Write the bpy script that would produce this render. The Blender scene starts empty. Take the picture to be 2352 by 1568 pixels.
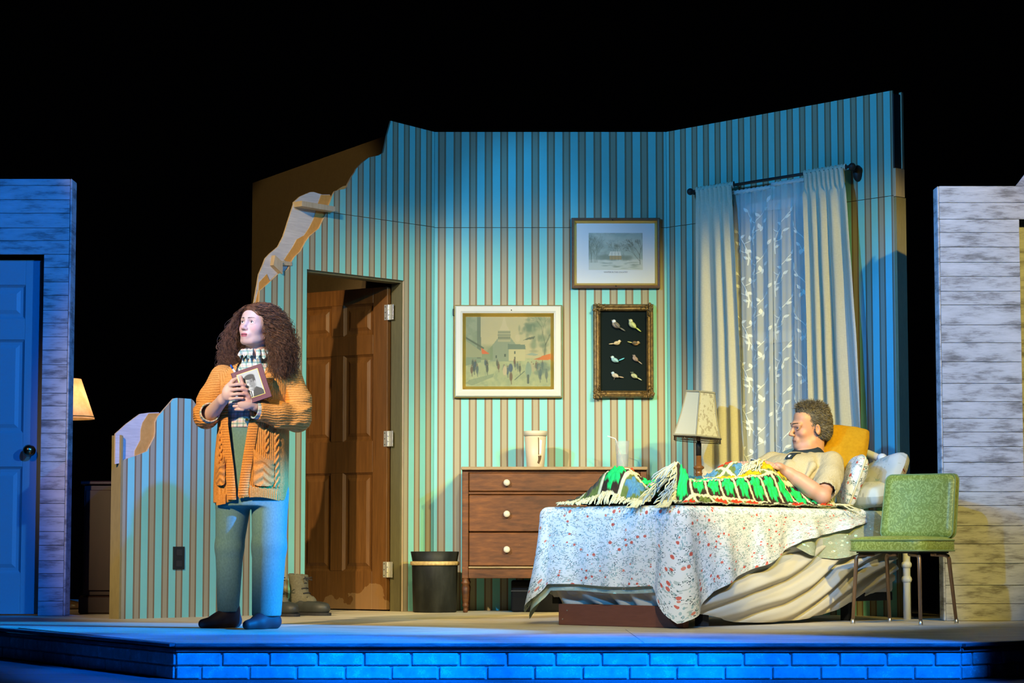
import bpy, bmesh, math, random
import numpy as np
from mathutils import Vector, Matrix, Euler

random.seed(7); RNG = np.random.default_rng(11)
SC = bpy.context.scene
COL = SC.collection
PI = math.pi

# ------------------------------------------------------------------ camera
cam_d = bpy.data.cameras.new('camera'); cam = bpy.data.objects.new('camera', cam_d); COL.objects.link(cam)
cam_d.sensor_width = 36.0; cam_d.lens = 36.0*5357/2352
cam_d.clip_start = 0.1; cam_d.clip_end = 100
cam.location = (0, -14.84, 0.396)
cam.rotation_euler = (PI/2+math.atan(473/5357), 0, 0)
SC.camera = cam

# ------------------------------------------------------------------ world, exposure
SC.view_settings.view_transform = 'Standard'; SC.view_settings.look = 'None'
SC.view_settings.exposure = 0.0; SC.view_settings.gamma = 1.0; SC.view_settings.use_curve_mapping = False
W = bpy.data.worlds.new('world'); SC.world = W; W.use_nodes = True
W.node_tree.nodes['Background'].inputs[0].default_value = (0.3, 0.35, 0.5, 1)
W.node_tree.nodes['Background'].inputs[1].default_value = 0.0006

# ------------------------------------------------------------------ stage lights
def spot(name, loc, aim, half, color, watts, blend=0.25, size=0.08):
    l = bpy.data.lights.new(name, 'SPOT'); o = bpy.data.objects.new(name, l); COL.objects.link(o)
    o.location = loc
    o.rotation_euler = (Vector(aim)-Vector(loc)).to_track_quat('-Z', 'Y').to_euler()
    l.spot_size = math.radians(2*half); l.spot_blend = blend; l.shadow_soft_size = size
    l.color = color; l.energy = watts
    return o
AMBER = (1.0, 0.78, 0.20); BLUE = (0.06, 0.40, 0.95); WARM = (1.0, 0.74, 0.40); DEEP = (0.0, 0.15, 1.0)
spot('spot_amber_bed',   (4.6, -9.5, 5.2), (1.55, -1.6, 1.00), 10.8, AMBER, 2600, 0.40)
spot('spot_amber_floor', (0.6, -7.2, 6.8), (0.35, -2.3, 0.0), 15.0, AMBER, 1000, 0.6)
spot('spot_amber_wall',  (3.6, -10.0, 5.0), (0.0, -0.3, 0.75), 10.3, AMBER, 2700, 0.55)
spot('spot_amber_left',  (-4.2, -10.0, 5.0), (-1.0, -1.4, 0.95), 10.9, WARM, 4400, 0.50)
spot('spot_blue_left',   (-5.0, -9.5, 4.6), (1.15, -0.9, 1.5), 12.0, BLUE, 3000, 0.30)
spot('spot_blue_right',  (5.2, -9.5, 4.6), (-1.0, -1.0, 1.6), 12.0, BLUE, 2200, 0.35)
spot('spot_blue_bed',    (-3.6, -10.0, 4.6), (1.20, -2.7, 0.40), 6.8, (0.05, 0.36, 1.0), 1500, 0.4)
spot('spot_front_wash',  (0.8, -12.5, 5.2), (0.55, -1.8, 0.45), 9.0, (1.0, 0.93, 0.62), 1750, 0.6)
spot('spot_blue_bed_side', (2.4, -10.5, 5.4), (1.55, -2.7, 0.35), 5.8, (0.05, 0.34, 1.0), 2000, 0.45)
spot('spot_amber_hall',  (-3.5, -9.0, 5.0), (-1.50, 1.2, 2.30), 5.6, (1.0, 0.72, 0.25), 1150, 0.3)
spot('spot_blue_porch_left',  (1.9, -11.0, 5.6), (-3.05, -1.2, 1.30), 7.2, DEEP, 4600, 0.4)
spot('spot_blue_porch_right', (-2.0, -10.0, 5.0), (2.75, -2.1, 1.7), 7.0, (0.06, 0.26, 1.0), 4000, 0.5)
for x in (-1.0, 0.1, 1.05): spot('spot_blue_apron', (x+3.0, -9.5, 4.6), (x, -5.1, -0.1), 7.4, DEEP, 7200, 0.35)
spot('spot_blue_floor_left', (3.6, -8.8, 5.2), (-2.35, -3.7, 0.0), 5.0, DEEP, 4200, 0.5)
spot('spot_blue_woman',  (6.0, -6.0, 3.2), (-1.2, -3.4, 0.08), 5.0, (0.0, 0.27, 1.0), 14500, 0.25)

# ------------------------------------------------------------------ helpers: materials
def srgb(r, g, b):
    def f(c):
        c /= 255.0
        return c/12.92 if c <= 0.04045 else ((c+0.055)/1.055)**2.4
    return (f(r), f(g), f(b), 1.0)
MATS = {}
class NT:
    """small wrapper for building node trees"""
    def __init__(s, nt): s.nt = nt
    def n(s, t, **kw):
        nd = s.nt.nodes.new(t)
        for k, v in kw.items():
            if k.startswith('i_'):
                key = k[2:]; key = int(key) if key.isdigit() else key.replace('_', ' ')
                nd.inputs[key].default_value = v
            else: setattr(nd, k, v)
        return nd
    def l(s, a, b): s.nt.links.new(a, b)
    def math(s, op, a, b=None, c=None, clamp=False):
        nd = s.nt.nodes.new('ShaderNodeMath'); nd.operation = op; nd.use_clamp = clamp
        for i, x in enumerate((a, b, c)):
            if x is None: continue
            if hasattr(x, 'links'): s.l(x, nd.inputs[i])
            else: nd.inputs[i].default_value = x
        return nd.outputs[0]
    def mix(s, f, a, b, blend='MIX'):
        nd = s.nt.nodes.new('ShaderNodeMix'); nd.data_type = 'RGBA'; nd.blend_type = blend
        for sock, x in ((nd.inputs[0], f), (nd.inputs[6], a), (nd.inputs[7], b)):
            if hasattr(x, 'links'): s.l(x, sock)
            else: sock.default_value = x if not isinstance(x, (int, float)) or sock is nd.inputs[0] else (x, x, x, 1)
        return nd.outputs[2]
    def ramp(s, f, stops):
        nd = s.nt.nodes.new('ShaderNodeValToRGB'); s.l(f, nd.inputs[0]); e = nd.color_ramp.elements
        while len(e) < len(stops): e.new(0.5)
        for el, (p, c) in zip(e, stops): el.position = p; el.color = c if len(c) == 4 else (*c, 1)
        return nd.outputs[0]
    def coord(s, kind='Object', scale=(1, 1, 1), rot=(0, 0, 0), loc=(0, 0, 0)):
        tc = s.nt.nodes.new('ShaderNodeTexCoord'); mp = s.nt.nodes.new('ShaderNodeMapping')
        s.l(tc.outputs[kind], mp.inputs[0]); mp.inputs['Scale'].default_value = scale
        mp.inputs['Rotation'].default_value = rot; mp.inputs['Location'].default_value = loc
        return mp.outputs[0]
    def noise(s, vec, scale, detail=4, rough=0.55, out=0):
        nd = s.nt.nodes.new('ShaderNodeTexNoise'); s.l(vec, nd.inputs['Vector'])
        nd.inputs['Scale'].default_value = scale; nd.inputs['Detail'].default_value = detail; nd.inputs['Roughness'].default_value = rough
        return nd.outputs[out]
    def voro(s, vec, scale, feature='F1', rand=1.0):
        nd = s.nt.nodes.new('ShaderNodeTexVoronoi'); s.l(vec, nd.inputs['Vector']); nd.feature = feature
        nd.inputs['Scale'].default_value = scale; nd.inputs['Randomness'].default_value = rand
        return nd
    def bump(s, h, strength=0.3, dist=0.01):
        nd = s.nt.nodes.new('ShaderNodeBump'); s.l(h, nd.inputs['Height'])
        nd.inputs['Strength'].default_value = strength; nd.inputs['Distance'].default_value = dist
        return nd.outputs[0]
def mat(name, base=(0.5, 0.5, 0.5, 1), rough=0.6, metal=0.0, fn=None, spec=0.4):
    if name in MATS: return MATS[name]
    m = bpy.data.materials.new(name); m.use_nodes = True; MATS[name] = m
    b = m.node_tree.nodes['Principled BSDF']
    b.inputs['Base Color'].default_value = base; b.inputs['Roughness'].default_value = rough
    b.inputs['Metallic'].default_value = metal; b.inputs['Specular IOR Level'].default_value = spec
    if fn: fn(NT(m.node_tree), b)
    return m

# ------------------------------------------------------------------ helpers: geometry
class MB:
    """collects shapes, builds ONE mesh object"""
    def __init__(s): s.v = []; s.f = []; s.mi = []; s.uv = {}; s.col = {}; s.cur = 0; s.sm = []; s.smooth = False
    def add(s, verts, faces, uvs=None, cols=None):
        o = len(s.v); s.v.extend([tuple(p) for p in verts])
        for f in faces: s.f.append([o+i for i in f]); s.mi.append(s.cur); s.sm.append(s.smooth)
        if uvs is not None:
            for i, q in enumerate(uvs): s.uv[o+i] = q
        if cols is not None:
            for i, q in enumerate(cols): s.col[o+i] = q
        return o
    def frombm(s, bm, M=None):
        if M is not None: bmesh.ops.transform(bm, matrix=M, verts=bm.verts)
        bm.verts.index_update()
        s.add([v.co[:] for v in bm.verts], [[v.index for v in f.verts] for f in bm.faces]); bm.free()
    def box(s, c, size, bev=0.0, rot=None, seg=1):
        bm = bmesh.new(); bmesh.ops.create_cube(bm, size=1.0)
        bmesh.ops.scale(bm, vec=size, verts=bm.verts)
        if bev > 0: bmesh.ops.bevel(bm, geom=bm.edges[:], offset=bev, segments=seg, affect='EDGES', profile=0.5)
        M = Matrix.Translation(c)
        if rot is not None: M = M @ (Euler(rot).to_matrix().to_4x4() if not isinstance(rot, Matrix) else rot.to_4x4())
        s.frombm(bm, M)
    def tube(s, pts, r, n=10, cap=True, closed=False):
        P = [Vector(p) for p in pts]; N = len(P)
        R = r if isinstance(r, (list, tuple, np.ndarray)) else [r]*N
        vs = []; up = None
        for i in range(N):
            t = (P[(i+1) % N]-P[i-1]) if closed else (P[min(i+1, N-1)]-P[max(i-1, 0)])
            if t.length < 1e-9: t = Vector((0, 0, 1))
            t.normalize()
            if up is None:
                up = Vector((0, 0, 1)) if abs(t.z) < 0.9 else Vector((1, 0, 0))
            a = up - t*up.dot(t)
            if a.length < 1e-6: a = t.orthogonal()
            a.normalize(); up = a; b = t.cross(a)
            for k in range(n):
                q = 2*PI*k/n; vs.append(P[i]+(a*math.cos(q)+b*math.sin(q))*R[i])
        fs = []
        for i in range(N if closed else N-1):
            j = (i+1) % N
            for k in range(n): fs.append([i*n+k, i*n+(k+1) % n, j*n+(k+1) % n, j*n+k])
        if cap and not closed: fs.append(list(range(n))[::-1]); fs.append([(N-1)*n+k for k in range(n)])
        s.add(vs, fs)
    def lathe(s, prof, n=24, c=(0, 0, 0), M=None, cap=True, sx=1.0, sy=1.0):
        vs = []; fs = []
        for r, z in prof:
            for k in range(n):
                q = 2*PI*k/n; vs.append(Vector((r*math.cos(q)*sx, r*math.sin(q)*sy, z)))
        for i in range(len(prof)-1):
            for k in range(n): fs.append([i*n+k, i*n+(k+1) % n, (i+1)*n+(k+1) % n, (i+1)*n+k])
        if cap:
            fs.append(list(range(n))[::-1]); fs.append([(len(prof)-1)*n+k for k in range(n)])
        if M is not None: vs = [M @ v for v in vs]
        s.add([v+Vector(c) for v in vs], fs)
    def prism(s, poly, h0, h1, fr=None):
        """poly of (u, w) extruded from h0 to h1; fr(u, w, h) -> xyz; uv = (u, w)"""
        n = len(poly); fr = fr or (lambda u, w, h: (u, w, h))
        vs = [fr(u, w, h0) for u, w in poly]+[fr(u, w, h1) for u, w in poly]
        uv = [p for p in poly]*2
        fs = [list(range(n)), list(range(n, 2*n))[::-1]]+[[i, n+i, n+(i+1) % n, (i+1) % n] for i in range(n)]
        s.add(vs, fs, uv)
    def grid(s, fn, nu, nv, cu=False, uvf=None, colf=None):
        vs = []; uv = []; cl = [] if colf else None
        mu = nu if cu else nu+1
        for j in range(nv+1):
            for i in range(mu):
                a, b = i/nu, j/nv
                vs.append(fn(a, b)); uv.append(uvf(a, b) if uvf else (a, b))
                if colf: cl.append(colf(a, b))
        fs = [[j*mu+i, j*mu+(i+1) % mu, (j+1)*mu+(i+1) % mu, (j+1)*mu+i] for j in range(nv) for i in range(nu)]
        s.add(vs, fs, uv, cl)
    def ball(s, c, r, n=12, m=8, R=None):
        if isinstance(r, (int, float)): r = (r, r, r)
        vs = []; fs = []
        for j in range(1, m):
            t = PI*j/m
            for k in range(n):
                q = 2*PI*k/n; p = Vector((r[0]*math.sin(t)*math.cos(q), r[1]*math.sin(t)*math.sin(q), r[2]*math.cos(t)))
                vs.append((R @ p if R is not None else p)+Vector(c))
        for j in range(m-2):
            for k in range(n): fs.append([j*n+k, (j+1)*n+k, (j+1)*n+(k+1) % n, j*n+(k+1) % n])
        for sgn, row in ((1, 0), (-1, m-2)):
            p = Vector((0, 0, r[2]*sgn)); vs.append((R @ p if R is not None else p)+Vector(c)); t = len(vs)-1
            for k in range(n):
                f = [row*n+k, row*n+(k+1) % n, t]; fs.append(f if sgn > 0 else f[::-1])
        s.add(vs, fs)
    def mesh(s, name, mats, fix=True):
        me = bpy.data.meshes.new(name); me.from_pydata(s.v, [], s.f)
        for m in (mats if isinstance(mats, (list, tuple)) else [mats]): me.materials.append(m)
        me.polygons.foreach_set('material_index', s.mi); me.polygons.foreach_set('use_smooth', s.sm)
        if s.uv:
            ul = me.uv_layers.new(name='UVMap'); li = np.zeros(len(me.loops), np.int32); me.loops.foreach_get('vertex_index', li)
            tab = np.zeros((len(s.v), 2), np.float32)
            for i, q in s.uv.items(): tab[i] = q
            ul.data.foreach_set('uv', tab[li].ravel())
        if s.col:
            ca = me.color_attributes.new('Col', 'FLOAT_COLOR', 'POINT'); tab = np.ones((len(s.v), 4), np.float32)*0.5
            for i, q in s.col.items(): tab[i, :len(q)] = q
            ca.data.foreach_set('color', tab.ravel())
        me.update()
        if fix:
            bm = bmesh.new(); bm.from_mesh(me); bmesh.ops.recalc_face_normals(bm, faces=bm.faces[:]); bm.to_mesh(me); bm.free()
        return me
    def build(s, name, mats, parent=None, loc=None, rot=None, fix=True):
        o = bpy.data.objects.new(name, s.mesh(name, mats, fix)); COL.objects.link(o)
        if loc is not None: o.location = loc
        if rot is not None: o.rotation_euler = rot
        if parent is not None: o.parent = parent
        return o
def tag(o, label=None, cat=None, group=None, kind=None):
    if label: o['label'] = label
    if cat: o['category'] = cat
    if group: o['group'] = group
    if kind: o['kind'] = kind
    return o
def thing(name, label, cat, loc=(0, 0, 0), rz=0.0, group=None, kind=None):
    o = bpy.data.objects.new(name, None); COL.objects.link(o); o.location = loc; o.rotation_euler = (0, 0, rz)
    o.empty_display_size = 0.05
    return tag(o, label, cat, group, kind)
def inst(name, me, parent, loc=(0, 0, 0), rot=(0, 0, 0), scale=None):
    o = bpy.data.objects.new(name, me); COL.objects.link(o); o.parent = parent; o.location = loc; o.rotation_euler = rot
    if scale: o.scale = scale
    return o
def boxpart(name, m, parent, c, size, bev=0.0, rot=None, seg=1):
    b = MB(); b.box(c, size, bev, rot, seg); return b.build(name, m, parent)
def vn(x, y=0.0, z=0.0):
    """cheap smooth value noise, -1..1"""
    from mathutils import noise as N
    return N.noise((x, y, z))
def lerp(a, b, t): return a+(b-a)*t
def sstep(a, b, x):
    t = min(1, max(0, (x-a)/(b-a))); return t*t*(3-2*t)
def interp(x, xs, ys): return float(np.interp(x, xs, ys))

# ------------------------------------------------------------------ shared materials
def wood_fn(c1, c2, sc=(1, 1, 1), rs=18, bump=0.15):
    def fn(t, b):
        v = t.coord('Object', sc)
        n1 = t.noise(v, rs, 6, 0.6); n2 = t.noise(v, rs*0.2, 3)
        f = t.math('ADD', t.math('MULTIPLY', n1, 0.7), t.math('MULTIPLY', n2, 0.4), clamp=True)
        t.l(t.ramp(f, [(0.32, c1), (0.72, c2)]), b.inputs['Base Color'])
        t.l(t.bump(n1, bump, 0.004), b.inputs['Normal'])
    return fn
def vcol_fn(rough=0.8):
    def fn(t, b):
        a = t.n('ShaderNodeAttribute', attribute_name='Col'); t.l(a.outputs['Color'], b.inputs['Base Color'])
    return fn
M_PRINT = mat('printed_surface', rough=0.45, fn=vcol_fn())
M_BLACK = mat('matte_black', (0.012, 0.012, 0.013, 1), 0.55)
M_STEEL = mat('brushed_steel', (0.62, 0.6, 0.56, 1), 0.35, 1.0)
# ------------------------------------------------------------------ helpers: smooth solid modelling on a grid
class SDF:
    """smooth union of rounded solids, meshed with surface nets"""
    def __init__(s, lo, hi, h):
        s.h = h; s.lo = np.array(lo, np.float32); n = np.ceil((np.array(hi)-np.array(lo))/h).astype(int)+1
        s.n = n; s.F = np.full(tuple(n), 0.06, np.float32); s.M = Matrix.Identity(4)
    def _reg(s, lo, hi):
        a = np.maximum(np.floor((np.array(lo)-s.lo)/s.h).astype(int), 0); b = np.minimum(np.ceil((np.array(hi)-s.lo)/s.h).astype(int)+1, s.n)
        if np.any(b <= a): return None, None
        sl = tuple(slice(int(x), int(y)) for x, y in zip(a, b))
        g = np.meshgrid(*[(np.arange(int(x), int(y), dtype=np.float32)*s.h+l) for x, y, l in zip(a, b, s.lo)], indexing='ij')
        return sl, g
    def comb(s, sl, d, op, k):
        f = s.F[sl]
        if op == 'u':
            if k > 0:
                t = np.clip(0.5+0.5*(f-d)/k, 0, 1); r = f*(1-t)+d*t-k*t*(1-t)
            else: r = np.minimum(f, d)
        elif op == 's':
            d = -d
            if k > 0:
                t = np.clip(0.5-0.5*(f-d)/k, 0, 1); r = f*(1-t)+d*t+k*t*(1-t)
            else: r = np.maximum(f, d)
        else:
            r = np.maximum(f, d)
        s.F[sl] = r
    def cap(s, p0, p1, r0, r1=None, k=0.01, op='u'):
        r1 = r0 if r1 is None else r1
        p0 = np.array(s.M @ Vector(p0)); p1 = np.array(s.M @ Vector(p1)); m = max(r0, r1)+k+3*s.h
        sl, g = s._reg(np.minimum(p0, p1)-m, np.maximum(p0, p1)+m)
        if sl is None: return
        d = p1-p0; L2 = float(d@d)+1e-12
        t = np.clip(((g[0]-p0[0])*d[0]+(g[1]-p0[1])*d[1]+(g[2]-p0[2])*d[2])/L2, 0, 1)
        q = np.sqrt((g[0]-p0[0]-t*d[0])**2+(g[1]-p0[1]-t*d[1])**2+(g[2]-p0[2]-t*d[2])**2)
        s.comb(sl, q-(r0+(r1-r0)*t), op, k)
    def chain(s, pts, rs, k=0.008, op='u'):
        for i in range(len(pts)-1): s.cap(pts[i], pts[i+1], rs[i], rs[i+1], k, op)
    def ell(s, c, r, R=None, k=0.01, op='u'):
        """ellipsoid; R optional local rotation (Euler tuple or Matrix)"""
        M3 = s.M.to_3x3()
        if R is not None: M3 = M3 @ (Euler(R).to_matrix() if isinstance(R, tuple) else R)
        c = np.array(s.M @ Vector(c)); m = max(r)+k+3*s.h
        sl, g = s._reg(c-m, c+m)
        if sl is None: return
        A = np.array(M3)          # columns are the local axes
        x, y, z = g[0]-c[0], g[1]-c[1], g[2]-c[2]
        l = [x*A[0, i]+y*A[1, i]+z*A[2, i] for i in range(3)]
        k0 = np.sqrt(sum((l[i]/r[i])**2 for i in range(3))); k1 = np.sqrt(sum((l[i]/(r[i]*r[i]))**2 for i in range(3)))+1e-9
        s.comb(sl, np.where(k0 < 1e-4, -min(r), k0*(k0-1.0)/k1), op, k)
    def loft(s, secs, k=0.01, op='u', grow=0.0, zlim=None, wave=None):
        """stack of ellipses (z, cx, cy, rx, ry)"""
        secs = sorted(secs); S = np.array(secs, np.float32)
        m = k+3*s.h
        sl, g = s._reg((float((S[:, 1]-S[:, 3]).min()-m-grow), float((S[:, 2]-S[:, 4]).min()-m-grow), float(S[0, 0]-m)), (float((S[:, 1]+S[:, 3]).max()+m+grow), float((S[:, 2]+S[:, 4]).max()+m+grow), float(S[-1, 0]+m)))
        if sl is None: return
        z = g[2]; f = lambda i: np.interp(z, S[:, 0], S[:, i])
        cx, cy, rx_, ry_ = f(1), f(2), f(3)+grow, f(4)+grow
        if wave is not None:
            a = np.arctan2(g[1]-cy, g[0]-cx); w = wave(a, z); rx_ = rx_+w; ry_ = ry_+w
        q = np.sqrt(((g[0]-cx)/rx_)**2+((g[1]-cy)/ry_)**2)
        d = (q-1)*np.minimum(rx_, ry_)
        d = np.maximum(d, np.maximum(S[0, 0]-z, z-S[-1, 0]))
        s.comb(sl, d.astype(np.float32), op, k)
    def fn(s, f, lo, hi, op='u', k=0.0):
        sl, g = s._reg(lo, hi)
        if sl is not None: s.comb(sl, f(g[0], g[1], g[2]).astype(np.float32), op, k)
    def mesh(s, smooth=0):
        F = s.F; n = F.shape; ins = F < 0
        c = np.zeros(tuple(x-1 for x in n), np.uint8)
        for i in (0, 1):
            for j in (0, 1):
                for k in (0, 1): c += ins[i:n[0]-1+i, j:n[1]-1+j, k:n[2]-1+k]
        act = (c > 0) & (c < 8); idx = np.argwhere(act); vid = np.full(act.shape, -1, np.int32); vid[act] = np.arange(len(idx))
        acc = np.zeros((len(idx), 3)); cnt = np.zeros(len(idx))
        cr = [(i, j, k) for i in (0, 1) for j in (0, 1) for k in (0, 1)]
        val = {q: F[idx[:, 0]+q[0], idx[:, 1]+q[1], idx[:, 2]+q[2]].astype(np.float64) for q in cr}
        for a in cr:
            for ax in range(3):
                if a[ax]: continue
                b = list(a); b[ax] = 1; b = tuple(b); va, vb = val[a], val[b]; m = (va < 0) != (vb < 0)
                t = np.where(m, va/np.where(np.abs(va-vb) < 1e-12, 1, va-vb), 0); p = np.tile(np.array(a, float), (len(idx), 1)); p[:, ax] = t
                acc[m] += p[m]; cnt[m] += 1
        V = (idx+acc/np.maximum(cnt, 1)[:, None])*s.h+s.lo
        Q = []
        for ax in range(3):
            u, w = [(1, 2), (2, 0), (0, 1)][ax]
            A = [slice(None)]*3; B = [slice(None)]*3; A[ax] = slice(0, n[ax]-1); B[ax] = slice(1, n[ax])
            e = ins[tuple(A)] != ins[tuple(B)]; pos = np.argwhere(e)
            ok = (pos[:, u] > 0) & (pos[:, w] > 0) & (pos[:, u] < n[u]-1) & (pos[:, w] < n[w]-1); pos = pos[ok]
            flip = ~ins[pos[:, 0], pos[:, 1], pos[:, 2]]
            def cell(du, dw):
                q = pos.copy(); q[:, u] -= du; q[:, w] -= dw; return vid[q[:, 0], q[:, 1], q[:, 2]]
            quad = np.stack([cell(1, 1), cell(0, 1), cell(0, 0), cell(1, 0)], 1)
            quad[flip] = quad[flip][:, ::-1]; Q.append(quad)
        Q = np.concatenate(Q); Q = Q[(Q >= 0).all(1)]
        for _ in range(smooth):
            S = np.zeros_like(V); N = np.zeros(len(V))
            for a, b in ((0, 1), (1, 2), (2, 3), (3, 0)):
                np.add.at(S, Q[:, a], V[Q[:, b]]); np.add.at(N, Q[:, a], 1); np.add.at(S, Q[:, b], V[Q[:, a]]); np.add.at(N, Q[:, b], 1)
            V = 0.5*V+0.5*S/np.maximum(N, 1)[:, None]
        return V, Q
def sdf_obj(name, V, Q, m, parent=None, cols=None, loc=None, uv=None):
    me = bpy.data.meshes.new(name); me.vertices.add(len(V)); me.vertices.foreach_set('co', V.astype(np.float32).ravel())
    me.loops.add(len(Q)*4); me.loops.foreach_set('vertex_index', Q.astype(np.int32).ravel())
    me.polygons.add(len(Q)); me.polygons.foreach_set('loop_start', np.arange(0, len(Q)*4, 4, dtype=np.int32)); me.polygons.foreach_set('loop_total', np.full(len(Q), 4, np.int32))
    me.polygons.foreach_set('use_smooth', np.ones(len(Q), bool)); me.update(calc_edges=True); me.validate()
    if cols is not None:
        ca = me.color_attributes.new('Col', 'FLOAT_COLOR', 'POINT'); c4 = np.ones((len(V), 4), np.float32); c4[:, :3] = cols; ca.data.foreach_set('color', c4.ravel())
    if uv is not None:
        ul = me.uv_layers.new(name='UVMap'); ul.data.foreach_set('uv', uv[Q.ravel()].astype(np.float32).ravel())
    me.materials.append(m); o = bpy.data.objects.new(name, me); COL.objects.link(o)
    if parent is not None: o.parent = parent
    if loc is not None: o.location = loc
    return o

# ------------------------------------------------------------------ helpers: printed pictures (vertex colours on a fine grid)
class Canvas:
    def __init__(s, nx, ny, asp):
        s.nx, s.ny = nx, ny; s.X, s.Y = np.meshgrid(np.linspace(0, asp, nx), np.linspace(0, 1, ny)); s.C = np.zeros((ny, nx, 3)); s.asp = asp; s.px = 1.0/ny
    def put(s, m, col, a=1.0):
        m = np.clip(m, 0, 1)[..., None]*a; s.C = s.C*(1-m)+np.array(col[:3])*m
    def noise(s, sc, seed=0, oct=4):
        r = np.random.default_rng(seed); out = np.zeros_like(s.X); amp = 1.0; tot = 0
        for o in range(oct):
            gx, gy = max(2, int(sc*s.asp*2**o)), max(2, int(sc*2**o)); g = r.random((gy+2, gx+2))
            fx = s.X/s.asp*gx; fy = s.Y*gy; ix = np.minimum(fx.astype(int), gx); iy = np.minimum(fy.astype(int), gy); tx = fx-ix; ty = fy-iy
            tx = tx*tx*(3-2*tx); ty = ty*ty*(3-2*ty)
            out += amp*((g[iy, ix]*(1-tx)+g[iy, ix+1]*tx)*(1-ty)+(g[iy+1, ix]*(1-tx)+g[iy+1, ix+1]*tx)*ty); tot += amp; amp *= 0.5
        return out/tot
    def ell(s, cx, cy, rx, ry, col, a=1.0, soft=0.15):
        q = np.sqrt(((s.X-cx)/rx)**2+((s.Y-cy)/ry)**2); s.put((1-q)/soft+0.5, col, a)
    def line(s, p, q, w, col, a=1.0, w1=None):
        p, q = np.array(p), np.array(q); d = q-p; t = np.clip(((s.X-p[0])*d[0]+(s.Y-p[1])*d[1])/(d@d+1e-12), 0, 1)
        r = np.hypot(s.X-p[0]-t*d[0], s.Y-p[1]-t*d[1]); ww = w if w1 is None else w+(w1-w)*t; s.put((ww-r)/s.px+0.5, col, a)
    def poly(s, P, col, a=1.0):
        ins = np.zeros(s.X.shape, bool); n = len(P)
        for i in range(n):
            (x0, y0), (x1, y1) = P[i], P[(i+1) % n]
            if y0 == y1: continue
            c = ((y0 > s.Y) != (y1 > s.Y)) & (s.X < (x1-x0)*(s.Y-y0)/(y1-y0)+x0); ins ^= c
        s.put(ins.astype(float), col, a)
    def tree(s, x, y, h, w, col, rnd, lean=0.0, depth=5, a=0.8, spread=0.5):
        def br(px, py, L, an, ww, dp):
            qx, qy = px+L*math.sin(an), py+L*math.cos(an); s.line((px, py), (qx, qy), ww, col, a, ww*0.7)
            if dp > 0:
                for k in range(2+(rnd.random() < 0.35)): br(qx, qy, L*rnd.uniform(0.6, 0.82), an+rnd.uniform(-spread, spread), ww*0.62, dp-1)
        br(x, y, h, lean, w, depth)
    def build(s, name, parent, w, h, loc, m=None, M=None):
        b = MB(); nx, ny = s.nx, s.ny; C = s.C
        vs = [(loc[0]+(i/(nx-1)-0.5)*w, loc[1], loc[2]+(j/(ny-1)-0.5)*h) for j in range(ny) for i in range(nx)]
        if M is not None: vs = [M @ Vector(v) for v in vs]
        fs = [[j*nx+i, j*nx+i+1, (j+1)*nx+i+1, (j+1)*nx+i] for j in range(ny-1) for i in range(nx-1)]
        b.add(vs, fs, cols=[tuple(C[j, i]) for j in range(ny) for i in range(nx)])
        return b.build(name, m or M_PRINT, parent, fix=False)
def frame_mesh(b, w, h, prof, c=(0, 0, 0)):
    """mitred frame round a w x h outer rectangle facing -y; prof = [(inset, depth towards viewer)]"""
    vs = []
    for ins_, d in prof:
        x, z = w/2-ins_, h/2-ins_
        vs += [(c[0]-x, c[1]-d, c[2]-z), (c[0]+x, c[1]-d, c[2]-z), (c[0]+x, c[1]-d, c[2]+z), (c[0]-x, c[1]-d, c[2]+z)]
    b.add(vs, [[r*4+k, r*4+(k+1) % 4, (r+1)*4+(k+1) % 4, (r+1)*4+k] for r in range(len(prof)-1) for k in range(4)])
def text_mesh(txt, size, m, parent, loc, rot=(PI/2, 0, 0), name='lettering'):
    cu = bpy.data.curves.new('t', 'FONT'); cu.body = txt; cu.size = size; cu.align_x = 'CENTER'
    o = bpy.data.objects.new('t', cu); COL.objects.link(o)
    me = bpy.data.meshes.new_from_object(o.evaluated_get(bpy.context.evaluated_depsgraph_get())); bpy.data.objects.remove(o)
    me.materials.clear(); me.materials.append(m); r = bpy.data.objects.new(name, me); COL.objects.link(r)
    r.parent = parent; r.location = loc; r.rotation_euler = rot; return r
# ================================================================== THE SETTING
def wallpaper_fn(t, b):
    uv = t.n('ShaderNodeUVMap'); sep = t.n('ShaderNodeSeparateXYZ'); t.l(uv.outputs[0], sep.inputs[0])
    wob = t.math('MULTIPLY', t.math('SUBTRACT', t.noise(t.coord('UV', (3, 1.2, 1)), 2.0, 2), 0.5), 0.0022)
    s = t.math('ADD', sep.outputs[0], wob)
    fr = t.math('FRACT', t.math('MULTIPLY', s, 10.0))
    d = t.math('ABSOLUTE', t.math('SUBTRACT', fr, 0.5))            # 0 in the middle of the taupe stripe
    band = t.math('LESS_THAN', d, 0.26); core = t.math('LESS_THAN', d, 0.148)
    n = t.noise(t.coord('UV', (1, 1, 1)), 2.2, 5, 0.6)
    turq = t.mix(t.math('MULTIPLY', t.math('SUBTRACT', n, 0.35), 1.2, clamp=True), (0.19, 0.53, 0.485, 1), (0.25, 0.62, 0.56, 1))
    c = t.mix(band, turq, (0.205, 0.148, 0.085, 1)); c = t.mix(core, c, (0.335, 0.305, 0.200, 1))
    sp = t.voro(t.coord('UV', (1, 1, 1)), 3.1)                         # a few pale scuffs
    scuff = t.math('MULTIPLY', t.math('LESS_THAN', sp.outputs['Distance'], 0.013), 0.6)
    c = t.mix(scuff, c, (0.10, 0.10, 0.09, 1))
    t.l(c, b.inputs['Base Color'])
    t.l(t.bump(t.noise(t.coord('UV', (30, 4, 1)), 6, 3), 0.06, 0.002), b.inputs['Normal'])
M_PAPER = mat('striped_wall_paint', rough=0.55, fn=wallpaper_fn, spec=0.25)
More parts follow.
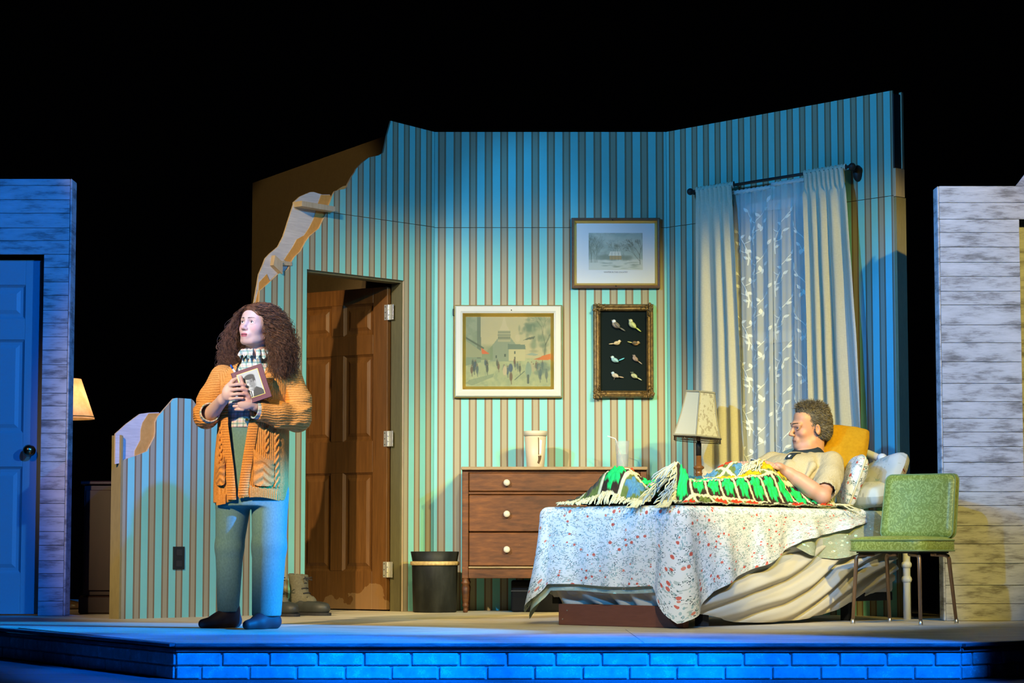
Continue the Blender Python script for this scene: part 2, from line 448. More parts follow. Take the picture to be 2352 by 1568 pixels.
M_RAW = mat('raw_pine', rough=0.75, fn=wood_fn((0.36, 0.28, 0.17), (0.52, 0.42, 0.28), (6, 6, 0.7), 12))
M_PLY = mat('bare_grey_plywood', rough=0.8, fn=wood_fn((0.42, 0.39, 0.37), (0.60, 0.56, 0.52), (1.2, 1.2, 14), 9))
M_OCHRE = mat('ochre_torn_plaster_paint', rough=0.75, fn=wood_fn((0.50, 0.23, 0.04), (0.64, 0.31, 0.07), (5, 5, 5), 9))
M_BROWNFLAT = mat('brown_masking_paint', rough=0.85, fn=wood_fn((0.135, 0.095, 0.055), (0.165, 0.118, 0.068), (2, 2, 2), 30, 0.05))
M_DARK = mat('dark_paint', (0.02, 0.02, 0.022, 1), 0.8)
M_OLIVEB = mat('edge_board_paint', rough=0.8, fn=wood_fn((0.21, 0.17, 0.07), (0.27, 0.22, 0.09), (3, 3, 0.6), 25, 0.05))

# ---- lower stage floor
def floor_fn(t, b):
    n = t.noise(t.coord('Object', (1, 4, 1)), 3, 6)
    t.l(t.ramp(n, [(0.3, (0.10, 0.10, 0.11, 1)), (0.75, (0.17, 0.17, 0.18, 1))]), b.inputs['Base Color'])
mb = MB(); mb.box((0, -4, -0.176), (26, 26, 0.05))
tag(mb.build('floor', mat('stage_floor_paint', rough=0.6, fn=floor_fn)), 'dark painted lower stage floor in front of the platform', kind='structure')

# ---- raised platform
def deck_fn(t, b):
    v = t.coord('Object', (0.8, 3.2, 1), (0, 0, math.radians(24)))
    n1 = t.noise(v, 2.6, 8, 0.62); n2 = t.noise(t.coord('Object', (1, 1, 1)), 0.9, 3)
    n3 = t.noise(t.coord('Object', (2.2, 22, 1), (0, 0, math.radians(22))), 3.0, 5, 0.7)
    f = t.math('ADD', t.math('ADD', t.math('MULTIPLY', n1, 0.55), t.math('MULTIPLY', n2, 0.25)), t.math('MULTIPLY', n3, 0.3))
    c = t.ramp(f, [(0.38, (0.24, 0.19, 0.125, 1)), (0.48, (0.46, 0.39, 0.28, 1)), (0.58, (0.58, 0.51, 0.40, 1)), (0.70, (0.75, 0.70, 0.60, 1))])
    t.l(c, b.inputs['Base Color']); t.l(t.bump(n3, 0.12, 0.003), b.inputs['Normal'])
M_DECK = mat('painted_plank_deck', rough=0.5, fn=deck_fn)
plat = thing('stage_platform', 'low brick-fronted platform carrying the bedroom set', 'stage platform', kind='structure')
EDGE = [(-1.40, -5.05), (1.87, -5.05), (4.4, -2.87), (4.4, 3.2), (-4.6, 3.2), (-4.6, 0.29)]
mb = MB()
# three deck sheets with a narrow open joint that runs across the stage
def deckpoly(poly):
    m = MB(); m.prism(poly, -0.020, 0.0); return m
J = -3.30
lx = lambda y: -1.40-(y+5.05)*0.5992
rx = lambda y: 1.87+(y+5.05)*1.1606
sheets = [[(-1.40, -5.05), (0.55, -5.05), (0.55, J-0.10), (lx(J), J+0.12)],
          [(0.553, -5.05), (1.87, -5.05), (rx(J-0.15), J-0.15), (0.553, J-0.103)],
          [(lx(J+0.124), J+0.124), (0.55, J-0.096), (rx(J-0.146), J-0.146), (4.4, -2.87), (4.4, 3.2), (-4.6, 3.2), (-4.6, 0.29)]]
for sh in sheets: deckpoly(sh).build('deck_sheet', M_DECK, plat)
mb = MB(); ins = [(-1.36, -4.98), (1.83, -4.98), (4.3, -2.8), (4.3, 3.1), (-4.5, 3.1), (-4.5, 0.3)]
mb.prism(ins, -0.150, -0.021); mb.build('platform_core', M_DARK, plat)
def trim_fn(t, b):
    n = t.noise(t.coord('Object', (1.5, 8, 8)), 6, 6, 0.65)
    t.l(t.ramp(n, [(0.35, (0.06, 0.06, 0.065, 1)), (0.62, (0.17, 0.17, 0.17, 1)), (0.8, (0.40, 0.40, 0.40, 1))]), b.inputs['Base Color'])
M_TRIM = mat('worn_edge_paint', rough=0.7, fn=trim_fn)
def brick_fn(t, b):
    oi = t.n('ShaderNodeObjectInfo'); v = t.coord('Object', (1, 1, 1))
    add = t.n('ShaderNodeVectorMath', operation='ADD'); t.l(v, add.inputs[0]); 
    cmb = t.n('ShaderNodeCombineXYZ'); t.l(t.math('MULTIPLY', oi.outputs['Random'], 40.0), cmb.inputs[0]); t.l(t.math('MULTIPLY', oi.outputs['Random'], 17.0), cmb.inputs[2]); t.l(cmb.outputs[0], add.inputs[1])
    n = t.noise(add.outputs[0], 16, 8, 0.72); m = t.noise(add.outputs[0], 140, 3, 0.7)
    c = t.ramp(n, [(0.30, (0.30, 0.30, 0.28, 1)), (0.50, (0.46, 0.46, 0.44, 1)), (0.7, (0.52, 0.53, 0.51, 1))])
    w = t.math('MULTIPLY', t.math('GREATER_THAN', t.math('ADD', t.math('MULTIPLY', n, 0.8), t.math('MULTIPLY', m, 0.45)), 0.70), 0.6)
    t.l(t.mix(w, c, (0.78, 0.8, 0.8, 1)), b.inputs['Base Color']); t.l(t.bump(m, 0.25, 0.003), b.inputs['Normal'])
M_BRICK = mat('painted_grey_brick', rough=0.75, fn=brick_fn)
M_MORTAR = mat('grey_mortar_panel', (0.38, 0.39, 0.38, 1), 0.85)
BR_CACHE = {}
def brick_mesh(L):
    L = round(L, 3)
    if L not in BR_CACHE:
        m = MB(); m.box((0, 0, 0), (L, 0.014, 0.0515), 0.0045); BR_CACHE[L] = m.mesh('brick', M_BRICK)
    return BR_CACHE[L]
def fascia(p0, p1, off):
    p0 = Vector((*p0, 0)); p1 = Vector((*p1, 0)); d = (p1-p0); Ln = d.length; d.normalize(); rz = math.atan2(d.y, d.x)
    o = MB(); o.box((Ln/2, 0.018, -0.095), (Ln, 0.03, 0.109))
    fa = o.build('brick_fascia', M_MORTAR, plat, loc=p0, rot=(0, 0, rz))
    tr = MB(); tr.box((Ln/2, -0.004, -0.0085), (Ln, 0.05, 0.015), 0.003); tr.box((Ln/2, 0.004, -0.030), (Ln, 0.03, 0.016), 0.003)
    tr.build('edge_trim', M_TRIM, plat, loc=p0, rot=(0, 0, rz))
    for row, (z, o0) in enumerate(((-0.0665, off), (-0.1225, off-0.095))):
        x = o0
        while x < Ln:
            Lb = 0.183+0.004*((int(x*97)+row) % 3)
            a, b2 = max(x, 0.004), min(x+Lb, Ln-0.004)
            if b2-a > 0.02: inst('brick', brick_mesh(b2-a), fa, ((a+b2)/2, -0.0005+0.0015*((int(x*31)) % 2), z))
            x += Lb+0.010
fascia((-1.40, -5.05), (1.87, -5.05), 0.004)
fascia((-2.95, -2.463), (-1.40, -5.05), -0.05)
fascia((1.87, -5.05), (3.0, -4.076), -0.12)

# ---- frames of reference for the two angled walls
AL = math.radians(47); AR = math.radians(48)
CL = Vector((-0.498, 0, 0)); DL = Vector((-math.cos(AL), -math.sin(AL), 0)); BL = Vector((-math.sin(AL), math.cos(AL), 0))   # along, back
CR = Vector((0.992, 0, 0)); DR = Vector((math.cos(AR), -math.sin(AR), 0)); BR = Vector((math.sin(AR), math.cos(AR), 0))
def LW(s, z, h): return CL+DL*s+BL*h+Vector((0, 0, z))       # h = depth behind the painted face
def RW(s, z, h): return CR+DR*s+BR*h+Vector((0, 0, z))
def BW(x, z, h): return Vector((x, h, z))
HT = 3.06
# ---- back wall
wb = thing('wall_back', 'striped turquoise back wall with three hanging pictures', 'wall', kind='structure')
def panel(parent, fr, poly, name='wall_panel', t=0.012, h0=0.0, m=None, edge=None):
    b = MB(); n = len(poly)
    b.prism(poly, h0, h0+t, fr)
    b.mi = [0 if i == 0 else 1 for i in range(len(b.f))]
    return b.build(name, [m or M_PAPER, edge or M_RAW], parent)
panel(wb, BW, [(-0.497, 0.0), (0.991, 0.0), (0.991, 2.438), (-0.497, 2.438)])
panel(wb, BW, [(-0.497, 2.4415), (0.991, 2.4415), (0.991, HT), (-0.497, HT)])
for x in (-0.45, 0.25, 0.94): boxpart('stud', M_RAW, wb, (x, 0.06, 1.5), (0.038, 0.09, 3.0))
for z in (0.03, 2.44, 3.0): boxpart('rail', M_RAW, wb, (0.247, 0.058, z), (1.4, 0.088, 0.04))

# ---- left wall, torn away down to the low end
wl = thing('wall_left', 'striped turquoise side wall torn away diagonally around the brown door', 'wall', kind='structure')
TORN = [(2.456, 0.881), (2.435, 0.889), (2.405, 0.899), (2.365, 0.91), (2.353, 0.914), (2.289, 0.937), (2.265, 0.975), (2.236, 1.022), (2.232, 1.052), (2.233, 1.104), (2.216, 1.135), (2.196, 1.155), (2.138, 1.211), (2.105, 1.243), (2.082, 1.248), (2.028, 1.248), (1.973, 1.247), (1.959, 1.238), (1.929, 1.206), (1.875, 1.146), (1.777, 1.124), (1.647, 1.226), (1.566, 1.435), (1.525, 1.618), (1.497, 1.775), (1.467, 1.853), (1.465, 1.913), (1.4, 1.962), (1.329, 2.022), (1.301, 2.036), (1.262, 2.05), (1.243, 2.062), (1.215, 2.11), (1.195, 2.138), (1.143, 2.182), (1.104, 2.242), (1.069, 2.281), (0.995, 2.335), (0.967, 2.384), (0.935, 2.441)]
TOP = [(0.921, 2.471), (0.885, 2.551), (0.869, 2.577), (0.831, 2.59), (0.784, 2.601), (0.766, 2.616), (0.76, 2.633), (0.729, 2.68), (0.7, 2.716), (0.689, 2.737), (0.638, 2.782), (0.575, 2.825), (0.499, 2.845), (0.458, 2.867), (0.448, 2.896), (0.428, 2.976), (0.391, 3.08)]
D0, D1, DZ = 0.270, 1.092, 2.075          # doorway
panel(wl, LW, [(2.456, 0.0)]+TORN+[(0.001, 2.441), (0.001, 0.0), (D0, 0.0), (D0, DZ), (D1, DZ), (D1, 0.0)])
panel(wl, LW, [(0.933, 2.4445)]+TOP+[(0.001, HT), (0.001, 2.4445)])
PLY1 = [(1.494, 1.84), (1.469, 1.957), (1.459, 2.012), (1.426, 2.075), (1.409, 2.113), (1.375, 2.145), (1.31, 2.193), (1.269, 2.258), (1.239, 2.335), (1.191, 2.456), (1.181, 2.481), (1.139, 2.515), (1.1, 2.533), (1.051, 2.554), (1.026, 2.557), (0.956, 2.549), (0.893, 2.556), (0.86, 2.50), (0.95, 2.36), (1.10, 2.19), (1.28, 2.03), (1.43, 1.90)]
PLY2 = [(2.498, 0.86), (2.498, 1.029), (2.42, 1.089), (2.328, 1.147), (2.262, 1.157), (2.196, 1.162), (2.16, 1.12), (2.20, 0.98), (2.26, 0.90)]
OC1 = [(0.968, 2.545), (0.996, 2.483), (1.029, 2.388), (1.063, 2.334), (1.105, 2.282), (1.164, 2.252), (1.195, 2.204), (1.264, 2.118), (1.20, 2.09), (1.08, 2.22), (0.93, 2.36), (0.875, 2.50), (0.893, 2.553)]
OC3 = [(1.46, 1.965), (1.468, 1.85), (1.36, 1.95), (1.40, 2.02)]
OC4 = [(0.839, 2.586), (0.817, 2.602), (0.784, 2.62), (0.760, 2.627), (0.745, 2.60), (0.83, 2.575)]
OC5 = [(1.494, 1.80), (1.486, 1.85), (1.466, 1.915), (1.45, 1.84)]
OC2 = [(2.271, 1.152), (2.313, 1.098), (2.326, 1.056), (2.327, 1.0), (2.366, 0.938), (2.366, 0.905), (2.26, 0.90), (2.20, 1.02), (2.18, 1.158)]
for p in (PLY1, PLY2): panel(wl, LW, p, 'bare_plywood', 0.010, 0.018, M_PLY)
for p in (OC1, OC2, OC3, OC4, OC5): panel(wl, LW, p, 'torn_plaster', 0.005, 0.0125, M_OCHRE)
# blocking that sticks out of the break
b = MB(); b.prism([(1.186, 2.446), (0.915, 2.441), (0.915, 2.472), (1.186, 2.478)], -0.055, 0.03, LW); b.build('blocking', M_RAW, wl)
b = MB(); b.prism([(1.372, 2.075), (1.300, 2.028), (1.300, 2.100), (1.36, 2.135)], -0.015, 0.06, LW); b.build('blocking', M_RAW, wl)
b = MB(); b.prism([(1.30, 2.085), (1.215, 2.085), (1.215, 2.108), (1.30, 2.108)], -0.004, 0.06, LW); b.build('blocking', M_RAW, wl)
# end board, jambs and framing
b = MB(); b.prism([(2.470, 0), (2.458, 0), (2.458, 1.018), (2.470, 1.022)], 0.0, 0.088, LW); b.build('end_board', M_OLIVEB, wl)
for s0, s1, z0, z1 in ((0.004, 0.042, 0, 3.0), (0.232, 0.269, 0, 2.4), (1.093, 1.130, 0, 2.0), (1.60, 1.638, 0, 1.1), (2.10, 2.138, 0, 1.1), (0.26, 1.10, 2.077, 2.16)):
    b = MB(); b.prism([(s0, z0), (s1, z0), (s1, z1), (s0, z1)], 0.029, 0.09, LW); b.build('stud', M_RAW, wl)
M_JAMB = mat('door_jamb_paint', rough=0.7, fn=wood_fn((0.085, 0.075, 0.032), (0.12, 0.105, 0.045), (3, 3, 0.5), 20, 0.05))
b = MB(); b.prism([(0.2705, 0), (0.285, 0), (0.285, DZ-0.016), (0.2705, DZ-0.016)], 0.0125, 0.098, LW); b.build('jamb', M_JAMB, wl)
b = MB(); b.prism([(1.077, 0), (1.0915, 0), (1.0915, DZ-0.016), (1.077, DZ-0.016)], 0.0125, 0.098, LW); b.build('jamb', M_JAMB, wl)
b = MB(); b.prism([(0.2705, DZ-0.0155), (1.0915, DZ-0.0155), (1.0915, DZ-0.0005), (0.2705, DZ-0.0005)], 0.0125, 0.098, LW); b.build('head_jamb', M_JAMB, wl)

# ---- right wall with the window
wr = thing('wall_right', 'striped turquoise side wall with the curtained window', 'wall', kind='structure')
WS0, WS1, WZ0, WZ1 = 0.52, 1.36, 0.80, 2.52
panel(wr, RW, [(0.001, 0.0), (1.842, 0.0), (1.842, 2.438), (WS1, 2.438), (WS1, WZ0), (WS0, WZ0), (WS0, 2.438), (0.001, 2.438)])
panel(wr, RW, [(0.001, 2.4415), (WS0, 2.4415), (WS0, WZ1), (WS1, WZ1), (WS1, 2.4415), (1.842, 2.4415), (1.842, HT), (0.001, HT)])
b = MB(); b.prism([(1.8425, 0), (1.862, 0), (1.862, 2.43), (1.8425, 2.43)], 0.0, 0.088, RW); b.build('end_board', M_OLIVEB, wr)
b = MB(); b.prism([(1.8425, 2.434), (1.860, 2.434), (1.860, 2.60), (1.8425, 2.60)], 0.0, 0.082, RW); b.build('end_block', M_RAW, wr)
b = MB(); b.prism([(1.8425, 2.602), (1.853, 2.602), (1.853, 3.04), (1.8425, 3.04)], 0.0, 0.062, RW); b.build('end_recess_shade', M_DARK, wr)  # dark board painted in for the shade inside the open wall end
b = MB(); b.prism([(1.8425, 2.602), (1.860, 2.602), (1.860, 3.055), (1.8425, 3.055)], 0.063, 0.080, RW); b.build('end_strip', M_RAW, wr)
for s0, s1, z0, z1 in ((0.03, 0.068, 0, 3.0), (0.478, 0.516, 0, 3.0), (1.364, 1.402, 0, 3.0), (1.79, 1.828, 0, 3.0)):
    b = MB(); b.prism([(s0, z0), (s1, z0), (s1, z1), (s0, z1)], 0.013, 0.095, RW); b.build('stud', M_RAW, wr)
# window sash, glazed, seen through the sheers
win = thing('window_1', 'white sash window behind the vine-patterned sheer curtains', 'window', kind='structure')
M_WHITEP = mat('white_gloss_paint', (0.72, 0.72, 0.70, 1), 0.4)
M_GLASSW = mat('milky_window_pane', (0.42, 0.47, 0.49, 1), 0.25)
def rwbox(s0, s1, z0, z1, h0, h1, name, m, par):
    q = MB(); q.prism([(s0, z0), (s1, z0), (s1, z1), (s0, z1)], h0, h1, RW); return q.build(name, m, par)
for a in ((WS0, WS0+0.05, WZ0, WZ1), (WS1-0.05, WS1, WZ0, WZ1), (WS0+0.05, WS1-0.05, WZ1-0.06, WZ1), (WS0+0.05, WS1-0.05, WZ0, WZ0+0.06), (WS0+0.05, WS1-0.05, 1.64, 1.71)):
    rwbox(*a, 0.016, 0.055, 'sash_rail', M_WHITEP, win)
rwbox(WS0+0.05, WS1-0.05, 1.711, WZ1-0.061, 0.036, 0.042, 'pane', M_GLASSW, win)
rwbox(WS0+0.05, WS1-0.05, WZ0+0.061, 1.639, 0.028, 0.034, 'pane', M_GLASSW, win)

# ---- brown masking flat behind the doorway
hall = MB()
P, Q = Vector((-1.897, 2.044, 0)), Vector((-0.76, -0.02+0.0, 0)); dq = (Q-P); Lq = dq.length; dq.normalize(); nq = Vector((-dq.y, dq.x, 0))
hall.prism([(0, 0), (Lq-0.12, 0), (Lq-0.12, 3.05), (0, 3.05)], 0.0, 0.05, lambda u, w, h: P+dq*u+nq*h+Vector((0, 0, w)))
tag(hall.build('wall_hall', M_BROWNFLAT), 'plain brown masking wall standing behind the torn striped wall', kind='structure')

# ---- weathered plank flats left and right
def planks_fn(t, b):
    oi = t.n('ShaderNodeObjectInfo'); tc = t.n('ShaderNodeTexCoord'); add = t.n('ShaderNodeVectorMath', operation='ADD')
    cmb = t.n('ShaderNodeCombineXYZ'); t.l(t.math('MULTIPLY', oi.outputs['Random'], 60.0), cmb.inputs[0]); t.l(t.math('MULTIPLY', oi.outputs['Random'], 23.0), cmb.inputs[2])
    t.l(tc.outputs['Object'], add.inputs[0]); t.l(cmb.outputs[0], add.inputs[1])
    def mp(sc):
        m = t.n('ShaderNodeMapping'); t.l(add.outputs[0], m.inputs[0]); m.inputs['Scale'].default_value = sc; return m.outputs[0]
    fine = t.noise(mp((3, 3, 60)), 5, 5, 0.65); blot = t.noise(mp((2.2, 2.2, 9)), 2.2, 5, 0.6); grit = t.noise(mp((10, 10, 130)), 6, 3, 0.7)
    s = t.math('ADD', t.math('MULTIPLY', blot, 0.75), t.math('ADD', t.math('MULTIPLY', fine, 0.32), t.math('MULTIPLY', grit, 0.15)))
    c = t.ramp(s, [(0.42, (0.52, 0.52, 0.50, 1)), (0.61, (0.41, 0.41, 0.39, 1)), (0.70, (0.22, 0.215, 0.20, 1)), (0.83, (0.08, 0.075, 0.07, 1))])
    t.l(c, b.inputs['Base Color']); t.l(t.bump(fine, 0.2, 0.003), b.inputs['Normal'])
M_PLANK = mat('whitewashed_planks', rough=0.75, fn=planks_fn)
PLK = {}
def plank(parent, x0, x1, z0, z1, y, th=0.02):
    k = (round(x1-x0, 3), round(z1-z0, 3), th)
    if k not in PLK:
        m = MB(); m.box((0, 0, 0), (k[0], th, k[1]), 0.0022); PLK[k] = m.mesh('plank', M_PLANK)
    inst('plank', PLK[k], parent, ((x0+x1)/2, y+th/2, (z0+z1)/2))
pl = thing('wall_porch_left', 'weathered white plank flat around the blue-lit panel door', 'wall', kind='structure')
YL = -1.2
zz = [0.0]
hs = [0.085, 0.078, 0.082, 0.075, 0.088, 0.08]
i = 0
while zz[-1] < 2.56: zz.append(min(2.565, zz[-1]+hs[i % 6])); i += 1
for a, b2 in zip(zz[:-1], zz[1:]):
    if b2-a < 0.01: continue
    if b2 < 2.14: plank(pl, -2.757, -2.611, a+0.001, b2-0.001, YL)
    else: plank(pl, -4.3, -2.611, a+0.001, b2-0.001, YL)
    if b2 < 2.14: plank(pl, -4.3, -3.60, a+0.001, b2-0.001, YL)
mb = MB(); mb.box((-2.604, YL+0.075, 1.2825), (0.012, 0.15, 2.565), 0.004); mb.build('end_board', M_PLANK, pl)
mb = MB(); mb.box((-3.24, YL+0.085, 2.35), (1.24, 0.12, 0.40)); mb.box((-2.69, YL+0.085, 1.05), (0.13, 0.12, 2.1)); mb.build('frame', M_DARK, pl)

pr = thing('wall_porch_right', 'weathered white plank flat behind the green chair', 'wall', kind='structure')
YR = -2.12
zz = [0.0]; i = 0; hs = [0.092, 0.10, 0.118, 0.105, 0.098, 0.11, 0.075, 0.082, 0.078, 0.085, 0.080, 0.074]
while zz[-1] < 2.37: zz.append(min(2.379, zz[-1]+hs[i % 12])); i += 1
for a, b2 in zip(zz[:-1], zz[1:]):
    if b2-a < 0.01: continue
    if b2 < 2.234: plank(pr, 2.352, 2.790, a+0.001, b2-0.001, YR)
    else: plank(pr, 2.352, 3.4, a+0.001, b2-0.001, YR)
    if b2 < 2.234: plank(pr, 3.30, 3.9, a+0.001, b2-0.001, YR)
g = MB(); g.prism([(2.775, 2.380), (3.9, 2.380), (3.9, 3.05), (3.3, 3.05)], YR, YR+0.02, lambda u, w, h: (u, h, w)); g.build('gable_board', M_PLANK, pr)
mb = MB(); mb.box((2.346, YR+0.06, 1.189), (0.011, 0.12, 2.376), 0.003); mb.build('end_board', M_PLANK, pr)
mb = MB(); mb.box((2.57, YR+0.07, 1.18), (0.42, 0.10, 2.34)); mb.build('frame', M_DARK, pr)
M_SHADE = mat('dark_door_recess', (0.03, 0.032, 0.035, 1), 0.8)
mb = MB(); mb.box((3.05, YR+0.10, 1.1), (0.51, 0.03, 2.22)); mb.build('recess_panel', M_PLANK, pr)

# ---- panel doors
def six_panel(parent, Wd, Hd, m, th=0.04, edge=None):
    """leaf from x=0 (hinge side) to x=Wd, front towards -y; stiles, rails and raised panels are separate parts"""
    sw = 0.115; mid = 0.10; zr = [0.0, 0.235, 0.865, 1.075, 1.70, 1.815, Hd-0.115, Hd]
    zr = [0.0, 0.24, 0.86, 1.06, 1.665, 1.79, 1.925, Hd]
    for x in (sw/2, Wd-sw/2): boxpart('stile', m, parent, (x, 0, Hd/2), (sw, th, Hd), 0.002)
    for z0, z1 in ((0, 0.24), (0.86, 1.06), (1.61, 1.735), (1.935, Hd)):
        boxpart('rail', m, parent, (Wd/2, 0, (z0+z1)/2), (Wd-2*sw-0.0005, th-0.0006, z1-z0), 0.002)
    pw = (Wd-2*sw-mid)/2
    for z0, z1 in ((0.24, 0.86), (1.06, 1.61), (1.735, 1.935)):
        boxpart('mullion', m, parent, (Wd/2, 0, (z0+z1)/2), (mid, th-0.0012, z1-z0-0.0005), 0.002)
        for xc in (sw+pw/2, Wd-sw-pw/2):
            p = MB(); w, h = pw-0.001, z1-z0-0.001; q = []
            for ins_, y in ((0.0, -th/2+0.004), (0.014, -th/2+0.015), (0.030, -th/2+0.015), (0.052, -th/2+0.006)):
                q.append([(xc-w/2+ins_, y, z0+ins_), (xc+w/2-ins_, y, z0+ins_), (xc+w/2-ins_, y, z1-ins_), (xc-w/2+ins_, y, z1-ins_)])
            vs = [c for r in q for c in r]; fs = []
            for r in range(3):
                for k in range(4): fs.append([r*4+k, r*4+(k+1) % 4, (r+1)*4+(k+1) % 4, (r+1)*4+k])
            fs.append([12, 13, 14, 15])
            # back side
            o = len(vs); vs += [(x, th/2-0.006, z) for x, y, z in q[0]]; fs.append([o+3, o+2, o+1, o])
            for k in range(4): fs.append([k, o+k, o+(k+1) % 4, (k+1) % 4])
            p.add(vs, fs); p.build('raised_panel', m, parent)
def door_wood(t, b):
    v = t.coord('Object', (7, 7, 0.5)); n = t.noise(v, 7, 6, 0.65); w = t.noise(t.coord('Object', (1, 1, 1)), 2.3, 5, 0.6)
    g = t.n('ShaderNodeNewGeometry'); sep = t.n('ShaderNodeSeparateXYZ'); t.l(g.outputs['Position'], sep.inputs[0])
    low = t.math('SUBTRACT', 1.0, t.math('DIVIDE', sep.outputs[2], 0.26), clamp=True)
    c = t.ramp(n, [(0.3, (0.085, 0.034, 0.008, 1)), (0.7, (0.155, 0.066, 0.017, 1))])
    sc = t.math('MULTIPLY', t.math('GREATER_THAN', t.math('ADD', t.math('MULTIPLY', w, 0.9), t.math('MULTIPLY', low, 0.34)), 0.74), 0.55)
    c = t.mix(sc, c, (0.26, 0.15, 0.07, 1))
    t.l(c, b.inputs['Base Color']); t.l(t.bump(n, 0.08, 0.002), b.inputs['Normal'])
M_DOOR = mat('brown_door_paint', rough=0.42, fn=door_wood)
hp = LW(0.287, 0.0, 0.10)
ddir = Vector((-0.82, 0.572, 0)).normalized()
# local x runs from the hinge along the leaf; front (-y local) must face the camera
d1 = thing('door_1', 'dark brown six-panel door standing half open in the striped wall', 'door', hp+Vector((0, 0, 0.008)), kind='structure')
rzd = math.atan2(-ddir.y, -ddir.x)     # leaf laid from -W to 0 so that -y faces the viewer
d1.rotation_euler = (0, 0, rzd)
leaf = []
class Off:  # parts are built 0..W, then moved so the hinge edge sits at x = 0
    pass
before = set(bpy.data.objects)
six_panel(d1, 0.81, 2.035, M_DOOR)
for o in set(bpy.data.objects)-before: o.location.x = -0.822
M_HINGE = mat('zinc_hinge', (0.55, 0.54, 0.48, 1), 0.4, 0.6)
for z in (0.25, 1.07, 1.87):
    h = MB(); h.box((-0.014, -0.0215, z), (0.045, 0.003, 0.098), 0.001); h.box((0.022, -0.0225, z), (0.045, 0.003, 0.098), 0.001, (0, 0, -0.35))
    for kk in range(3): h.tube([(0.0, -0.026, z-0.049+kk*0.033), (0.0, -0.026, z-0.019+kk*0.033)], 0.006, 8)
    ho = h.build('hinge', M_HINGE, d1)
    for dx in (-0.026, 0.030):
        for dz in (-0.036, 0.0, 0.036):
            s_ = MB(); s_.ball((dx, -0.0245, z+dz), (0.004, 0.002, 0.004), 8, 4); s_.build('screw', M_DARK, ho)
k = MB(); k.smooth = True
k.lathe([(0.030, 0.0), (0.030, 0.006), (0.011, 0.010), (0.011, 0.030), (0.024, 0.040), (0.030, 0.052), (0.024, 0.066), (0.006, 0.070)], 20, M=Matrix.Rotation(PI/2, 4, 'X'), c=(-0.735, -0.02, 0.86))
k.build('knob', M_BLACK, d1)
# blue-lit porch door
M_PDOOR = mat('grey_door_paint', (0.34, 0.36, 0.36, 1), 0.5)
d2 = thing('door_2', 'pale six-panel door with a dark brass knob at the left edge', 'door', (-3.575, YL+0.105, 0.008), kind='structure')
six_panel(d2, 0.81, 2.085, M_PDOOR)
M_BRASS = mat('dark_brass', (0.36, 0.27, 0.14, 1), 0.22, 1.0)
k = MB(); k.smooth = True
k.lathe([(0.032, 0.0), (0.032, 0.006), (0.012, 0.012), (0.012, 0.034), (0.026, 0.044), (0.034, 0.060), (0.028, 0.076), (0.008, 0.084)], 24, M=Matrix.Rotation(PI/2, 4, 'X'), c=(0.742, -0.02, 0.955))
k.build('knob', M_BRASS, d2)
# wall socket
so = thing('wall_socket', 'black duplex socket plate low on the striped wall', 'socket')
b = MB(); b.prism([(2.096, 0.272), (2.015, 0.272), (2.015, 0.401), (2.096, 0.401)], -0.006, -0.0005, LW); b.build('plate', M_BLACK, so)
for zc in (0.368, 0.305):
    b = MB(); b.prism([(2.075, zc-0.017), (2.036, zc-0.017), (2.036, zc+0.017), (2.075, zc+0.017)], -0.009, -0.0065, LW); b.build('outlet_face', mat('outlet_plastic', (0.03, 0.03, 0.035, 1), 0.3), so)
# ================================================================== PICTURES
M_GOLD = mat('gold_leaf', (0.72, 0.50, 0.13, 1), 0.32, 0.85)
M_WALNUT = mat('walnut_frame', rough=0.45, fn=wood_fn((0.10, 0.055, 0.035), (0.16, 0.09, 0.055), (3, 3, 3), 20, 0.05))
M_CREAMF = mat('cream_frame_paint', (0.52, 0.53, 0.47, 1), 0.5)
M_MATBD = mat('mat_board', (0.62, 0.63, 0.62, 1), 0.8)
# --- winter print
x0, x1, z0, z1 = 0.381, 0.947, 2.046, 2.498
wp = thing('winter_print', 'walnut and gilt frame with a snowy cottage print, highest on the wall', 'picture', ((x0+x1)/2, -0.002, (z0+z1)/2), group='pictures on the striped back wall')
w, h = x1-x0, z1-z0
b = MB(); frame_mesh(b, w, h, [(0, 0), (0, 0.030), (0.006, 0.034), (0.014, 0.030), (0.0165, 0.0275)]); b.build('frame', M_WALNUT, wp)
b = MB(); frame_mesh(b, w, h, [(0.0165, 0.0275), (0.020, 0.030), (0.025, 0.024), (0.029, 0.016), (0.033, 0.012)]); b.build('gilt_slip', M_GOLD, wp)
b = MB(); b.box((0, -0.008, 0), (w-0.06, 0.006, h-0.06)); b.build('mat_board', M_MATBD, wp)
cv = Canvas(150, 104, 1.45); rnd = random.Random(3)
n1, n2 = cv.noise(4, 1), cv.noise(9, 2)
sky = np.array([0.33, 0.42, 0.36]); cv.C[:] = sky; cv.put((n1-0.35)*2.2*(cv.Y > 0.3), (0.52, 0.56, 0.47), 0.8); cv.put((0.52-n2)*3*(cv.Y > 0.35), (0.24, 0.31, 0.27), 0.6)
cv.put((0.30-cv.Y)/0.04+n2*2-1, (0.60, 0.62, 0.54), 0.9)
for k in range(7): cv.ell(0.35+0.12*k, 0.33+0.02*math.sin(k*2), 0.11, 0.07, (0.17, 0.23, 0.18), 0.75, 0.8)
cv.poly([(0.53, 0.38), (0.58, 0.50), (0.85, 0.50), (0.88, 0.38)], (0.66, 0.66, 0.56)); cv.poly([(0.56, 0.28), (0.56, 0.38), (0.88, 0.38), (0.88, 0.28)], (0.36, 0.27, 0.13))
for k in range(16): cv.tree(rnd.uniform(0.02, 0.26), 0.2, rnd.uniform(0.14, 0.26), 0.005, (0.13, 0.17, 0.12), rnd, rnd.uniform(-0.1, 0.1), 4, 0.55)
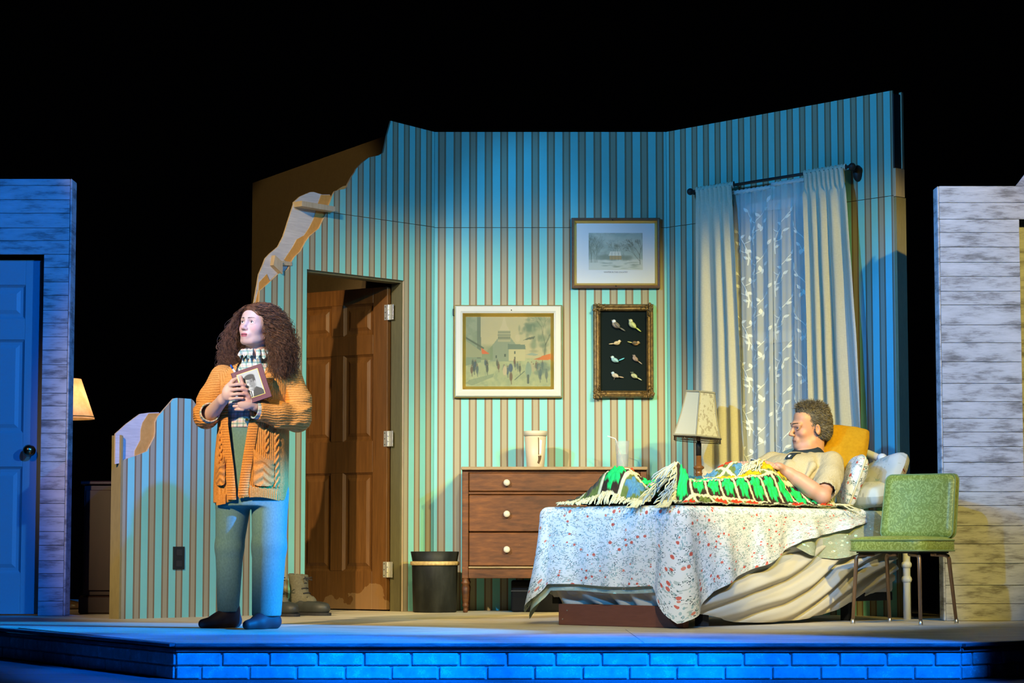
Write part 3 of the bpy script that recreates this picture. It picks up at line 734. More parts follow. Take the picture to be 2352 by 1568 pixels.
for x in (0.62, 0.71, 0.80, 0.94): cv.tree(x, 0.26, 0.15, 0.006, (0.12, 0.16, 0.11), rnd, 0, 5, 0.6)
cv.tree(1.38, 0.16, 0.24, 0.013, (0.10, 0.12, 0.08), rnd, -0.05, 6, 0.75, 0.6); cv.tree(1.36, 0.25, 0.17, 0.008, (0.10, 0.12, 0.08), rnd, -0.7, 6, 0.75)
for k in range(26): cv.ell(rnd.uniform(0.3, 1.4), rnd.uniform(0.04, 0.24), rnd.uniform(0.03, 0.14), rnd.uniform(0.008, 0.02), rnd.choice([(0.17, 0.24, 0.20), (0.22, 0.28, 0.22), (0.62, 0.65, 0.57)]), 0.6, 0.9)
cv.C = cv.C*0.8
cv.build('print', wp, 0.345, 0.238, (0.0, -0.0125, 0.012))
text_mesh('WINTER IN THE COUNTRY', 0.0125, mat('caption_ink', (0.12, 0.13, 0.16, 1), 0.8), wp, (0.0, -0.0122, -0.126), name='caption')
for dx, dz in ((-0.02, h/2-0.014), (0.0, -h/2+0.012)):
    b = MB(); b.ball((dx, -0.034, dz), (0.005, 0.003, 0.005), 8, 5); b.build('nail', M_BLACK, wp)
# --- street painting
x0, x1, z0, z1 = -0.368, 0.320, 1.344, 1.937
sp = thing('street_painting', 'wide cream frame with a domed city street painting above the dresser', 'picture', ((x0+x1)/2, -0.002, (z0+z1)/2), group='pictures on the striped back wall')
w, h = x1-x0, z1-z0
b = MB(); frame_mesh(b, w, h, [(0, 0), (0, 0.026), (0.005, 0.030)]); b.build('gilt_rim', M_GOLD, sp)
b = MB(); frame_mesh(b, w, h, [(0.005, 0.030), (0.012, 0.042), (0.040, 0.046), (0.053, 0.040)]); b.build('frame', M_CREAMF, sp)
b = MB(); frame_mesh(b, w, h, [(0.053, 0.040), (0.060, 0.030), (0.070, 0.012), (0.074, 0.008)]); b.build('gilt_slip', M_GOLD, sp)
b = MB(); b.box((0, -0.004, 0), (w-0.1, 0.006, h-0.1)); b.build('backing', M_MATBD, sp)
cv = Canvas(190, 152, 1.25); rnd = random.Random(9); n1, n2, n3 = cv.noise(3, 5), cv.noise(8, 6), cv.noise(20, 7)
cv.C[:] = (0.52, 0.50, 0.30); cv.put((n1-0.4)*2, (0.42, 0.45, 0.31), 0.7); cv.put((0.42-cv.Y)/0.05, (0.40, 0.46, 0.27), 1)
cv.put((n2-0.45)*4*(cv.Y < 0.4), (0.47, 0.52, 0.30), 0.7); cv.put((0.5-n3)*4*(cv.Y < 0.4), (0.22, 0.32, 0.22), 0.35)
cv.poly([(0, 0.3), (0, 1), (0.22, 1), (0.23, 0.35)], (0.24, 0.33, 0.22), 0.9); cv.put((n2-0.5)*5*(cv.X < 0.22)*(cv.Y > 0.5), (0.40, 0.46, 0.32), 0.5)
cv.poly([(0.17, 0.4), (0.17, 1), (0.22, 1), (0.23, 0.4)], (0.17, 0.23, 0.16), 0.85)
cv.poly([(0.36, 0.36), (0.36, 0.55), (0.48, 0.70), (0.66, 0.70), (0.74, 0.60), (0.74, 0.36)], (0.27, 0.35, 0.25), 0.9)       # domed church
cv.poly([(0.475, 0.64), (0.475, 0.80), (0.655, 0.80), (0.655, 0.64)], (0.42, 0.44, 0.28)); cv.poly([(0.49, 0.80), (0.53, 0.88), (0.56, 1.0), (0.575, 1.0), (0.60, 0.88), (0.645, 0.80)], (0.56, 0.53, 0.34))
for k in range(9): cv.line((0.485+k*0.02, 0.765), (0.485+k*0.02, 0.785), 0.004, (0.12, 0.18, 0.13)); cv.line((0.485+k*0.02, 0.68), (0.485+k*0.02, 0.71), 0.006, (0.14, 0.2, 0.14))
cv.line((0.475, 0.735), (0.655, 0.735), 0.006, (0.18, 0.24, 0.17)); cv.ell(0.76, 0.69, 0.035, 0.055, (0.55, 0.52, 0.33)); cv.line((0.76, 0.74), (0.755, 0.77), 0.004, (0.5, 0.5, 0.33))
cv.put((0.62-cv.Y)/0.1*(cv.X > 0.22)*(cv.X < 0.4)*(cv.Y > 0.38)*(n2*2), (0.22, 0.31, 0.18), 0.8)
cv.poly([(0.63, 0.37), (0.63, 0.535), (0.87, 0.535), (0.87, 0.37)], (0.54, 0.53, 0.31)); cv.poly([(0.62, 0.535), (0.62, 0.61), (0.87, 0.60), (0.88, 0.535)], (0.19, 0.27, 0.2))
for x, y in ((0.72, 0.485), (0.72, 0.41), (0.58, 0.45), (0.45, 0.43)): cv.poly([(x-0.012, y-0.02), (x-0.012, y+0.02), (x+0.012, y+0.02), (x+0.012, y-0.02)], (0.10, 0.16, 0.12))
cv.poly([(0.0, 0.42), (0.0, 0.66), (0.24, 0.50), (0.24, 0.42)], (0.36, 0.40, 0.24)); cv.line((0, 0.70), (0.26, 0.55), 0.012, (0.13, 0.19, 0.12))
for k in range(46): cv.ell(rnd.gauss(0.95, 0.07), rnd.gauss(0.86, 0.06), rnd.uniform(0.015, 0.05), rnd.uniform(0.015, 0.045), (0.17, 0.26, 0.18), 0.45, 0.9)
for k in range(60): cv.ell(rnd.uniform(0.98, 1.25), rnd.uniform(0.5, 0.98), rnd.uniform(0.015, 0.06), rnd.uniform(0.02, 0.06), rnd.choice([(0.15, 0.23, 0.16), (0.22, 0.31, 0.2), (0.36, 0.42, 0.27)]), 0.4, 0.9)
cv.tree(1.15, 0.40, 0.2, 0.012, (0.13, 0.18, 0.12), rnd, 0.1, 5, 0.6); cv.poly([(0.84, 0.66), (0.92, 0.70), (1.02, 0.72), (1.0, 0.68)], (0.15, 0.2, 0.14))
cv.poly([(0.23, 0.555), (0.35, 0.47), (0.24, 0.47)], (0.66, 0.20, 0.06)); cv.poly([(1.05, 0.38), (1.12, 0.44), (1.25, 0.475), (1.25, 0.385)], (0.62, 0.22, 0.05)); cv.poly([(0.98, 0.385), (1.10, 0.425), (1.08, 0.385)], (0.5, 0.2, 0.07))
cv.poly([(0.88, 0.455), (0.97, 0.485), (1.07, 0.46), (1.02, 0.44)], (0.33, 0.42, 0.33))
for k in range(34):                                           # strolling figures
    x = rnd.uniform(0.03, 1.2); y = rnd.uniform(0.26, 0.36) if rnd.random() < 0.7 else rnd.uniform(0.14, 0.27); hh = 0.05+0.14*(0.38-y); c = rnd.choice([(0.08, 0.12, 0.1), (0.13, 0.19, 0.17), (0.45, 0.42, 0.27), (0.07, 0.14, 0.18), (0.16, 0.1, 0.07)])
    cv.ell(x, y, hh*0.28, hh*0.75, c, 0.85, 0.4); cv.ell(x, y+hh*0.9, hh*0.13, hh*0.16, (0.25, 0.2, 0.13), 0.9); cv.line((x, y-hh*0.5), (x+hh*0.1, y-hh*1.3), hh*0.08, c, 0.7)
cv.ell(0.92, 0.24, 0.045, 0.11, (0.27, 0.38, 0.29), 0.95, 0.3); cv.line((0.915, 0.16), (0.915, 0.06), 0.016, (0.11, 0.16, 0.13)); cv.ell(0.575, 0.23, 0.03, 0.07, (0.55, 0.50, 0.33), 0.95, 0.3); cv.ell(0.66, 0.27, 0.032, 0.06, (0.07, 0.14, 0.21), 0.95, 0.3)
cv.poly([(0, 0.05), (0.06, 0.10), (0.42, 0.19), (0.4, 0.14), (0.1, 0.02)], (0.18, 0.27, 0.19), 0.5); cv.line((0.72, 0.10), (0.86, 0.22), 0.006, (0.15, 0.22, 0.16))
for k in range(5): cv.ell(1.08+0.05*(k % 3), 0.2+0.03*k, 0.07, 0.035, (0.13, 0.22, 0.19), 0.6, 0.7)
cv.C = cv.C**1.25*0.62
cv.build('canvas', sp, w-0.142, h-0.142, (0, -0.0085, 0))
b = MB(); b.ball((0.02, -0.047, h/2-0.034), (0.004, 0.003, 0.004), 8, 5); b.build('nail', M_BLACK, sp)
b = MB(); b.box((-w/2-0.004, -0.012, h/2-0.045), (0.012, 0.02, 0.045), 0.003); b.build('clip', M_BLACK, sp)
# --- bird shadow box
x0, x1, z0, z1 = 0.518, 0.902, 1.344, 1.943
bb = thing('bird_shadow_box', 'ornate dark gilt frame with eight small birds on black felt', 'picture', ((x0+x1)/2, -0.002, (z0+z1)/2), group='pictures on the striped back wall')
w, h = x1-x0, z1-z0
def orn_fn(t, b):
    n = t.noise(t.coord('Object'), 45, 5, 0.7)
    t.l(t.ramp(n, [(0.35, (0.07, 0.042, 0.015, 1)), (0.66, (0.26, 0.165, 0.055, 1))]), b.inputs['Base Color']); t.l(t.bump(n, 0.5, 0.006), b.inputs['Normal'])
M_ORN = mat('antique_gilt', rough=0.42, metal=0.45, fn=orn_fn)
b = MB(); frame_mesh(b, w, h, [(0, 0), (0, 0.030), (0.008, 0.046), (0.018, 0.050), (0.024, 0.040), (0.032, 0.040), (0.038, 0.046), (0.044, 0.036), (0.046, 0.016)]); b.build('frame', M_ORN, bb)
rnd = random.Random(5)
for sx in (-1, 1):
    for sz in (-1, 1):
        b = MB(); b.smooth = True
        for k in range(26):
            t_ = rnd.random(); along = 0.085*t_
            px, pz = (along, rnd.uniform(0.004, 0.04)) if k % 2 else (rnd.uniform(0.004, 0.04), along)
            b.ball((sx*(w/2-px), -0.045-0.006*rnd.random(), sz*(h/2-pz)), (0.005+0.0045*(1-t_), 0.007, 0.005+0.0045*(1-t_)), 8, 6)
        b.build('corner_ornament', M_ORN, bb)
b = MB(); b.box((0, -0.010, 0), (w-0.088, 0.012, h-0.088)); b.build('felt_panel', mat('black_felt', (0.006, 0.011, 0.011, 1), 0.95, spec=0.1), bb)
def bird(px, py, s, ang, flip, body, head, wing, tail, legs=False, tl=1.0, ta=0.0):
    X = (px-547)/1091*0.4397; Z = (784-py)/1568*0.632
    b = MB(); b.smooth = True; R = Matrix.Rotation(ang, 4, 'Y')
    def P(x, z, y=0): v = R @ Vector((x*s*flip, 0, z*s)); return (X+v.x, -0.018-0.012*s/0.03-y*s, Z+v.z)
    def blob(x, z, r, c, rot=0.0, y=0.0):
        o = len(b.v); b.ball(P(x, z, y), tuple(q*s for q in r), 12, 8, Matrix.Rotation(ang+rot*flip, 3, 'Y'))
        for i in range(o, len(b.v)):
            f = 0.8+0.4*((i*37) % 11)/11; b.col[i] = tuple(q*f for q in c)
    blob(0, 0, (0.95, 0.62, 0.60), body); blob(-0.75, 0.42, (0.46, 0.42, 0.44), head); blob(0.25, 0.02, (0.85, 0.2, 0.36), wing, 0.25, 0.5)
    blob(1.15+0.4*tl, -0.05+ta*1.1, (0.85*tl, 0.14, 0.17), tail, -ta); blob(-1.22, 0.42, (0.2, 0.1, 0.08), (0.25, 0.2, 0.1)); blob(-0.88, 0.5, (0.08, 0.45, 0.08), (0.01, 0.01, 0.01))
    if legs: blob(0.0, -0.85, (0.06, 0.06, 0.4), (0.2, 0.15, 0.1))
    b.build('bird', M_PRINT, bb)
bird(430, 375, 0.030, 0.55, 1, (0.32, 0.27, 0.2), (0.6, 0.66, 0.68), (0.10, 0.09, 0.07), (0.13, 0.13, 0.11))
bird(690, 370, 0.030, 0.65, 1, (0.50, 0.52, 0.25), (0.55, 0.56, 0.32), (0.42, 0.46, 0.16), (0.40, 0.48, 0.12))
bird(445, 660, 0.022, -0.10, -1, (0.62, 0.52, 0.30), (0.62, 0.52, 0.32), (0.45, 0.36, 0.2), (0.5, 0.42, 0.26))
bird(735, 665, 0.022, 0.25, -1, (0.38, 0.22, 0.09), (0.45, 0.30, 0.14), (0.08, 0.06, 0.03), (0.42, 0.40, 0.13))
bird(410, 930, 0.025, 0.35, 1, (0.30, 0.52, 0.50), (0.45, 0.62, 0.62), (0.22, 0.42, 0.42), (0.10, 0.48, 0.60), False, 1.0, 0.75)
bird(735, 910, 0.022, 0.65, 1, (0.42, 0.32, 0.24), (0.24, 0.19, 0.15), (0.22, 0.15, 0.10), (0.3, 0.24, 0.18), False, 1.1)
bird(415, 1175, 0.024, 0.30, 1, (0.52, 0.50, 0.38), (0.36, 0.48, 0.56), (0.40, 0.34, 0.25), (0.36, 0.27, 0.18), True, 1.0, 0.1)
bird(715, 1180, 0.024, 0.50, 1, (0.50, 0.50, 0.27), (0.06, 0.08, 0.05), (0.32, 0.36, 0.19), (0.42, 0.44, 0.28), False, 1.0)

# ================================================================== DRESSER and what stands on it
def dresser_wood(t, b):
    oi = t.n('ShaderNodeObjectInfo'); v = t.coord('Object', (1.2, 6, 7))
    n = t.noise(v, 7, 7, 0.62); w = t.noise(t.coord('Object', (1, 1, 1)), 9, 4, 0.7); big = t.noise(t.coord('Object'), 2.0, 3)
    c = t.ramp(t.math('ADD', t.math('MULTIPLY', n, 0.6), t.math('MULTIPLY', big, 0.4)), [(0.36, (0.055, 0.018, 0.005, 1)), (0.52, (0.115, 0.038, 0.009, 1)), (0.66, (0.20, 0.068, 0.014, 1))])
    t.l(t.mix(t.math('MULTIPLY', t.math('GREATER_THAN', w, 0.70), 0.22), c, (0.45, 0.36, 0.28, 1)), b.inputs['Base Color'])
    t.l(t.bump(n, 0.06, 0.002), b.inputs['Normal'])
M_DRES = mat('reddish_dresser_wood', rough=0.42, fn=dresser_wood)
M_DRTOP = mat('worn_dresser_top', rough=0.4, fn=wood_fn((0.20, 0.13, 0.06), (0.33, 0.24, 0.13), (1, 6, 6), 14, 0.05))
M_KNOBW = mat('aged_porcelain', (0.55, 0.50, 0.40, 1), 0.35)
dr = thing('dresser', 'reddish-brown three-drawer dresser on turned legs against the back wall', 'dresser', (0.26, -0.30, 0.0))
b = MB()
for sx in (-1, 1): b.box((sx*0.546, 0, 0.54), (0.040, 0.46, 0.665), 0.003)
b.box((0, 0.22, 0.54), (1.06, 0.012, 0.66)); b.box((0, 0, 0.215), (1.05, 0.44, 0.012)); b.box((0, -0.218, 0.864), (1.052, 0.02, 0.02)); b.box((0, -0.222, 0.728), (1.052, 0.018, 0.016), 0.003); b.box((0, 0, 0.86), (1.05, 0.44, 0.01))
b.build('carcass', M_DRES, dr)
b = MB(); b.box((0, -0.008, 0.8785), (1.142, 0.50, 0.020), 0.005, seg=2); b.build('top', M_DRTOP, dr)
b = MB(); b.box((0, -0.226, 0.238), (1.052, 0.02, 0.058), 0.003); b.build('bottom_rail', M_DRES, dr)
b = MB(); b.box((0, -0.232, 0.275), (1.052, 0.028, 0.012), 0.004); b.build('bead_moulding', M_DRTOP, dr)
for z0, z1, pull in ((0.738, 0.853, 0.791), (0.492, 0.718, 0.600), (0.283, 0.489, 0.384)):
    d_ = MB(); d_.box((0, -0.222, (z0+z1)/2), (1.046, 0.024, z1-z0-0.003), 0.004)
    d_.box((0, -0.10, (z0+z1)/2), (1.0, 0.20, z1-z0-0.02)); do = d_.build('drawer', M_DRES, dr)
    for sx in (-0.292, 0.292):
        k = MB(); k.smooth = True; k.lathe([(0.009, 0), (0.008, 0.010), (0.017, 0.016), (0.021, 0.024), (0.018, 0.032), (0.006, 0.036)], 18, M=Matrix.Rotation(PI/2, 4, 'X'), c=(sx, -0.234, pull)); k.build('knob', M_KNOBW, do)
legprof = [(0.008, 0.0), (0.014, 0.002), (0.016, 0.018), (0.012, 0.030), (0.018, 0.036), (0.021, 0.046), (0.016, 0.056), (0.019, 0.064), (0.023, 0.110), (0.026, 0.150), (0.020, 0.168), (0.026, 0.176), (0.026, 0.186), (0.019, 0.192), (0.024, 0.208)]
for sx in (-1, 1):
    for y in (-0.205, 0.205):
        l = MB(); l.smooth = True; l.lathe(legprof, 18, c=(sx*0.545, y, 0)); l.build('leg', M_DRES, dr)
# tumbler
tb = thing('travel_tumbler', 'tall beige travel tumbler with a thick lid on the dresser', 'tumbler', (0.146, -0.30, 0.8895))
M_BEIGE = mat('beige_plastic', (0.58, 0.48, 0.33, 1), 0.4)
b = MB(); b.smooth = True; b.lathe([(0.052, 0.0), (0.055, 0.004), (0.068, 0.196), (0.060, 0.197)], 32); b.build('cup_body', M_BEIGE, tb)
b = MB(); b.smooth = True; b.lathe([(0.062, 0.1975), (0.072, 0.199), (0.0735, 0.225), (0.071, 0.2295), (0.03, 0.231)], 32); b.build('lid', mat('beige_lid', (0.60, 0.52, 0.38, 1), 0.45), tb)
def decal(par, m, pts, rf, name, off=0.0008):
    d = MB(); n = 8
    vs = []; fs = []
    for a, z in pts: r = rf(z)+off; vs.append((r*math.sin(a), -r*math.cos(a), z))
    fs.append(list(range(len(pts)))); d.add(vs, fs); return d.build(name, m, par)
rf = lambda z: 0.055+0.013*z/0.196
dk = mat('logo_brown', (0.10, 0.055, 0.02, 1), 0.5)
decal(tb, dk, [(0.22, 0.188), (0.30, 0.186), (0.34, 0.12), (0.36, 0.08), (0.27, 0.08), (0.25, 0.14)], rf, 'logo_and_glint')
decal(tb, dk, [(0.26, 0.075), (0.66, 0.075), (0.60, 0.05), (0.40, 0.022), (0.18, 0.030), (0.30, 0.05)], rf, 'logo_and_glint')
decal(tb, mat('painted_reflection', (0.75, 0.76, 0.78, 1), 0.35), [(0.40, 0.175), (0.66, 0.170), (0.60, 0.085), (0.42, 0.085)], rf, 'logo_and_glint')  # pale patch: a reflection on the cup, painted as a decal
# clear cup with straw
def clear_fn(col, f):
    def fn(t, b):
        out = [n for n in t.nt.nodes if n.type == 'OUTPUT_MATERIAL'][0]
        tr = t.n('ShaderNodeBsdfTransparent'); mx = t.n('ShaderNodeMixShader'); mx.inputs[0].default_value = f
        b.inputs['Base Color'].default_value = col; t.l(tr.outputs[0], mx.inputs[1]); t.l(b.outputs[0], mx.inputs[2]); t.l(mx.outputs[0], out.inputs[0])
    return fn
M_CLEAR = mat('clear_plastic', rough=0.15, fn=clear_fn((0.62, 0.66, 0.7, 1), 0.22))
M_WATER = mat('cloudy_water', rough=0.1, fn=clear_fn((0.42, 0.46, 0.48, 1), 0.38))
cp = thing('clear_cup', 'clear plastic cup half full with a straw, right end of dresser', 'cup', (0.687, -0.30, 0.8895))
b = MB(); b.smooth = True; b.lathe([(0.036, 0.0), (0.045, 0.166), (0.0465, 0.168), (0.043, 0.166), (0.034, 0.004)], 28, cap=False); b.lathe([(0.036, 0.0), (0.001, 0.002)], 28, cap=False); b.build('cup_body', M_CLEAR, cp)
b = MB(); b.smooth = True; b.lathe([(0.033, 0.006), (0.038, 0.085)], 28); b.build('water', M_WATER, cp)
b = MB(); b.tube([(0.01, 0, 0.01), (-0.038, -0.01, 0.172), (-0.044, -0.01, 0.182), (-0.092, -0.01, 0.198)], 0.003, 8); b.build('straw', mat('white_straw', (0.75, 0.75, 0.73, 1), 0.4), cp)
# black case under the dresser
bc = thing('black_case', 'black carrying case pushed under the dresser', 'case', (0.30, -0.26, 0.0))
b = MB(); b.box((-0.14, 0, 0.098), (0.33, 0.30, 0.19), 0.012, seg=2); b.build('body', mat('black_case_fabric', (0.008, 0.008, 0.009, 1), 0.95, spec=0.08), bc)
b = MB(); b.box((-0.14, -0.1515, 0.13), (0.335, 0.004, 0.008)); b.build('seam_strip', M_DARK, bc)
b = MB(); b.tube([(-0.20, -0.152, 0.15), (-0.195, -0.17, 0.15), (-0.085, -0.17, 0.15), (-0.08, -0.152, 0.15)], 0.006, 8); b.build('handle', M_BLACK, bc)
# waste bin
bn = thing('waste_bin', 'black round waste bin with a tan band beside the dresser', 'bin', (-0.475, -0.42, 0.0))
def bin_fn(t, b):
    n = t.noise(t.coord('Object', (1, 1, 0.35)), 7, 6, 0.65)
    t.l(t.ramp(n, [(0.42, (0.006, 0.007, 0.006, 1)), (0.66, (0.022, 0.024, 0.021, 1)), (0.8, (0.07, 0.075, 0.068, 1))]), b.inputs['Base Color'])
b = MB(); b.smooth = True; b.lathe([(0.128, 0.0), (0.134, 0.004), (0.141, 0.285), (0.138, 0.310), (0.149, 0.370), (0.144, 0.372), (0.132, 0.30), (0.126, 0.01)], 40, cap=False); b.lathe([(0.128, 0.0), (0.001, 0.001)], 40, cap=False)
b.build('bucket', mat('scuffed_black_plastic', rough=0.55, fn=bin_fn, spec=0.2), bn)
b = MB(); b.smooth = True; b.lathe([(0.140, 0.287), (0.150, 0.288), (0.152, 0.296), (0.150, 0.311), (0.139, 0.312)], 40, cap=False); b.build('band', mat('tan_band', rough=0.5, fn=wood_fn((0.24, 0.15, 0.05), (0.58, 0.42, 0.17), (6, 6, 6), 8, 0.02)), bn)

# ================================================================== BOOTS
M_BOOTU = mat('worn_boot_canvas', rough=0.85, fn=wood_fn((0.085, 0.075, 0.045), (0.15, 0.135, 0.085), (8, 8, 8), 12, 0.2))
M_BOOTR = mat('dark_boot_rubber', (0.035, 0.037, 0.033, 1), 0.5)
def boot(loc, rz, label):
    r = thing('boot', label, 'boot', loc, rz, 'work boots by the striped wall')
    s = SDF((-0.10, -0.30, -0.01), (0.10, 0.12, 0.30), 0.005)
    s.cap((0, -0.02, 0.09), (0, -0.005, 0.245), 0.052, 0.060, 0.02); s.cap((0, -0.02, 0.09), (0, -0.10, 0.075), 0.052, 0.042, 0.03); s.fn(lambda x, y, z: z-0.24-0.1*(y+0.0), (-1, -1, -1), (1, 1, 1), 'i')
    s.fn(lambda x, y, z: 0.055-z, (-1, -1, -1), (1, 1, 1), 'i'); s.cap((0, -0.0, 0.15), (0, -0.0, 0.30), 0.046, 0.052, 0, 's')
    V, Q = s.mesh(1); sdf_obj('upper', V, Q, M_BOOTU, r)
    s = SDF((-0.10, -0.30, -0.01), (0.10, 0.12, 0.14), 0.005)
    s.cap((0, 0.015, 0.045), (0, -0.10, 0.045), 0.052, 0.054, 0.02); s.ell((0, -0.165, 0.042), (0.055, 0.085, 0.050), k=0.03); s.cap((0, 0.0, 0.07), (0, -0.05, 0.07), 0.056, 0.052, 0.02)
    s.fn(lambda x, y, z: 0.016-z, (-1, -1, -1), (1, 1, 1), 'i'); s.fn(lambda x, y, z: z-(0.10+0.12*y), (-1, -1, -1), (1, 1, 1), 'i')
    V, Q = s.mesh(1); sdf_obj('shell', V, Q, M_BOOTR, r)
    b = MB(); pts = [(0.046*math.cos(t)*(1.0), 0.02+0.045*math.sin(t)) for t in np.linspace(0, PI, 9)]+[(-0.048, -0.06), (-0.058, -0.14)]+[(0.058*math.cos(t), -0.17+0.088*math.sin(t)) for t in np.linspace(PI, 2*PI, 11)]+[(0.058, -0.14), (0.048, -0.06)]
    b.prism(pts, 0.0, 0.0175); b.build('sole', M_DARK, r)
    for i, (y, z) in enumerate(((-0.115, 0.105), (-0.088, 0.128), (-0.072, 0.155), (-0.066, 0.183), (-0.066, 0.210))):
        l = MB(); l.tube([(-0.030, y+0.012, z), (0, y-0.004, z+0.006), (0.030, y+0.012, z)], 0.0035, 6); l.build('lace', M_DARK, r)
    l = MB(); l.tube([(0.0, -0.068, 0.215), (0.03, -0.085, 0.222), (0.024, -0.095, 0.205), (0, -0.07, 0.215), (-0.03, -0.088, 0.224), (-0.02, -0.095, 0.2)], 0.0035, 6); l.build('lace_bow', M_DARK, r)
boot((-1.265, -1.02, 0.0), math.radians(52), 'worn olive boot nearer the brown door')
boot((-1.395, -1.16, 0.0), math.radians(38), 'worn olive boot half hidden behind the trouser leg')

# ================================================================== LAMPS and dark cabinet
nsd = thing('nightstand', 'small dark nightstand behind the bed carrying the fringed lamp', 'nightstand', (1.13, -0.78, 0.0), math.radians(-48))
b = MB(); b.box((0, 0, 0.535), (0.36, 0.32, 0.022), 0.004); b.build('top', M_DRES, nsd)
b = MB(); b.box((0, 0, 0.46), (0.33, 0.29, 0.126), 0.003); b.build('body', M_DRES, nsd)
b = MB(); b.box((0, -0.147, 0.46), (0.28, 0.008, 0.095), 0.002); do = b.build('drawer', M_DRES, nsd)
k = MB(); k.ball((0, -0.162, 0.46), 0.012, 12, 8); k.build('knob', M_KNOBW, do)
for sx in (-1, 1):
    for sy in (-1, 1): boxpart('leg', M_DRES, nsd, (sx*0.145, sy*0.125, 0.198), (0.034, 0.034, 0.396), 0.004)
lp = thing('table_lamp', 'turned wooden table lamp with a beaded panelled shade beside the curtain', 'lamp', (1.125, -0.78, 0.547))
M_LWOOD = mat('turned_lamp_wood', rough=0.25, fn=wood_fn((0.09, 0.035, 0.012), (0.22, 0.095, 0.03), (3, 3, 0.8), 14, 0.03))
b = MB(); b.smooth = True; b.lathe([(0.075, 0), (0.078, 0.012), (0.060, 0.022), (0.030, 0.030), (0.034, 0.06), (0.042, 0.095), (0.040, 0.125), (0.027, 0.165), (0.020, 0.205), (0.019, 0.285), (0.023, 0.292), (0.019, 0.30), (0.020, 0.315), (0.032, 0.322), (0.033, 0.332), (0.018, 0.342), (0.015, 0.40)], 28); b.build('base', M_LWOOD, lp)
b = MB(); b.smooth = True; b.lathe([(0.016, 0.40), (0.017, 0.47), (0.012, 0.48), (0.005, 0.78)], 16); b.build('socket', M_BLACK, lp)
sh = bpy.data.objects.new('shade', None)
def shade_fn(t, b):
    v = t.voro(t.coord('Object', (70, 70, 40)), 1.0, 'DISTANCE_TO_EDGE'); n = t.noise(t.coord('Object', (40, 40, 26)), 1.4, 4, 0.6)
    ed = t.math('MULTIPLY', t.math('GREATER_THAN', n, 0.55), 0.65)
    t.l(t.mix(ed, (0.47, 0.45, 0.33, 1), (0.24, 0.20, 0.12, 1)), b.inputs['Base Color'])
M_SHADE1 = mat('damask_lampshade', rough=0.8, fn=shade_fn); M_SHADE2 = mat('plain_lampshade', (0.46, 0.47, 0.40, 1), 0.8)
M_SHTRIM = mat('lampshade_braid', (0.30, 0.28, 0.20, 1), 0.8)
TILT = Matrix.Rotation(math.radians(4.5), 3, 'Y')
def hexpt(i, r, z): a = math.radians(60*i-97); return TILT @ Vector((r*math.cos(a), r*math.sin(a), z-0.6))+Vector((0, 0, 0.6))
Z0, Z1, R0, R1 = 0.512, 0.782, 0.158, 0.094
shade_part = None
for i in range(6):
    p = MB(); rows = 6; vs = []
    for j in range(rows+1):
        t_ = j/rows; r = lerp(R0, R1, t_)-0.006*math.sin(PI*t_); z = lerp(Z0, Z1, t_); vs += [hexpt(i, r, z), hexpt(i+1, r, z)]
    vs2 = [v*1.0 for v in vs]
    p.add(vs, [[2*j, 2*j+1, 2*j+3, 2*j+2] for j in range(rows)])
    p.build('shade_panel', M_SHADE2 if i in (0, 5) and i == 5 else M_SHADE1, lp)
for r, z, hgt in ((R0, Z0, 0.010), (R1, Z1, 0.012)):
    b = MB()
    for i in range(6):
        a, c_ = hexpt(i, r+0.002, z), hexpt(i+1, r+0.002, z); b.tube([a+Vector((0, 0, -hgt/2+0.006)), c_+Vector((0, 0, -hgt/2+0.006))], 0.006, 6)
    b.build('braid', M_SHTRIM, lp)
for i in range(6):
    b = MB(); b.tube([hexpt(i, R0+0.001, Z0), hexpt(i, R0*0.5+R1*0.5-0.005, (Z0+Z1)/2), hexpt(i, R1+0.001, Z1)], 0.004, 6); b.build('rib', M_SHTRIM, lp)
M_BEAD = mat('dark_glass_beads', (0.035, 0.02, 0.012, 1), 0.2)
fr_ = MB(); fr_.smooth = True
for i in range(6):
    for j in range(17):
        p = hexpt(i, R0, Z0).lerp(hexpt(i+1, R0, Z0), j/17)+Vector((0, 0, -0.006))
        for k2, (dz, rr) in enumerate(((-0.004, 0.0022), (-0.011, 0.0026), (-0.020, 0.0034))): fr_.ball(p+Vector((0, 0, dz)), (rr, rr, rr*1.3), 6, 4)
fo = fr_.build('bead_fringe', M_BEAD, lp); fo['kind'] = 'stuff'
# floor lamp on the far left
fl = thing('floor_lamp', 'lit floor lamp with parchment shade behind the left plank wall', 'lamp', (-2.90, 0.30, 0.0))
def parch_fn(t, b):
    n = t.noise(t.coord('Object'), 9, 5, 0.6); c = t.ramp(n, [(0.35, (0.62, 0.36, 0.15, 1)), (0.7, (0.85, 0.62, 0.34, 1))])
    out = [q for q in t.nt.nodes if q.type == 'OUTPUT_MATERIAL'][0]; tl = t.n('ShaderNodeBsdfTranslucent'); mx = t.n('ShaderNodeMixShader'); mx.inputs[0].default_value = 0.65
    t.l(c, b.inputs['Base Color']); t.l(c, tl.inputs[0]); t.l(b.outputs[0], mx.inputs[1]); t.l(tl.outputs[0], mx.inputs[2]); t.l(mx.outputs[0], out.inputs[0])
M_PARCH = mat('parchment_shade', rough=0.8, fn=parch_fn)
b = MB(); b.smooth = True; b.lathe([(0.186, 1.228), (0.096, 1.488)], 40, cap=False); b.build('shade', M_PARCH, fl)
b = MB(); b.smooth = True; b.tube([(0.187*math.cos(a), 0.187*math.sin(a), 1.240) for a in np.linspace(0, 2*PI, 41)[:-1]], 0.003, 6, closed=True); b.build('shade_rim', M_LWOOD, fl)
b = MB(); b.smooth = True
prof = [(0.012, 0.085)]
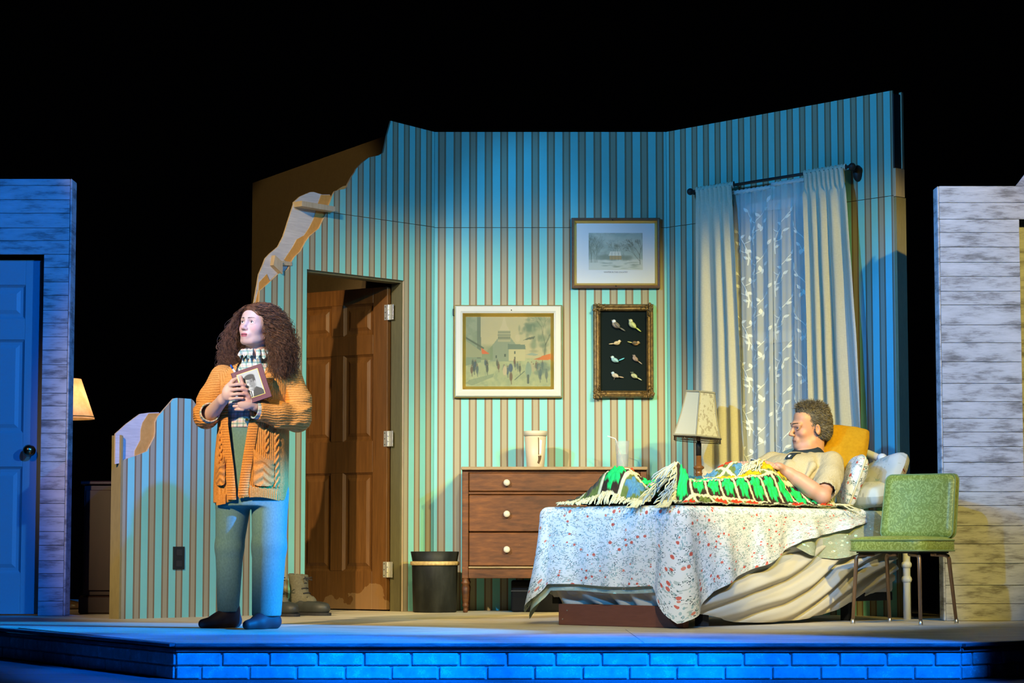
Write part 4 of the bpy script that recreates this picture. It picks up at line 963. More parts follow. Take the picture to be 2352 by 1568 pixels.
for k in range(9):
    z = 0.13+0.114*k; prof += [(0.012, z-0.045), (0.026, z-0.026), (0.034, z), (0.026, z+0.026), (0.012, z+0.045)]
prof += [(0.010, 1.20), (0.010, 1.26)]
b.lathe(prof, 20); b.build('beaded_column', mat('black_glass_column', (0.03, 0.028, 0.026, 1), 0.12, spec=0.8), fl)
b = MB(); b.smooth = True; b.lathe([(0.115, 0.0), (0.12, 0.02), (0.11, 0.045), (0.05, 0.06), (0.03, 0.085)], 32); b.build('base', mat('brass_foot', (0.55, 0.42, 0.25, 1), 0.35, 0.8), fl)
b = MB(); b.smooth = True; b.lathe([(0.006, 1.26), (0.020, 1.29), (0.032, 1.33), (0.030, 1.365), (0.012, 1.39)], 20)
def bulb_fn(t, b): b.inputs['Emission Color'].default_value = (1.0, 0.72, 0.38, 1); b.inputs['Emission Strength'].default_value = 18.0
b.build('bulb', mat('lamp_bulb', (0.9, 0.8, 0.6, 1), 0.4, fn=bulb_fn), fl)
l = bpy.data.lights.new('floor_lamp_light', 'POINT'); l.energy = 16.0; l.color = (1.0, 0.66, 0.33); l.shadow_soft_size = 0.04
lo = bpy.data.objects.new('floor_lamp_light', l); COL.objects.link(lo); lo.location = (-2.90, 0.30, 1.345)
# dark cabinet
M_MAHOG = mat('dark_mahogany', rough=0.45, fn=wood_fn((0.014, 0.005, 0.0035), (0.024, 0.008, 0.005), (1, 1, 0.3), 20, 0.04))
cb = thing('cabinet', 'dark mahogany cabinet in the gap behind the torn wall', 'cabinet', (-2.30, -0.62, 0.0))
b = MB(); b.box((0, 0, 0.44), (0.54, 0.38, 0.66), 0.004); b.build('body', M_MAHOG, cb)
b = MB(); b.box((0, 0, 0.783), (0.58, 0.42, 0.022), 0.005); b.build('top', M_MAHOG, cb)
b = MB(); b.box((0, 0, 0.055), (0.58, 0.42, 0.106), 0.008); b.build('plinth', M_MAHOG, cb)
for sx in (-1, 1):
    d_ = MB(); d_.box((sx*0.131, -0.197, 0.44), (0.252, 0.014, 0.60), 0.003); do = d_.build('door', M_MAHOG, cb)
    k = MB(); k.ball((sx*0.03, -0.214, 0.50), 0.010, 12, 8); k.build('knob', M_BRASS, do)
rad = thing('storage_box', 'dark upright box standing on the mahogany cabinet', 'box', (-2.22, -0.58, 0.795))
b = MB(); b.box((0, 0, 0.125), (0.26, 0.16, 0.24), 0.012, seg=2); b.build('case', M_DARK, rad)
for z in (0.07, 0.11, 0.15, 0.19): boxpart('front_slat', M_BLACK, rad, (0, -0.082, z), (0.20, 0.006, 0.012), 0.002)

# ================================================================== CURTAINS
rod = thing('curtain_rod', 'black curtain rod with ball finials above the window', 'curtain rod')
b = MB(); b.smooth = True; b.tube([RW(0.300, 2.628, -0.085), RW(1.60, 2.632, -0.085)], 0.0095, 12); b.build('rod', M_BLACK, rod)
for s_ in (0.292, 1.606): b = MB(); b.smooth = True; b.ball(RW(s_, 2.63, -0.085), 0.022, 16, 10); b.build('finial', M_BLACK, rod)
for s_ in (0.318, 1.583):
    b = MB(); b.tube([RW(s_, 2.615, -0.085), RW(s_, 2.615, -0.002)], 0.007, 8); b.build('bracket', M_BLACK, rod)
    b = MB(); b.smooth = True; b.ball(RW(s_, 2.60, -0.008), (0.03, 0.03, 0.05), 14, 8); b.build('bracket_plate', M_BLACK, rod)
def linen_fn(t, b):
    n = t.noise(t.coord('UV', (260, 40, 1)), 1.0, 3); n2 = t.noise(t.coord('UV', (30, 300, 1)), 1.0, 3)
    f = t.math('ADD', t.math('MULTIPLY', n, 0.5), t.math('MULTIPLY', n2, 0.5))
    t.l(t.ramp(f, [(0.35, (0.50, 0.475, 0.37, 1)), (0.65, (0.60, 0.575, 0.46, 1))]), b.inputs['Base Color']); t.l(t.bump(f, 0.15, 0.002), b.inputs['Normal'])
M_LINEN = mat('cream_linen', rough=0.85, fn=linen_fn, spec=0.15)
def curtain(label, top, bot, z0, z1, folds, amp, seed, wild):
    o = thing('curtain', label, 'curtain', group='cream curtain panels at the window')
    nu, nv = 110, 60
    def F(u, v):
        z = lerp(z0, z1, v); d = 1-v                                    # d: 0 at the rod, 1 at the hem
        sa = lerp(bot[0], top[0], v**1.5); sb = lerp(bot[1], top[1], v**1.5)
        uu = u+0.018*math.sin(9*d+seed)*d
        ph = 2*PI*folds*uu+0.9*math.sin(3.1*u*2+seed)+wild*d*math.sin(2.2*u*PI+seed)
        a = amp*(0.45+0.75*d)*(0.75+0.5*vn(u*3+seed, d*0.7))
        if v > 0.955: ph = 2*PI*(folds*2.4)*u; a = amp*0.40; 
        h = -0.085-0.016+a*(math.sin(ph)+0.28*math.sin(2*ph+1.0))*0.62
        s_ = lerp(sa, sb, u)+a*0.35*math.cos(ph)+0.004*vn(u*11, z*4, seed)
        return RW(s_, z, min(-0.030, h+0.0))
    b = MB(); b.smooth = True; b.grid(F, nu, nv, uvf=lambda u, v: (u, v*2)); b.build('drape', M_LINEN, o, fix=False)
    b = MB(); b.smooth = True
    def H(u, v):
        ph = 2*PI*folds*2.4*u; a = 0.010
        ang = v*2*PI; r = 0.013
        s_ = lerp(top[0], top[1], u)+0.002*math.cos(ph)
        return RW(s_, 2.632+0.010*math.sin(ang)*1.9+0.004*math.sin(ph*1.3), -0.085+(r+0.004*math.sin(ph))*math.cos(ang))
    b.grid(H, 70, 12, uvf=lambda u, v: (u, v*0.05)); b.build('rod_pocket', M_LINEN, o, fix=False)
    return o
curtain('cream linen curtain panel beside the table lamp', (0.345, 0.665), (0.330, 0.775), 0.12, 2.626, 3.6, 0.042, 1.3, 0.5)
curtain('cream linen curtain panel behind the yellow cushion, flaring at the hem', (1.235, 1.560), (1.285, 1.715), 0.12, 2.626, 4.0, 0.046, 4.2, 1.0)
def sheer_fn(t, b):
    out = [q for q in t.nt.nodes if q.type == 'OUTPUT_MATERIAL'][0]
    tr = t.n('ShaderNodeBsdfTransparent'); tl = t.n('ShaderNodeBsdfTranslucent'); m1 = t.n('ShaderNodeMixShader'); m2 = t.n('ShaderNodeMixShader')
    b.inputs['Base Color'].default_value = (0.86, 0.89, 0.90, 1); tl.inputs[0].default_value = (0.86, 0.89, 0.90, 1); m1.inputs[0].default_value = 0.3
    t.l(b.outputs[0], m1.inputs[1]); t.l(tl.outputs[0], m1.inputs[2])
    m2.inputs[0].default_value = 0.58; t.l(tr.outputs[0], m2.inputs[1]); t.l(m1.outputs[0], m2.inputs[2]); t.l(m2.outputs[0], out.inputs[0])
M_SHEER = mat('sheer_voile', rough=0.9, fn=sheer_fn, spec=0.1)
M_EMB = mat('white_embroidery', (0.80, 0.83, 0.80, 1), 0.7)
def sheer(label, s0, s1, z0, z1, seed, vines):
    o = thing('sheer_curtain', label, 'sheer curtain', group='sheer vine curtains in the window')
    def SH(s_, z):
        ph = 2*PI*(s_-s0)/0.105+0.5*math.sin(z*1.2+seed); d = (z1-z)/(z1-z0)
        return -0.062+(0.010+0.006*d)*math.sin(ph)+0.004*math.sin(ph*2.3+seed)
    b = MB(); b.smooth = True; b.grid(lambda u, v: RW(lerp(s0, s1, u), lerp(z0, z1, v), SH(lerp(s0, s1, u), lerp(z0, z1, v))), 70, 50); b.build('voile', M_SHEER, o, fix=False)
    b = MB(); b.smooth = True; b.grid(lambda u, v: RW(lerp(s0, s1, u), z1+0.012*math.cos(v*2*PI)+0.003*math.sin(u*60), -0.07+0.010*math.sin(v*2*PI)), 40, 8); b.build('rod_pocket', M_SHEER, o, fix=False)
    e = MB(); rnd = random.Random(seed)
    def pt(s_, z): s_ = min(max(s_, s0+0.004), s1-0.004); z = min(z, z1-0.02); return RW(s_, z, SH(s_, z)-0.003)
    def stem(pts, w0, w1):
        n = len(pts); vs = []
        for i, (x, z) in enumerate(pts):
            j, k2 = max(i-1, 0), min(i+1, n-1); dx, dz = pts[k2][0]-pts[j][0], pts[k2][1]-pts[j][1]; L = math.hypot(dx, dz)+1e-9; w = lerp(w0, w1, i/(n-1))
            vs += [pt(x-dz/L*w, z+dx/L*w), pt(x+dz/L*w, z-dx/L*w)]
        e.add(vs, [[2*i, 2*i+1, 2*i+3, 2*i+2] for i in range(n-1)])
    def leaf(x, z, a, L, wd):
        dx, dz = math.cos(a), math.sin(a); vs = []; n = 6
        for i in range(n+1):
            t_ = i/n; w = wd*math.sin(PI*t_**0.8)+0.0004; vs += [pt(x+dx*L*t_-dz*w, z+dz*L*t_+dx*w), pt(x+dx*L*t_+dz*w, z+dz*L*t_-dx*w)]
        e.add(vs, [[2*i, 2*i+1, 2*i+3, 2*i+2] for i in range(n)])
    for cx, ph0, fl_ in vines:
        z = z0+0.05+ph0
        while z < z1-0.27:
            f = fl_
            # main S stem, two side tendrils, a crown of leaves
            P = [(cx+f*(0.055-0.10*t_+0.035*math.sin(t_*PI*1.2)), z+0.25*t_) for t_ in np.linspace(0, 1, 14)]; stem(P, 0.0032, 0.0022)
            Q1 = [(P[4][0]-f*(0.075*math.sin(t_*1.6)), P[4][1]+0.055*t_**1.5) for t_ in np.linspace(0, 1, 9)]; stem(Q1, 0.0026, 0.0016)
            Q2 = [(P[7][0]+f*(0.07*math.sin(t_*1.5)), P[7][1]+0.075*t_**1.4) for t_ in np.linspace(0, 1, 9)]; stem(Q2, 0.0026, 0.0016)
            for (x, zz_), a, L in ((P[2], 2.6 if f > 0 else 0.5, 0.040), (P[5], -0.5 if f > 0 else 3.6, 0.034), (P[9], 0.5 if f > 0 else 2.6, 0.042), (P[11], 2.7 if f > 0 else 0.4, 0.040), (P[13], 1.3+0.3*f, 0.046), (Q1[4], 1.7, 0.036), (Q1[8], 2.5 if f > 0 else 0.6, 0.042), (Q1[6], -1.9, 0.036), (Q2[5], -1.2, 0.040), (Q2[8], 0.9 if f > 0 else 2.2, 0.044), (Q2[3], 1.9, 0.034)):
                leaf(x, zz_, a+rnd.uniform(-0.25, 0.25), L*rnd.uniform(0.9, 1.1), 0.0085)
            z += 0.262
    eo = e.build('vine_embroidery', M_EMB, o, fix=False)
    return o
sheer('sheer white vine-embroidered curtain, left half of the window', 0.64, 0.955, 0.45, 2.585, 3, ((0.70, 0.05, 1), (0.86, 0.17, -1)))
sheer('sheer white vine-embroidered curtain, right half of the window', 0.962, 1.27, 0.45, 2.600, 8, ((1.03, 0.10, -1), (1.20, 0.0, 1)))
# ================================================================== BED (local frame: x from foot to head, +y to the wall side)
BO = Vector((0.49, -2.975, 0.0)); BRZ = math.radians(48)
BM = Matrix.Translation(BO) @ Matrix.Rotation(BRZ, 4, 'Z')
def bedthing(name, label, cat, group=None): return thing(name, label, cat, BO, BRZ, group)
M_ENAMEL = mat('white_enamel', (0.70, 0.71, 0.68, 1), 0.3)
M_PLANKB = mat('brown_painted_plank', rough=0.6, fn=wood_fn((0.13, 0.042, 0.022), (0.18, 0.062, 0.034), (1, 1, 6), 12, 0.05))
M_TICK = mat('mattress_ticking', (0.55, 0.55, 0.50, 1), 0.85)
bed = bedthing('bed', 'single bed with white metal headboard and low brown foot plank', 'bed')
b = MB(); b.box((0.985, 0, 0.478), (1.91, 0.93, 0.225), 0.05, seg=4); b.smooth = True; b.build('mattress', M_TICK, bed)
b = MB(); b.box((0.985, 0, 0.255), (1.88, 0.91, 0.21), 0.02, seg=2); b.build('box_spring', M_TICK, bed)
b = MB(); b.box((0.012, -0.077, 0.054), (0.042, 0.815, 0.107), 0.003); fo = b.build('foot_plank', M_PLANKB, bed)
for y in (-0.45, -0.43, 0.30, 0.27):
    s_ = MB(); s_.ball((-0.0095, y, 0.03+0.045*(abs(y*100) % 2)), 0.004, 8, 5); s_.build('screw', M_STEEL, fo)
b = MB()
for y in (-0.42, 0.42): b.box((1.0, y, 0.128), (1.86, 0.045, 0.045), 0.003)
b.build('side_rail', M_DARK, bed)
for x in (0.3, 1.6):
    for y in (-0.36, 0.36): boxpart('leg', M_DARK, bed, (x, y, 0.053), (0.05, 0.05, 0.105))
# headboard of white tube
hb = MB(); hb.smooth = True
HX = 1.985
pts = [(HX, -0.50, 0.0), (HX, -0.50, 0.25), (HX, -0.50, 0.60), (HX, -0.485, 0.76)]
for t_ in np.linspace(0, 1, 15)[1:-1]: pts.append((HX, lerp(-0.46, 0.46, t_), 0.82+0.15*math.sin(PI*t_)**0.8))
pts += [(HX, 0.485, 0.76), (HX, 0.50, 0.60), (HX, 0.50, 0.0)]
hb.tube(pts, 0.021, 14); ho = hb.build('headboard_frame', M_ENAMEL, bed)
for p in ((HX, -0.35, 0.897), (HX, 0.35, 0.897), (HX, -0.50, 0.30), (HX, 0.50, 0.30), (HX, -0.50, 0.22)):
    r_ = MB(); r_.smooth = True; r_.ball(p, (0.030, 0.030, 0.026), 14, 8); r_.build('joint_ball', M_ENAMEL, ho)
b = MB(); b.tube([(HX, -0.5, 0.40), (HX, 0.5, 0.40)], 0.014, 10); b.build('cross_rail', M_ENAMEL, bed)
for y in (-0.3, -0.15, 0.0, 0.15, 0.3): b = MB(); b.tube([(HX, y, 0.40), (HX, y, 0.82+0.15*math.sin(PI*(y+0.46)/0.92)**0.8)], 0.009, 8); b.build('spindle', M_ENAMEL, bed)

# ---- fabrics
def floral(name, base, rose, leaf, dot, sc=1.0, dens=1.0, base2=None):
    def fn(t, b):
        uv = t.coord('UV', (1, 1, 1)); w = t.noise(uv, 30*sc, 2, 0.5, 1)
        def warp(k):
            vm = t.n('ShaderNodeVectorMath', operation='MULTIPLY_ADD'); t.l(w, vm.inputs[0]); vm.inputs[1].default_value = (k, k, k); t.l(uv, vm.inputs[2]); return vm.outputs[0]
        wf = t.noise(uv, 5*sc, 2)
        c = t.mix(t.math('MULTIPLY', t.math('GREATER_THAN', wf, 0.5), 0.35), base, base2 or base)
        # soft grey-green sprigs
        v2 = t.voro(t.coord('UV', (34*sc, 70*sc, 1), (0, 0, 0.8)), 1.0); a2 = t.math('GREATER_THAN', t.noise(uv, 17*sc, 2), 0.53-0.05*dens)
        c = t.mix(t.math('MULTIPLY', t.math('MULTIPLY', t.math('LESS_THAN', v2.outputs['Distance'], 0.40), a2), 0.75), c, leaf)
        v3 = t.voro(t.coord('UV', (80*sc, 40*sc, 1), (0, 0, 0.5)), 1.0); a3 = t.math('GREATER_THAN', t.noise(t.coord('UV', loc=(3, 1, 0)), 15*sc, 2), 0.55-0.05*dens)
        c = t.mix(t.math('MULTIPLY', t.math('MULTIPLY', t.math('LESS_THAN', v3.outputs['Distance'], 0.36), a3), 0.75), c, (leaf[0]*0.7, leaf[1]*0.95, leaf[2]*1.05, 1))
        # tiny dark dots
        v4 = t.voro(warp(0.004), 120*sc); a4 = t.math('GREATER_THAN', t.noise(t.coord('UV', loc=(7, 2, 0)), 20*sc, 2), 0.54)
        c = t.mix(t.math('MULTIPLY', t.math('LESS_THAN', v4.outputs['Distance'], 0.34), a4), c, dot)
        # roses with a darker heart
        v1 = t.voro(warp(0.006), 21*sc); sel = t.n('ShaderNodeSeparateXYZ'); t.l(v1.outputs['Color'], sel.inputs[0])
        on = t.math('LESS_THAN', sel.outputs[0], 0.62*dens)
        rad = t.math('ADD', 0.17, t.math('MULTIPLY', sel.outputs[1], 0.10))
        ring = t.math('MULTIPLY', t.math('LESS_THAN', v1.outputs['Distance'], rad), on)
        rc = t.mix(sel.outputs[2], rose, (min(1, rose[0]*1.1), rose[1]*1.9, rose[2]*1.9, 1))
        c = t.mix(ring, c, rc)
        heart = t.math('MULTIPLY', t.math('LESS_THAN', v1.outputs['Distance'], 0.07), on); c = t.mix(heart, c, (rose[0]*0.6, rose[1]*0.4, rose[2]*0.4, 1))
        t.l(c, b.inputs['Base Color']); t.l(t.bump(t.noise(uv, 12, 3), 0.12, 0.01), b.inputs['Normal'])
    return mat(name, rough=0.85, fn=fn, spec=0.15)
M_FLORAL = floral('rose_sprig_cotton', (0.76, 0.77, 0.74, 1), (0.62, 0.13, 0.09, 1), (0.36, 0.44, 0.40, 1), (0.04, 0.075, 0.075, 1), 1.15, 1.1)
M_PALEGR = floral('pale_green_print', (0.42, 0.47, 0.34, 1), (0.66, 0.68, 0.55, 1), (0.55, 0.58, 0.44, 1), (0.36, 0.40, 0.28, 1), 0.8, 1.2)
M_PILLOWF = floral('faded_rose_pillowcase', (0.56, 0.57, 0.50, 1), (0.40, 0.20, 0.15, 1), (0.44, 0.46, 0.38, 1), (0.42, 0.42, 0.36, 1), 0.42, 0.55)
M_CANVAS = mat('unbleached_canvas', (0.62, 0.57, 0.45, 1), 0.9, spec=0.12)

# drape path: far side (head -> foot), foot end, near side (foot -> head)
def path_pts(xf, r=0.07):
    P = []
    for x in np.linspace(1.35, r, 16): P.append((x, 0.487))
    for a in np.linspace(PI/2, PI, 9)[1:]: P.append((r-0.02+r*math.cos(a), 0.487-r+r*math.sin(a)))
    for y in np.linspace(0.487-r, -0.487+r, 26)[1:]: P.append((-0.02, y))
    for a in np.linspace(PI, 1.5*PI, 9)[1:]: P.append((r-0.02+r*math.cos(a), -0.487+r+r*math.sin(a)))
    for x in np.linspace(r, xf, 46)[1:]: P.append((x, -0.487))
    return P
class Path:
    def __init__(s, xf):
        s.P = np.array(path_pts(xf)); d = np.hypot(*np.diff(s.P, axis=0).T); s.S = np.concatenate([[0], np.cumsum(d)]); s.L = s.S[-1]
    def at(s, t):
        q = t*s.L; p = np.array([np.interp(q, s.S, s.P[:, 0]), np.interp(q, s.S, s.P[:, 1])]); e = 0.02
        p0 = np.array([np.interp(q-e, s.S, s.P[:, 0]), np.interp(q-e, s.S, s.P[:, 1])]); p1 = np.array([np.interp(q+e, s.S, s.P[:, 0]), np.interp(q+e, s.S, s.P[:, 1])])
        d = p1-p0; d /= np.hypot(*d)+1e-9
        return p, np.array([-d[1], d[0]])*(-1), q         # outward normal
def skirt(parent, name, m, xf, ztop, zb, flare, fold, topin=0.0, out=0.0, nu=330, nv=34, seed=0.0, top=True):
    """zb(x, y, q) hem height, flare(x, y, q) extra outward push at the hem, fold(q, w) outward ripple"""
    pa = Path(xf); b = MB(); b.smooth = True; R = 0.045
    def F(u, w):
        p, n, q = pa.at(u); x, y = p; hem = zb(x, y, q); n = -n if np.dot(n, np.array([x-0.9, y])) < 0 else n
        # w: first bit rolls over the mattress edge
        if w < 0.12:
            a = w/0.12*PI/2; o = -R+R*math.sin(a); z = ztop-R+R*math.cos(a)
        else:
            t_ = (w-0.12)/0.88; o = flare(x, y, q)*t_**1.3+fold(q, t_); z = lerp(ztop-R, hem, t_)
        o += out
        return (x+n[0]*o, y+n[1]*o, z)
    b.grid(F, nu, nv, uvf=lambda u, w: (u*pa.L, -w*0.55))
    if top:
        def T(u, v):
            x, y = lerp(0.02, xf, u), lerp(-0.447, 0.447, v)
            e = min(1, min(u*xf/0.05, v/0.06, (1-v)/0.06))
            return (x, y, ztop-0.001+0.006*e*vn(x*5+seed, y*5)*1.0)
        b.grid(T, 70, 40, uvf=lambda u, v: (u*xf*1.0+0.3, v*0.9+0.37))
    return b.build(name, m, parent, fix=False)
near = lambda y: y < -0.40
QN, QF = 2.285, 1.338                              # path positions of the two foot corners
def hem_cover(x, y, q):
    dn, df = abs(q-QN), abs(q-QF)
    if q > QN: side = interp(x, [0.02, 0.247, 0.467, 0.694, 0.85, 0.967, 1.1, 1.246, 1.456, 1.7], [0.13, 0.193, 0.267, 0.322, 0.385, 0.432, 0.452, 0.47, 0.51, 0.54])
    elif q < QF: side = 0.30
    else: side = 0.205+0.006*math.sin(q*9)
    z = side
    if dn < 0.20: z = min(z, lerp(0.022, 0.205, dn/0.15) if q < QN else lerp(0.022, 0.20, dn/0.24))
    if df < 0.20: z = min(z, lerp(0.055, 0.205, df/0.13) if q > QF else lerp(0.055, 0.30, df/0.20))
    return z
def flare_cover(x, y, q):
    return 0.022+0.070*gs2(q-QF, 0.16)+0.050*gs2(q-QN, 0.14)
def gs2(a, s_): return math.exp(-(a/s_)**2)
cov = bedthing('coverlet', 'white floral coverlet draped over the bed', 'coverlet')
fold_c = lambda q, w: ((0.008+0.010*(q > QN))*math.sin(q*17+1.2)+0.006*math.sin(q*41+0.5)+0.010*vn(q*7, w*2)-0.028*gs2(q-QN+0.13, 0.035)-0.02*gs2(q-QF-0.11, 0.03))*w**0.8
skirt(cov, 'cloth', M_FLORAL, 1.62, 0.606, hem_cover, flare_cover, fold_c)
lin = bedthing('green_sheet', 'pale green printed sheet showing below the floral coverlet', 'sheet')
def hem_lin(x, y, q):
    if q > QN and x > 0.9: return interp(x, [0.9, 1.05, 1.3, 1.5, 1.75, 1.9], [0.42, 0.355, 0.335, 0.36, 0.37, 0.42])
    return max(0.02, hem_cover(x, y, q)-(0.034 if q < QN-0.15 else -0.03))
skirt(lin, 'cloth', M_PALEGR, 1.90, 0.6005, hem_lin, lambda x, y, q: flare_cover(x, y, q)-0.016+0.03*sstep(1.2, 1.5, x), lambda q, w: fold_c(q, w)*0.9+0.012*math.sin(q*23)*w*sstep(2.9, 3.3, q), 0, -0.012, nu=260, nv=22)
dsk = bedthing('canvas_dust_cover', 'unbleached canvas swagged in folds around the bed base', 'bed skirt')
def hem_sk(x, y, q):
    if near(y) and x > 0.05: return interp(x, [0.05, 0.25, 0.5, 0.65, 0.85, 1.045, 1.25, 1.456, 1.65, 1.84, 1.9], [0.085, 0.06, 0.018, 0.012, 0.010, 0.016, 0.035, 0.075, 0.12, 0.17, 0.19])
    if y > 0.40: return 0.14
    return 0.075+0.035*math.sin(y*8.0+0.5)+0.05*sstep(0.25, 0.45, y)
def fold_sk(q, w):
    x = q-2.30                                     # distance along the near side
    if x > 0:
        zz = lerp(0.46, 0.03, w)
        ph = 2*PI*(zz-0.33*x-0.02*math.sin(x*5))/0.115+1.4*vn(x*2.2, zz*4)
        hc = hem_cover(max(x-0.02, 0.03), -0.487, q); zr = lerp(0.425, hem_sk(max(x-0.02, 0.06), -0.487, q), w); ins_ = 1-sstep(hc-0.05, hc+0.03, zr)
        return -0.040+ins_*(0.030+0.060*math.sin(PI*min(1, w)**1.5)**0.8+0.024*(math.sin(ph)+0.35*math.sin(2*ph+0.7))*(1-0.3*w)+0.008*vn(x*7, zz*9))
    ph = 2*PI*(q*1.0-w*0.22)/0.16
    return -0.05+0.05*math.sin(PI*w*0.95)**0.8+0.020*math.sin(ph+2.2*vn(q*3, w*3))*min(1, w*2)
skirt(dsk, 'cloth', M_CANVAS, 1.90, 0.47, hem_sk, lambda x, y, q: -0.02, fold_sk, 0, -0.035, nv=60, top=False)

# ---- pillows
def pillow(name, label, m, wx, wy, th, loc, rot, cat='pillow', group='pillows heaped at the bed head', piping=None, pw=0.5):
    o = thing(name, label, cat, BM @ Vector(loc), 0, group)
    o.rotation_euler = (Matrix.Rotation(BRZ, 3, 'Z') @ Euler(rot).to_matrix()).to_euler()
    def S(sg):
        def F(u, v):
            p, q = 2*u-1, 2*v-1; t_ = th/2*((1-p**4)*(1-q**4))**pw*(0.93+0.07*math.cos(3*p+q*2)); e = 1-0.10*(q*q)*(abs(p)**3); e2 = 1-0.10*(p*p)*(abs(q)**3)
            return (wx/2*p*e+0.004*vn(p*3, q*3, th*90), wy/2*q*e2, sg*t_+0.012*vn(p*1.5+wx*9, q*1.5, sg)*(1-max(abs(p), abs(q))**4))
        return F
    b = MB(); b.smooth = True
    for sg in (1, -1): b.grid(S(sg), 28, 28, uvf=lambda u, v: (u*wx+sg*0.3, v*wy))
    b.build('pillow_case', m, o)
    if piping:
        f = S(1); ring = [f(t_, 0) for t_ in np.linspace(0, 1, 14)[:-1]]+[f(1, t_) for t_ in np.linspace(0, 1, 14)[:-1]]+[f(1-t_, 1) for t_ in np.linspace(0, 1, 14)[:-1]]+[f(0, 1-t_) for t_ in np.linspace(0, 1, 14)[:-1]]
        b = MB(); b.smooth = True; b.tube(ring, 0.006, 6, closed=True); b.build('piping', piping, o)
    return o
M_MUSTARD = mat('mustard_plush', rough=0.95, fn=wood_fn((0.42, 0.21, 0.008), (0.55, 0.29, 0.014), (1, 1, 1), 60, 0.4), spec=0.1)
M_IVORY = mat('ivory_piping', (0.66, 0.62, 0.42, 1), 0.8)
pillow('cushion', 'mustard yellow plush cushion behind the reclining man', M_MUSTARD, 0.30, 0.30, 0.11, (1.80, -0.20, 0.945), (0.25, math.radians(-62), 0.15), 'cushion')
pillow('pillow', 'floral pillow wedged upright at the man\'s elbow side', M_FLORAL, 0.30, 0.24, 0.10, (1.665, -0.365, 0.760), (math.radians(8), math.radians(-70), math.radians(-50)), piping=M_IVORY)
pillow('pillow', 'faded grey-white floral pillow, lowest of the heap beside the green chair', M_PILLOWF, 0.26, 0.34, 0.15, (1.80, -0.34, 0.685), (0, math.radians(-6), math.radians(6)), pw=0.42)
pillow('pillow', 'faded grey-white floral pillow slung over the headboard corner', M_PILLOWF, 0.22, 0.34, 0.13, (1.915, -0.40, 0.800), (math.radians(-22), math.radians(-50), math.radians(4)), pw=0.42)
pillow('pillow', 'large plain pillow propping up the reclining man', M_PALEGR, 0.50, 0.58, 0.15, (1.775, 0.02, 0.775), (0, math.radians(-48), 0))

# ---- crocheted afghan
def gss(x, s): return math.exp(-(x/s)**2)
def segd(px, py, ax, ay, bx, by):
    dx, dy = bx-ax, by-ay; t_ = min(1, max(0, ((px-ax)*dx+(py-ay)*dy)/(dx*dx+dy*dy))); return math.hypot(px-ax-t_*dx, py-ay-t_*dy), t_
def body_h(a, y):
    hs = []
    for (ax, ay, bx, by) in ((0.98, 0.0, 0.13, 0.02), (0.98, -0.255, 0.18, -0.30)):
        d, t_ = segd(a, y, ax, ay, bx, by); hs.append(lerp(0.165, 0.10, t_)*math.exp(-(d/0.125)**4))
    hs.append(0.178*math.exp(-((a-0.135)/0.105)**4)*gss(y-0.03, 0.19)); hs.append(0.200*gss(a-0.175, 0.070)*gss(y+0.30, 0.085))
    hs.append(0.215*math.exp(-((a-1.13)/0.27)**4)*math.exp(-((y+0.10)/0.235)**4))
    return sum(h**3 for h in hs)**(1/3.0)
def AF(a, y):
    return Vector((a, y, 0.607+body_h(a, y)+0.007*vn(a*9, y*9)+0.006*vn(a*23, y*23)))
afg = bedthing('afghan', 'crocheted granny-square afghan with cream fringe over the man\'s legs', 'blanket')
CRM = (0.74, 0.68, 0.40); GRN = (0.02, 0.60, 0.13); BRN = (0.045, 0.028, 0.018); OLV = (0.15, 0.19, 0.045); BLU = (0.10, 0.25, 0.36); RED = (0.72, 0.05, 0.015); YEL = (0.70, 0.42, 0.01); GRY = (0.085, 0.075, 0.055); TEAL = (0.03, 0.12, 0.16)
M_YARN = mat('crochet_yarn', rough=0.95, fn=lambda t, b: (t.l(t.n('ShaderNodeAttribute', attribute_name='Col').outputs['Color'], b.inputs['Base Color']), t.l(t.bump(t.noise(t.coord('Object'), 160, 3, 0.7), 0.5, 0.004), b.inputs['Normal'])), spec=0.1)
ROWS = 7; RF = [0, 0.055, 0.20, 0.35, 0.51, 0.67, 0.84, 1.0]; YN, YF = -0.470, 0.36
def edge0(y): return 0.012+0.14*gss(y+0.30, 0.075)
def edge1(y): return 1.33+0.03*math.sin(y*9)
NC = 10
rowcol = [['R', 'O', 'R', 'R', 'R', 'D', 'D', 'R', 'D', 'R'], ['G', 'G', 'G', 'G', 'G', 'G', 'G', 'G', 'G', 'G'], ['G', 'G', 'G', 'B', 'Y', 'Y', 'Y', 'Y', 'Y', 'Y'], ['B', 'G', 'B', 'B', 'B', 'B', 'B', 'B', 'R', 'G'], ['G', 'R', 'G', 'T', 'B', 'T', 'B', 'R', 'T', 'G'], ['Q', 'G', 'R', 'B', 'Q', 'G', 'T', 'B', 'Y', 'B'], ['Q', 'Q', 'G', 'R', 'B', 'Q', 'G', 'T', 'B', 'Y']]
KIND = {'R': (RED, OLV), 'O': (OLV, BRN), 'D': (BRN, OLV), 'G': (GRN, BRN), 'B': (BLU, OLV), 'Y': (YEL, OLV), 'Q': (GRY, OLV), 'T': (TEAL, OLV)}
rnd = random.Random(21)
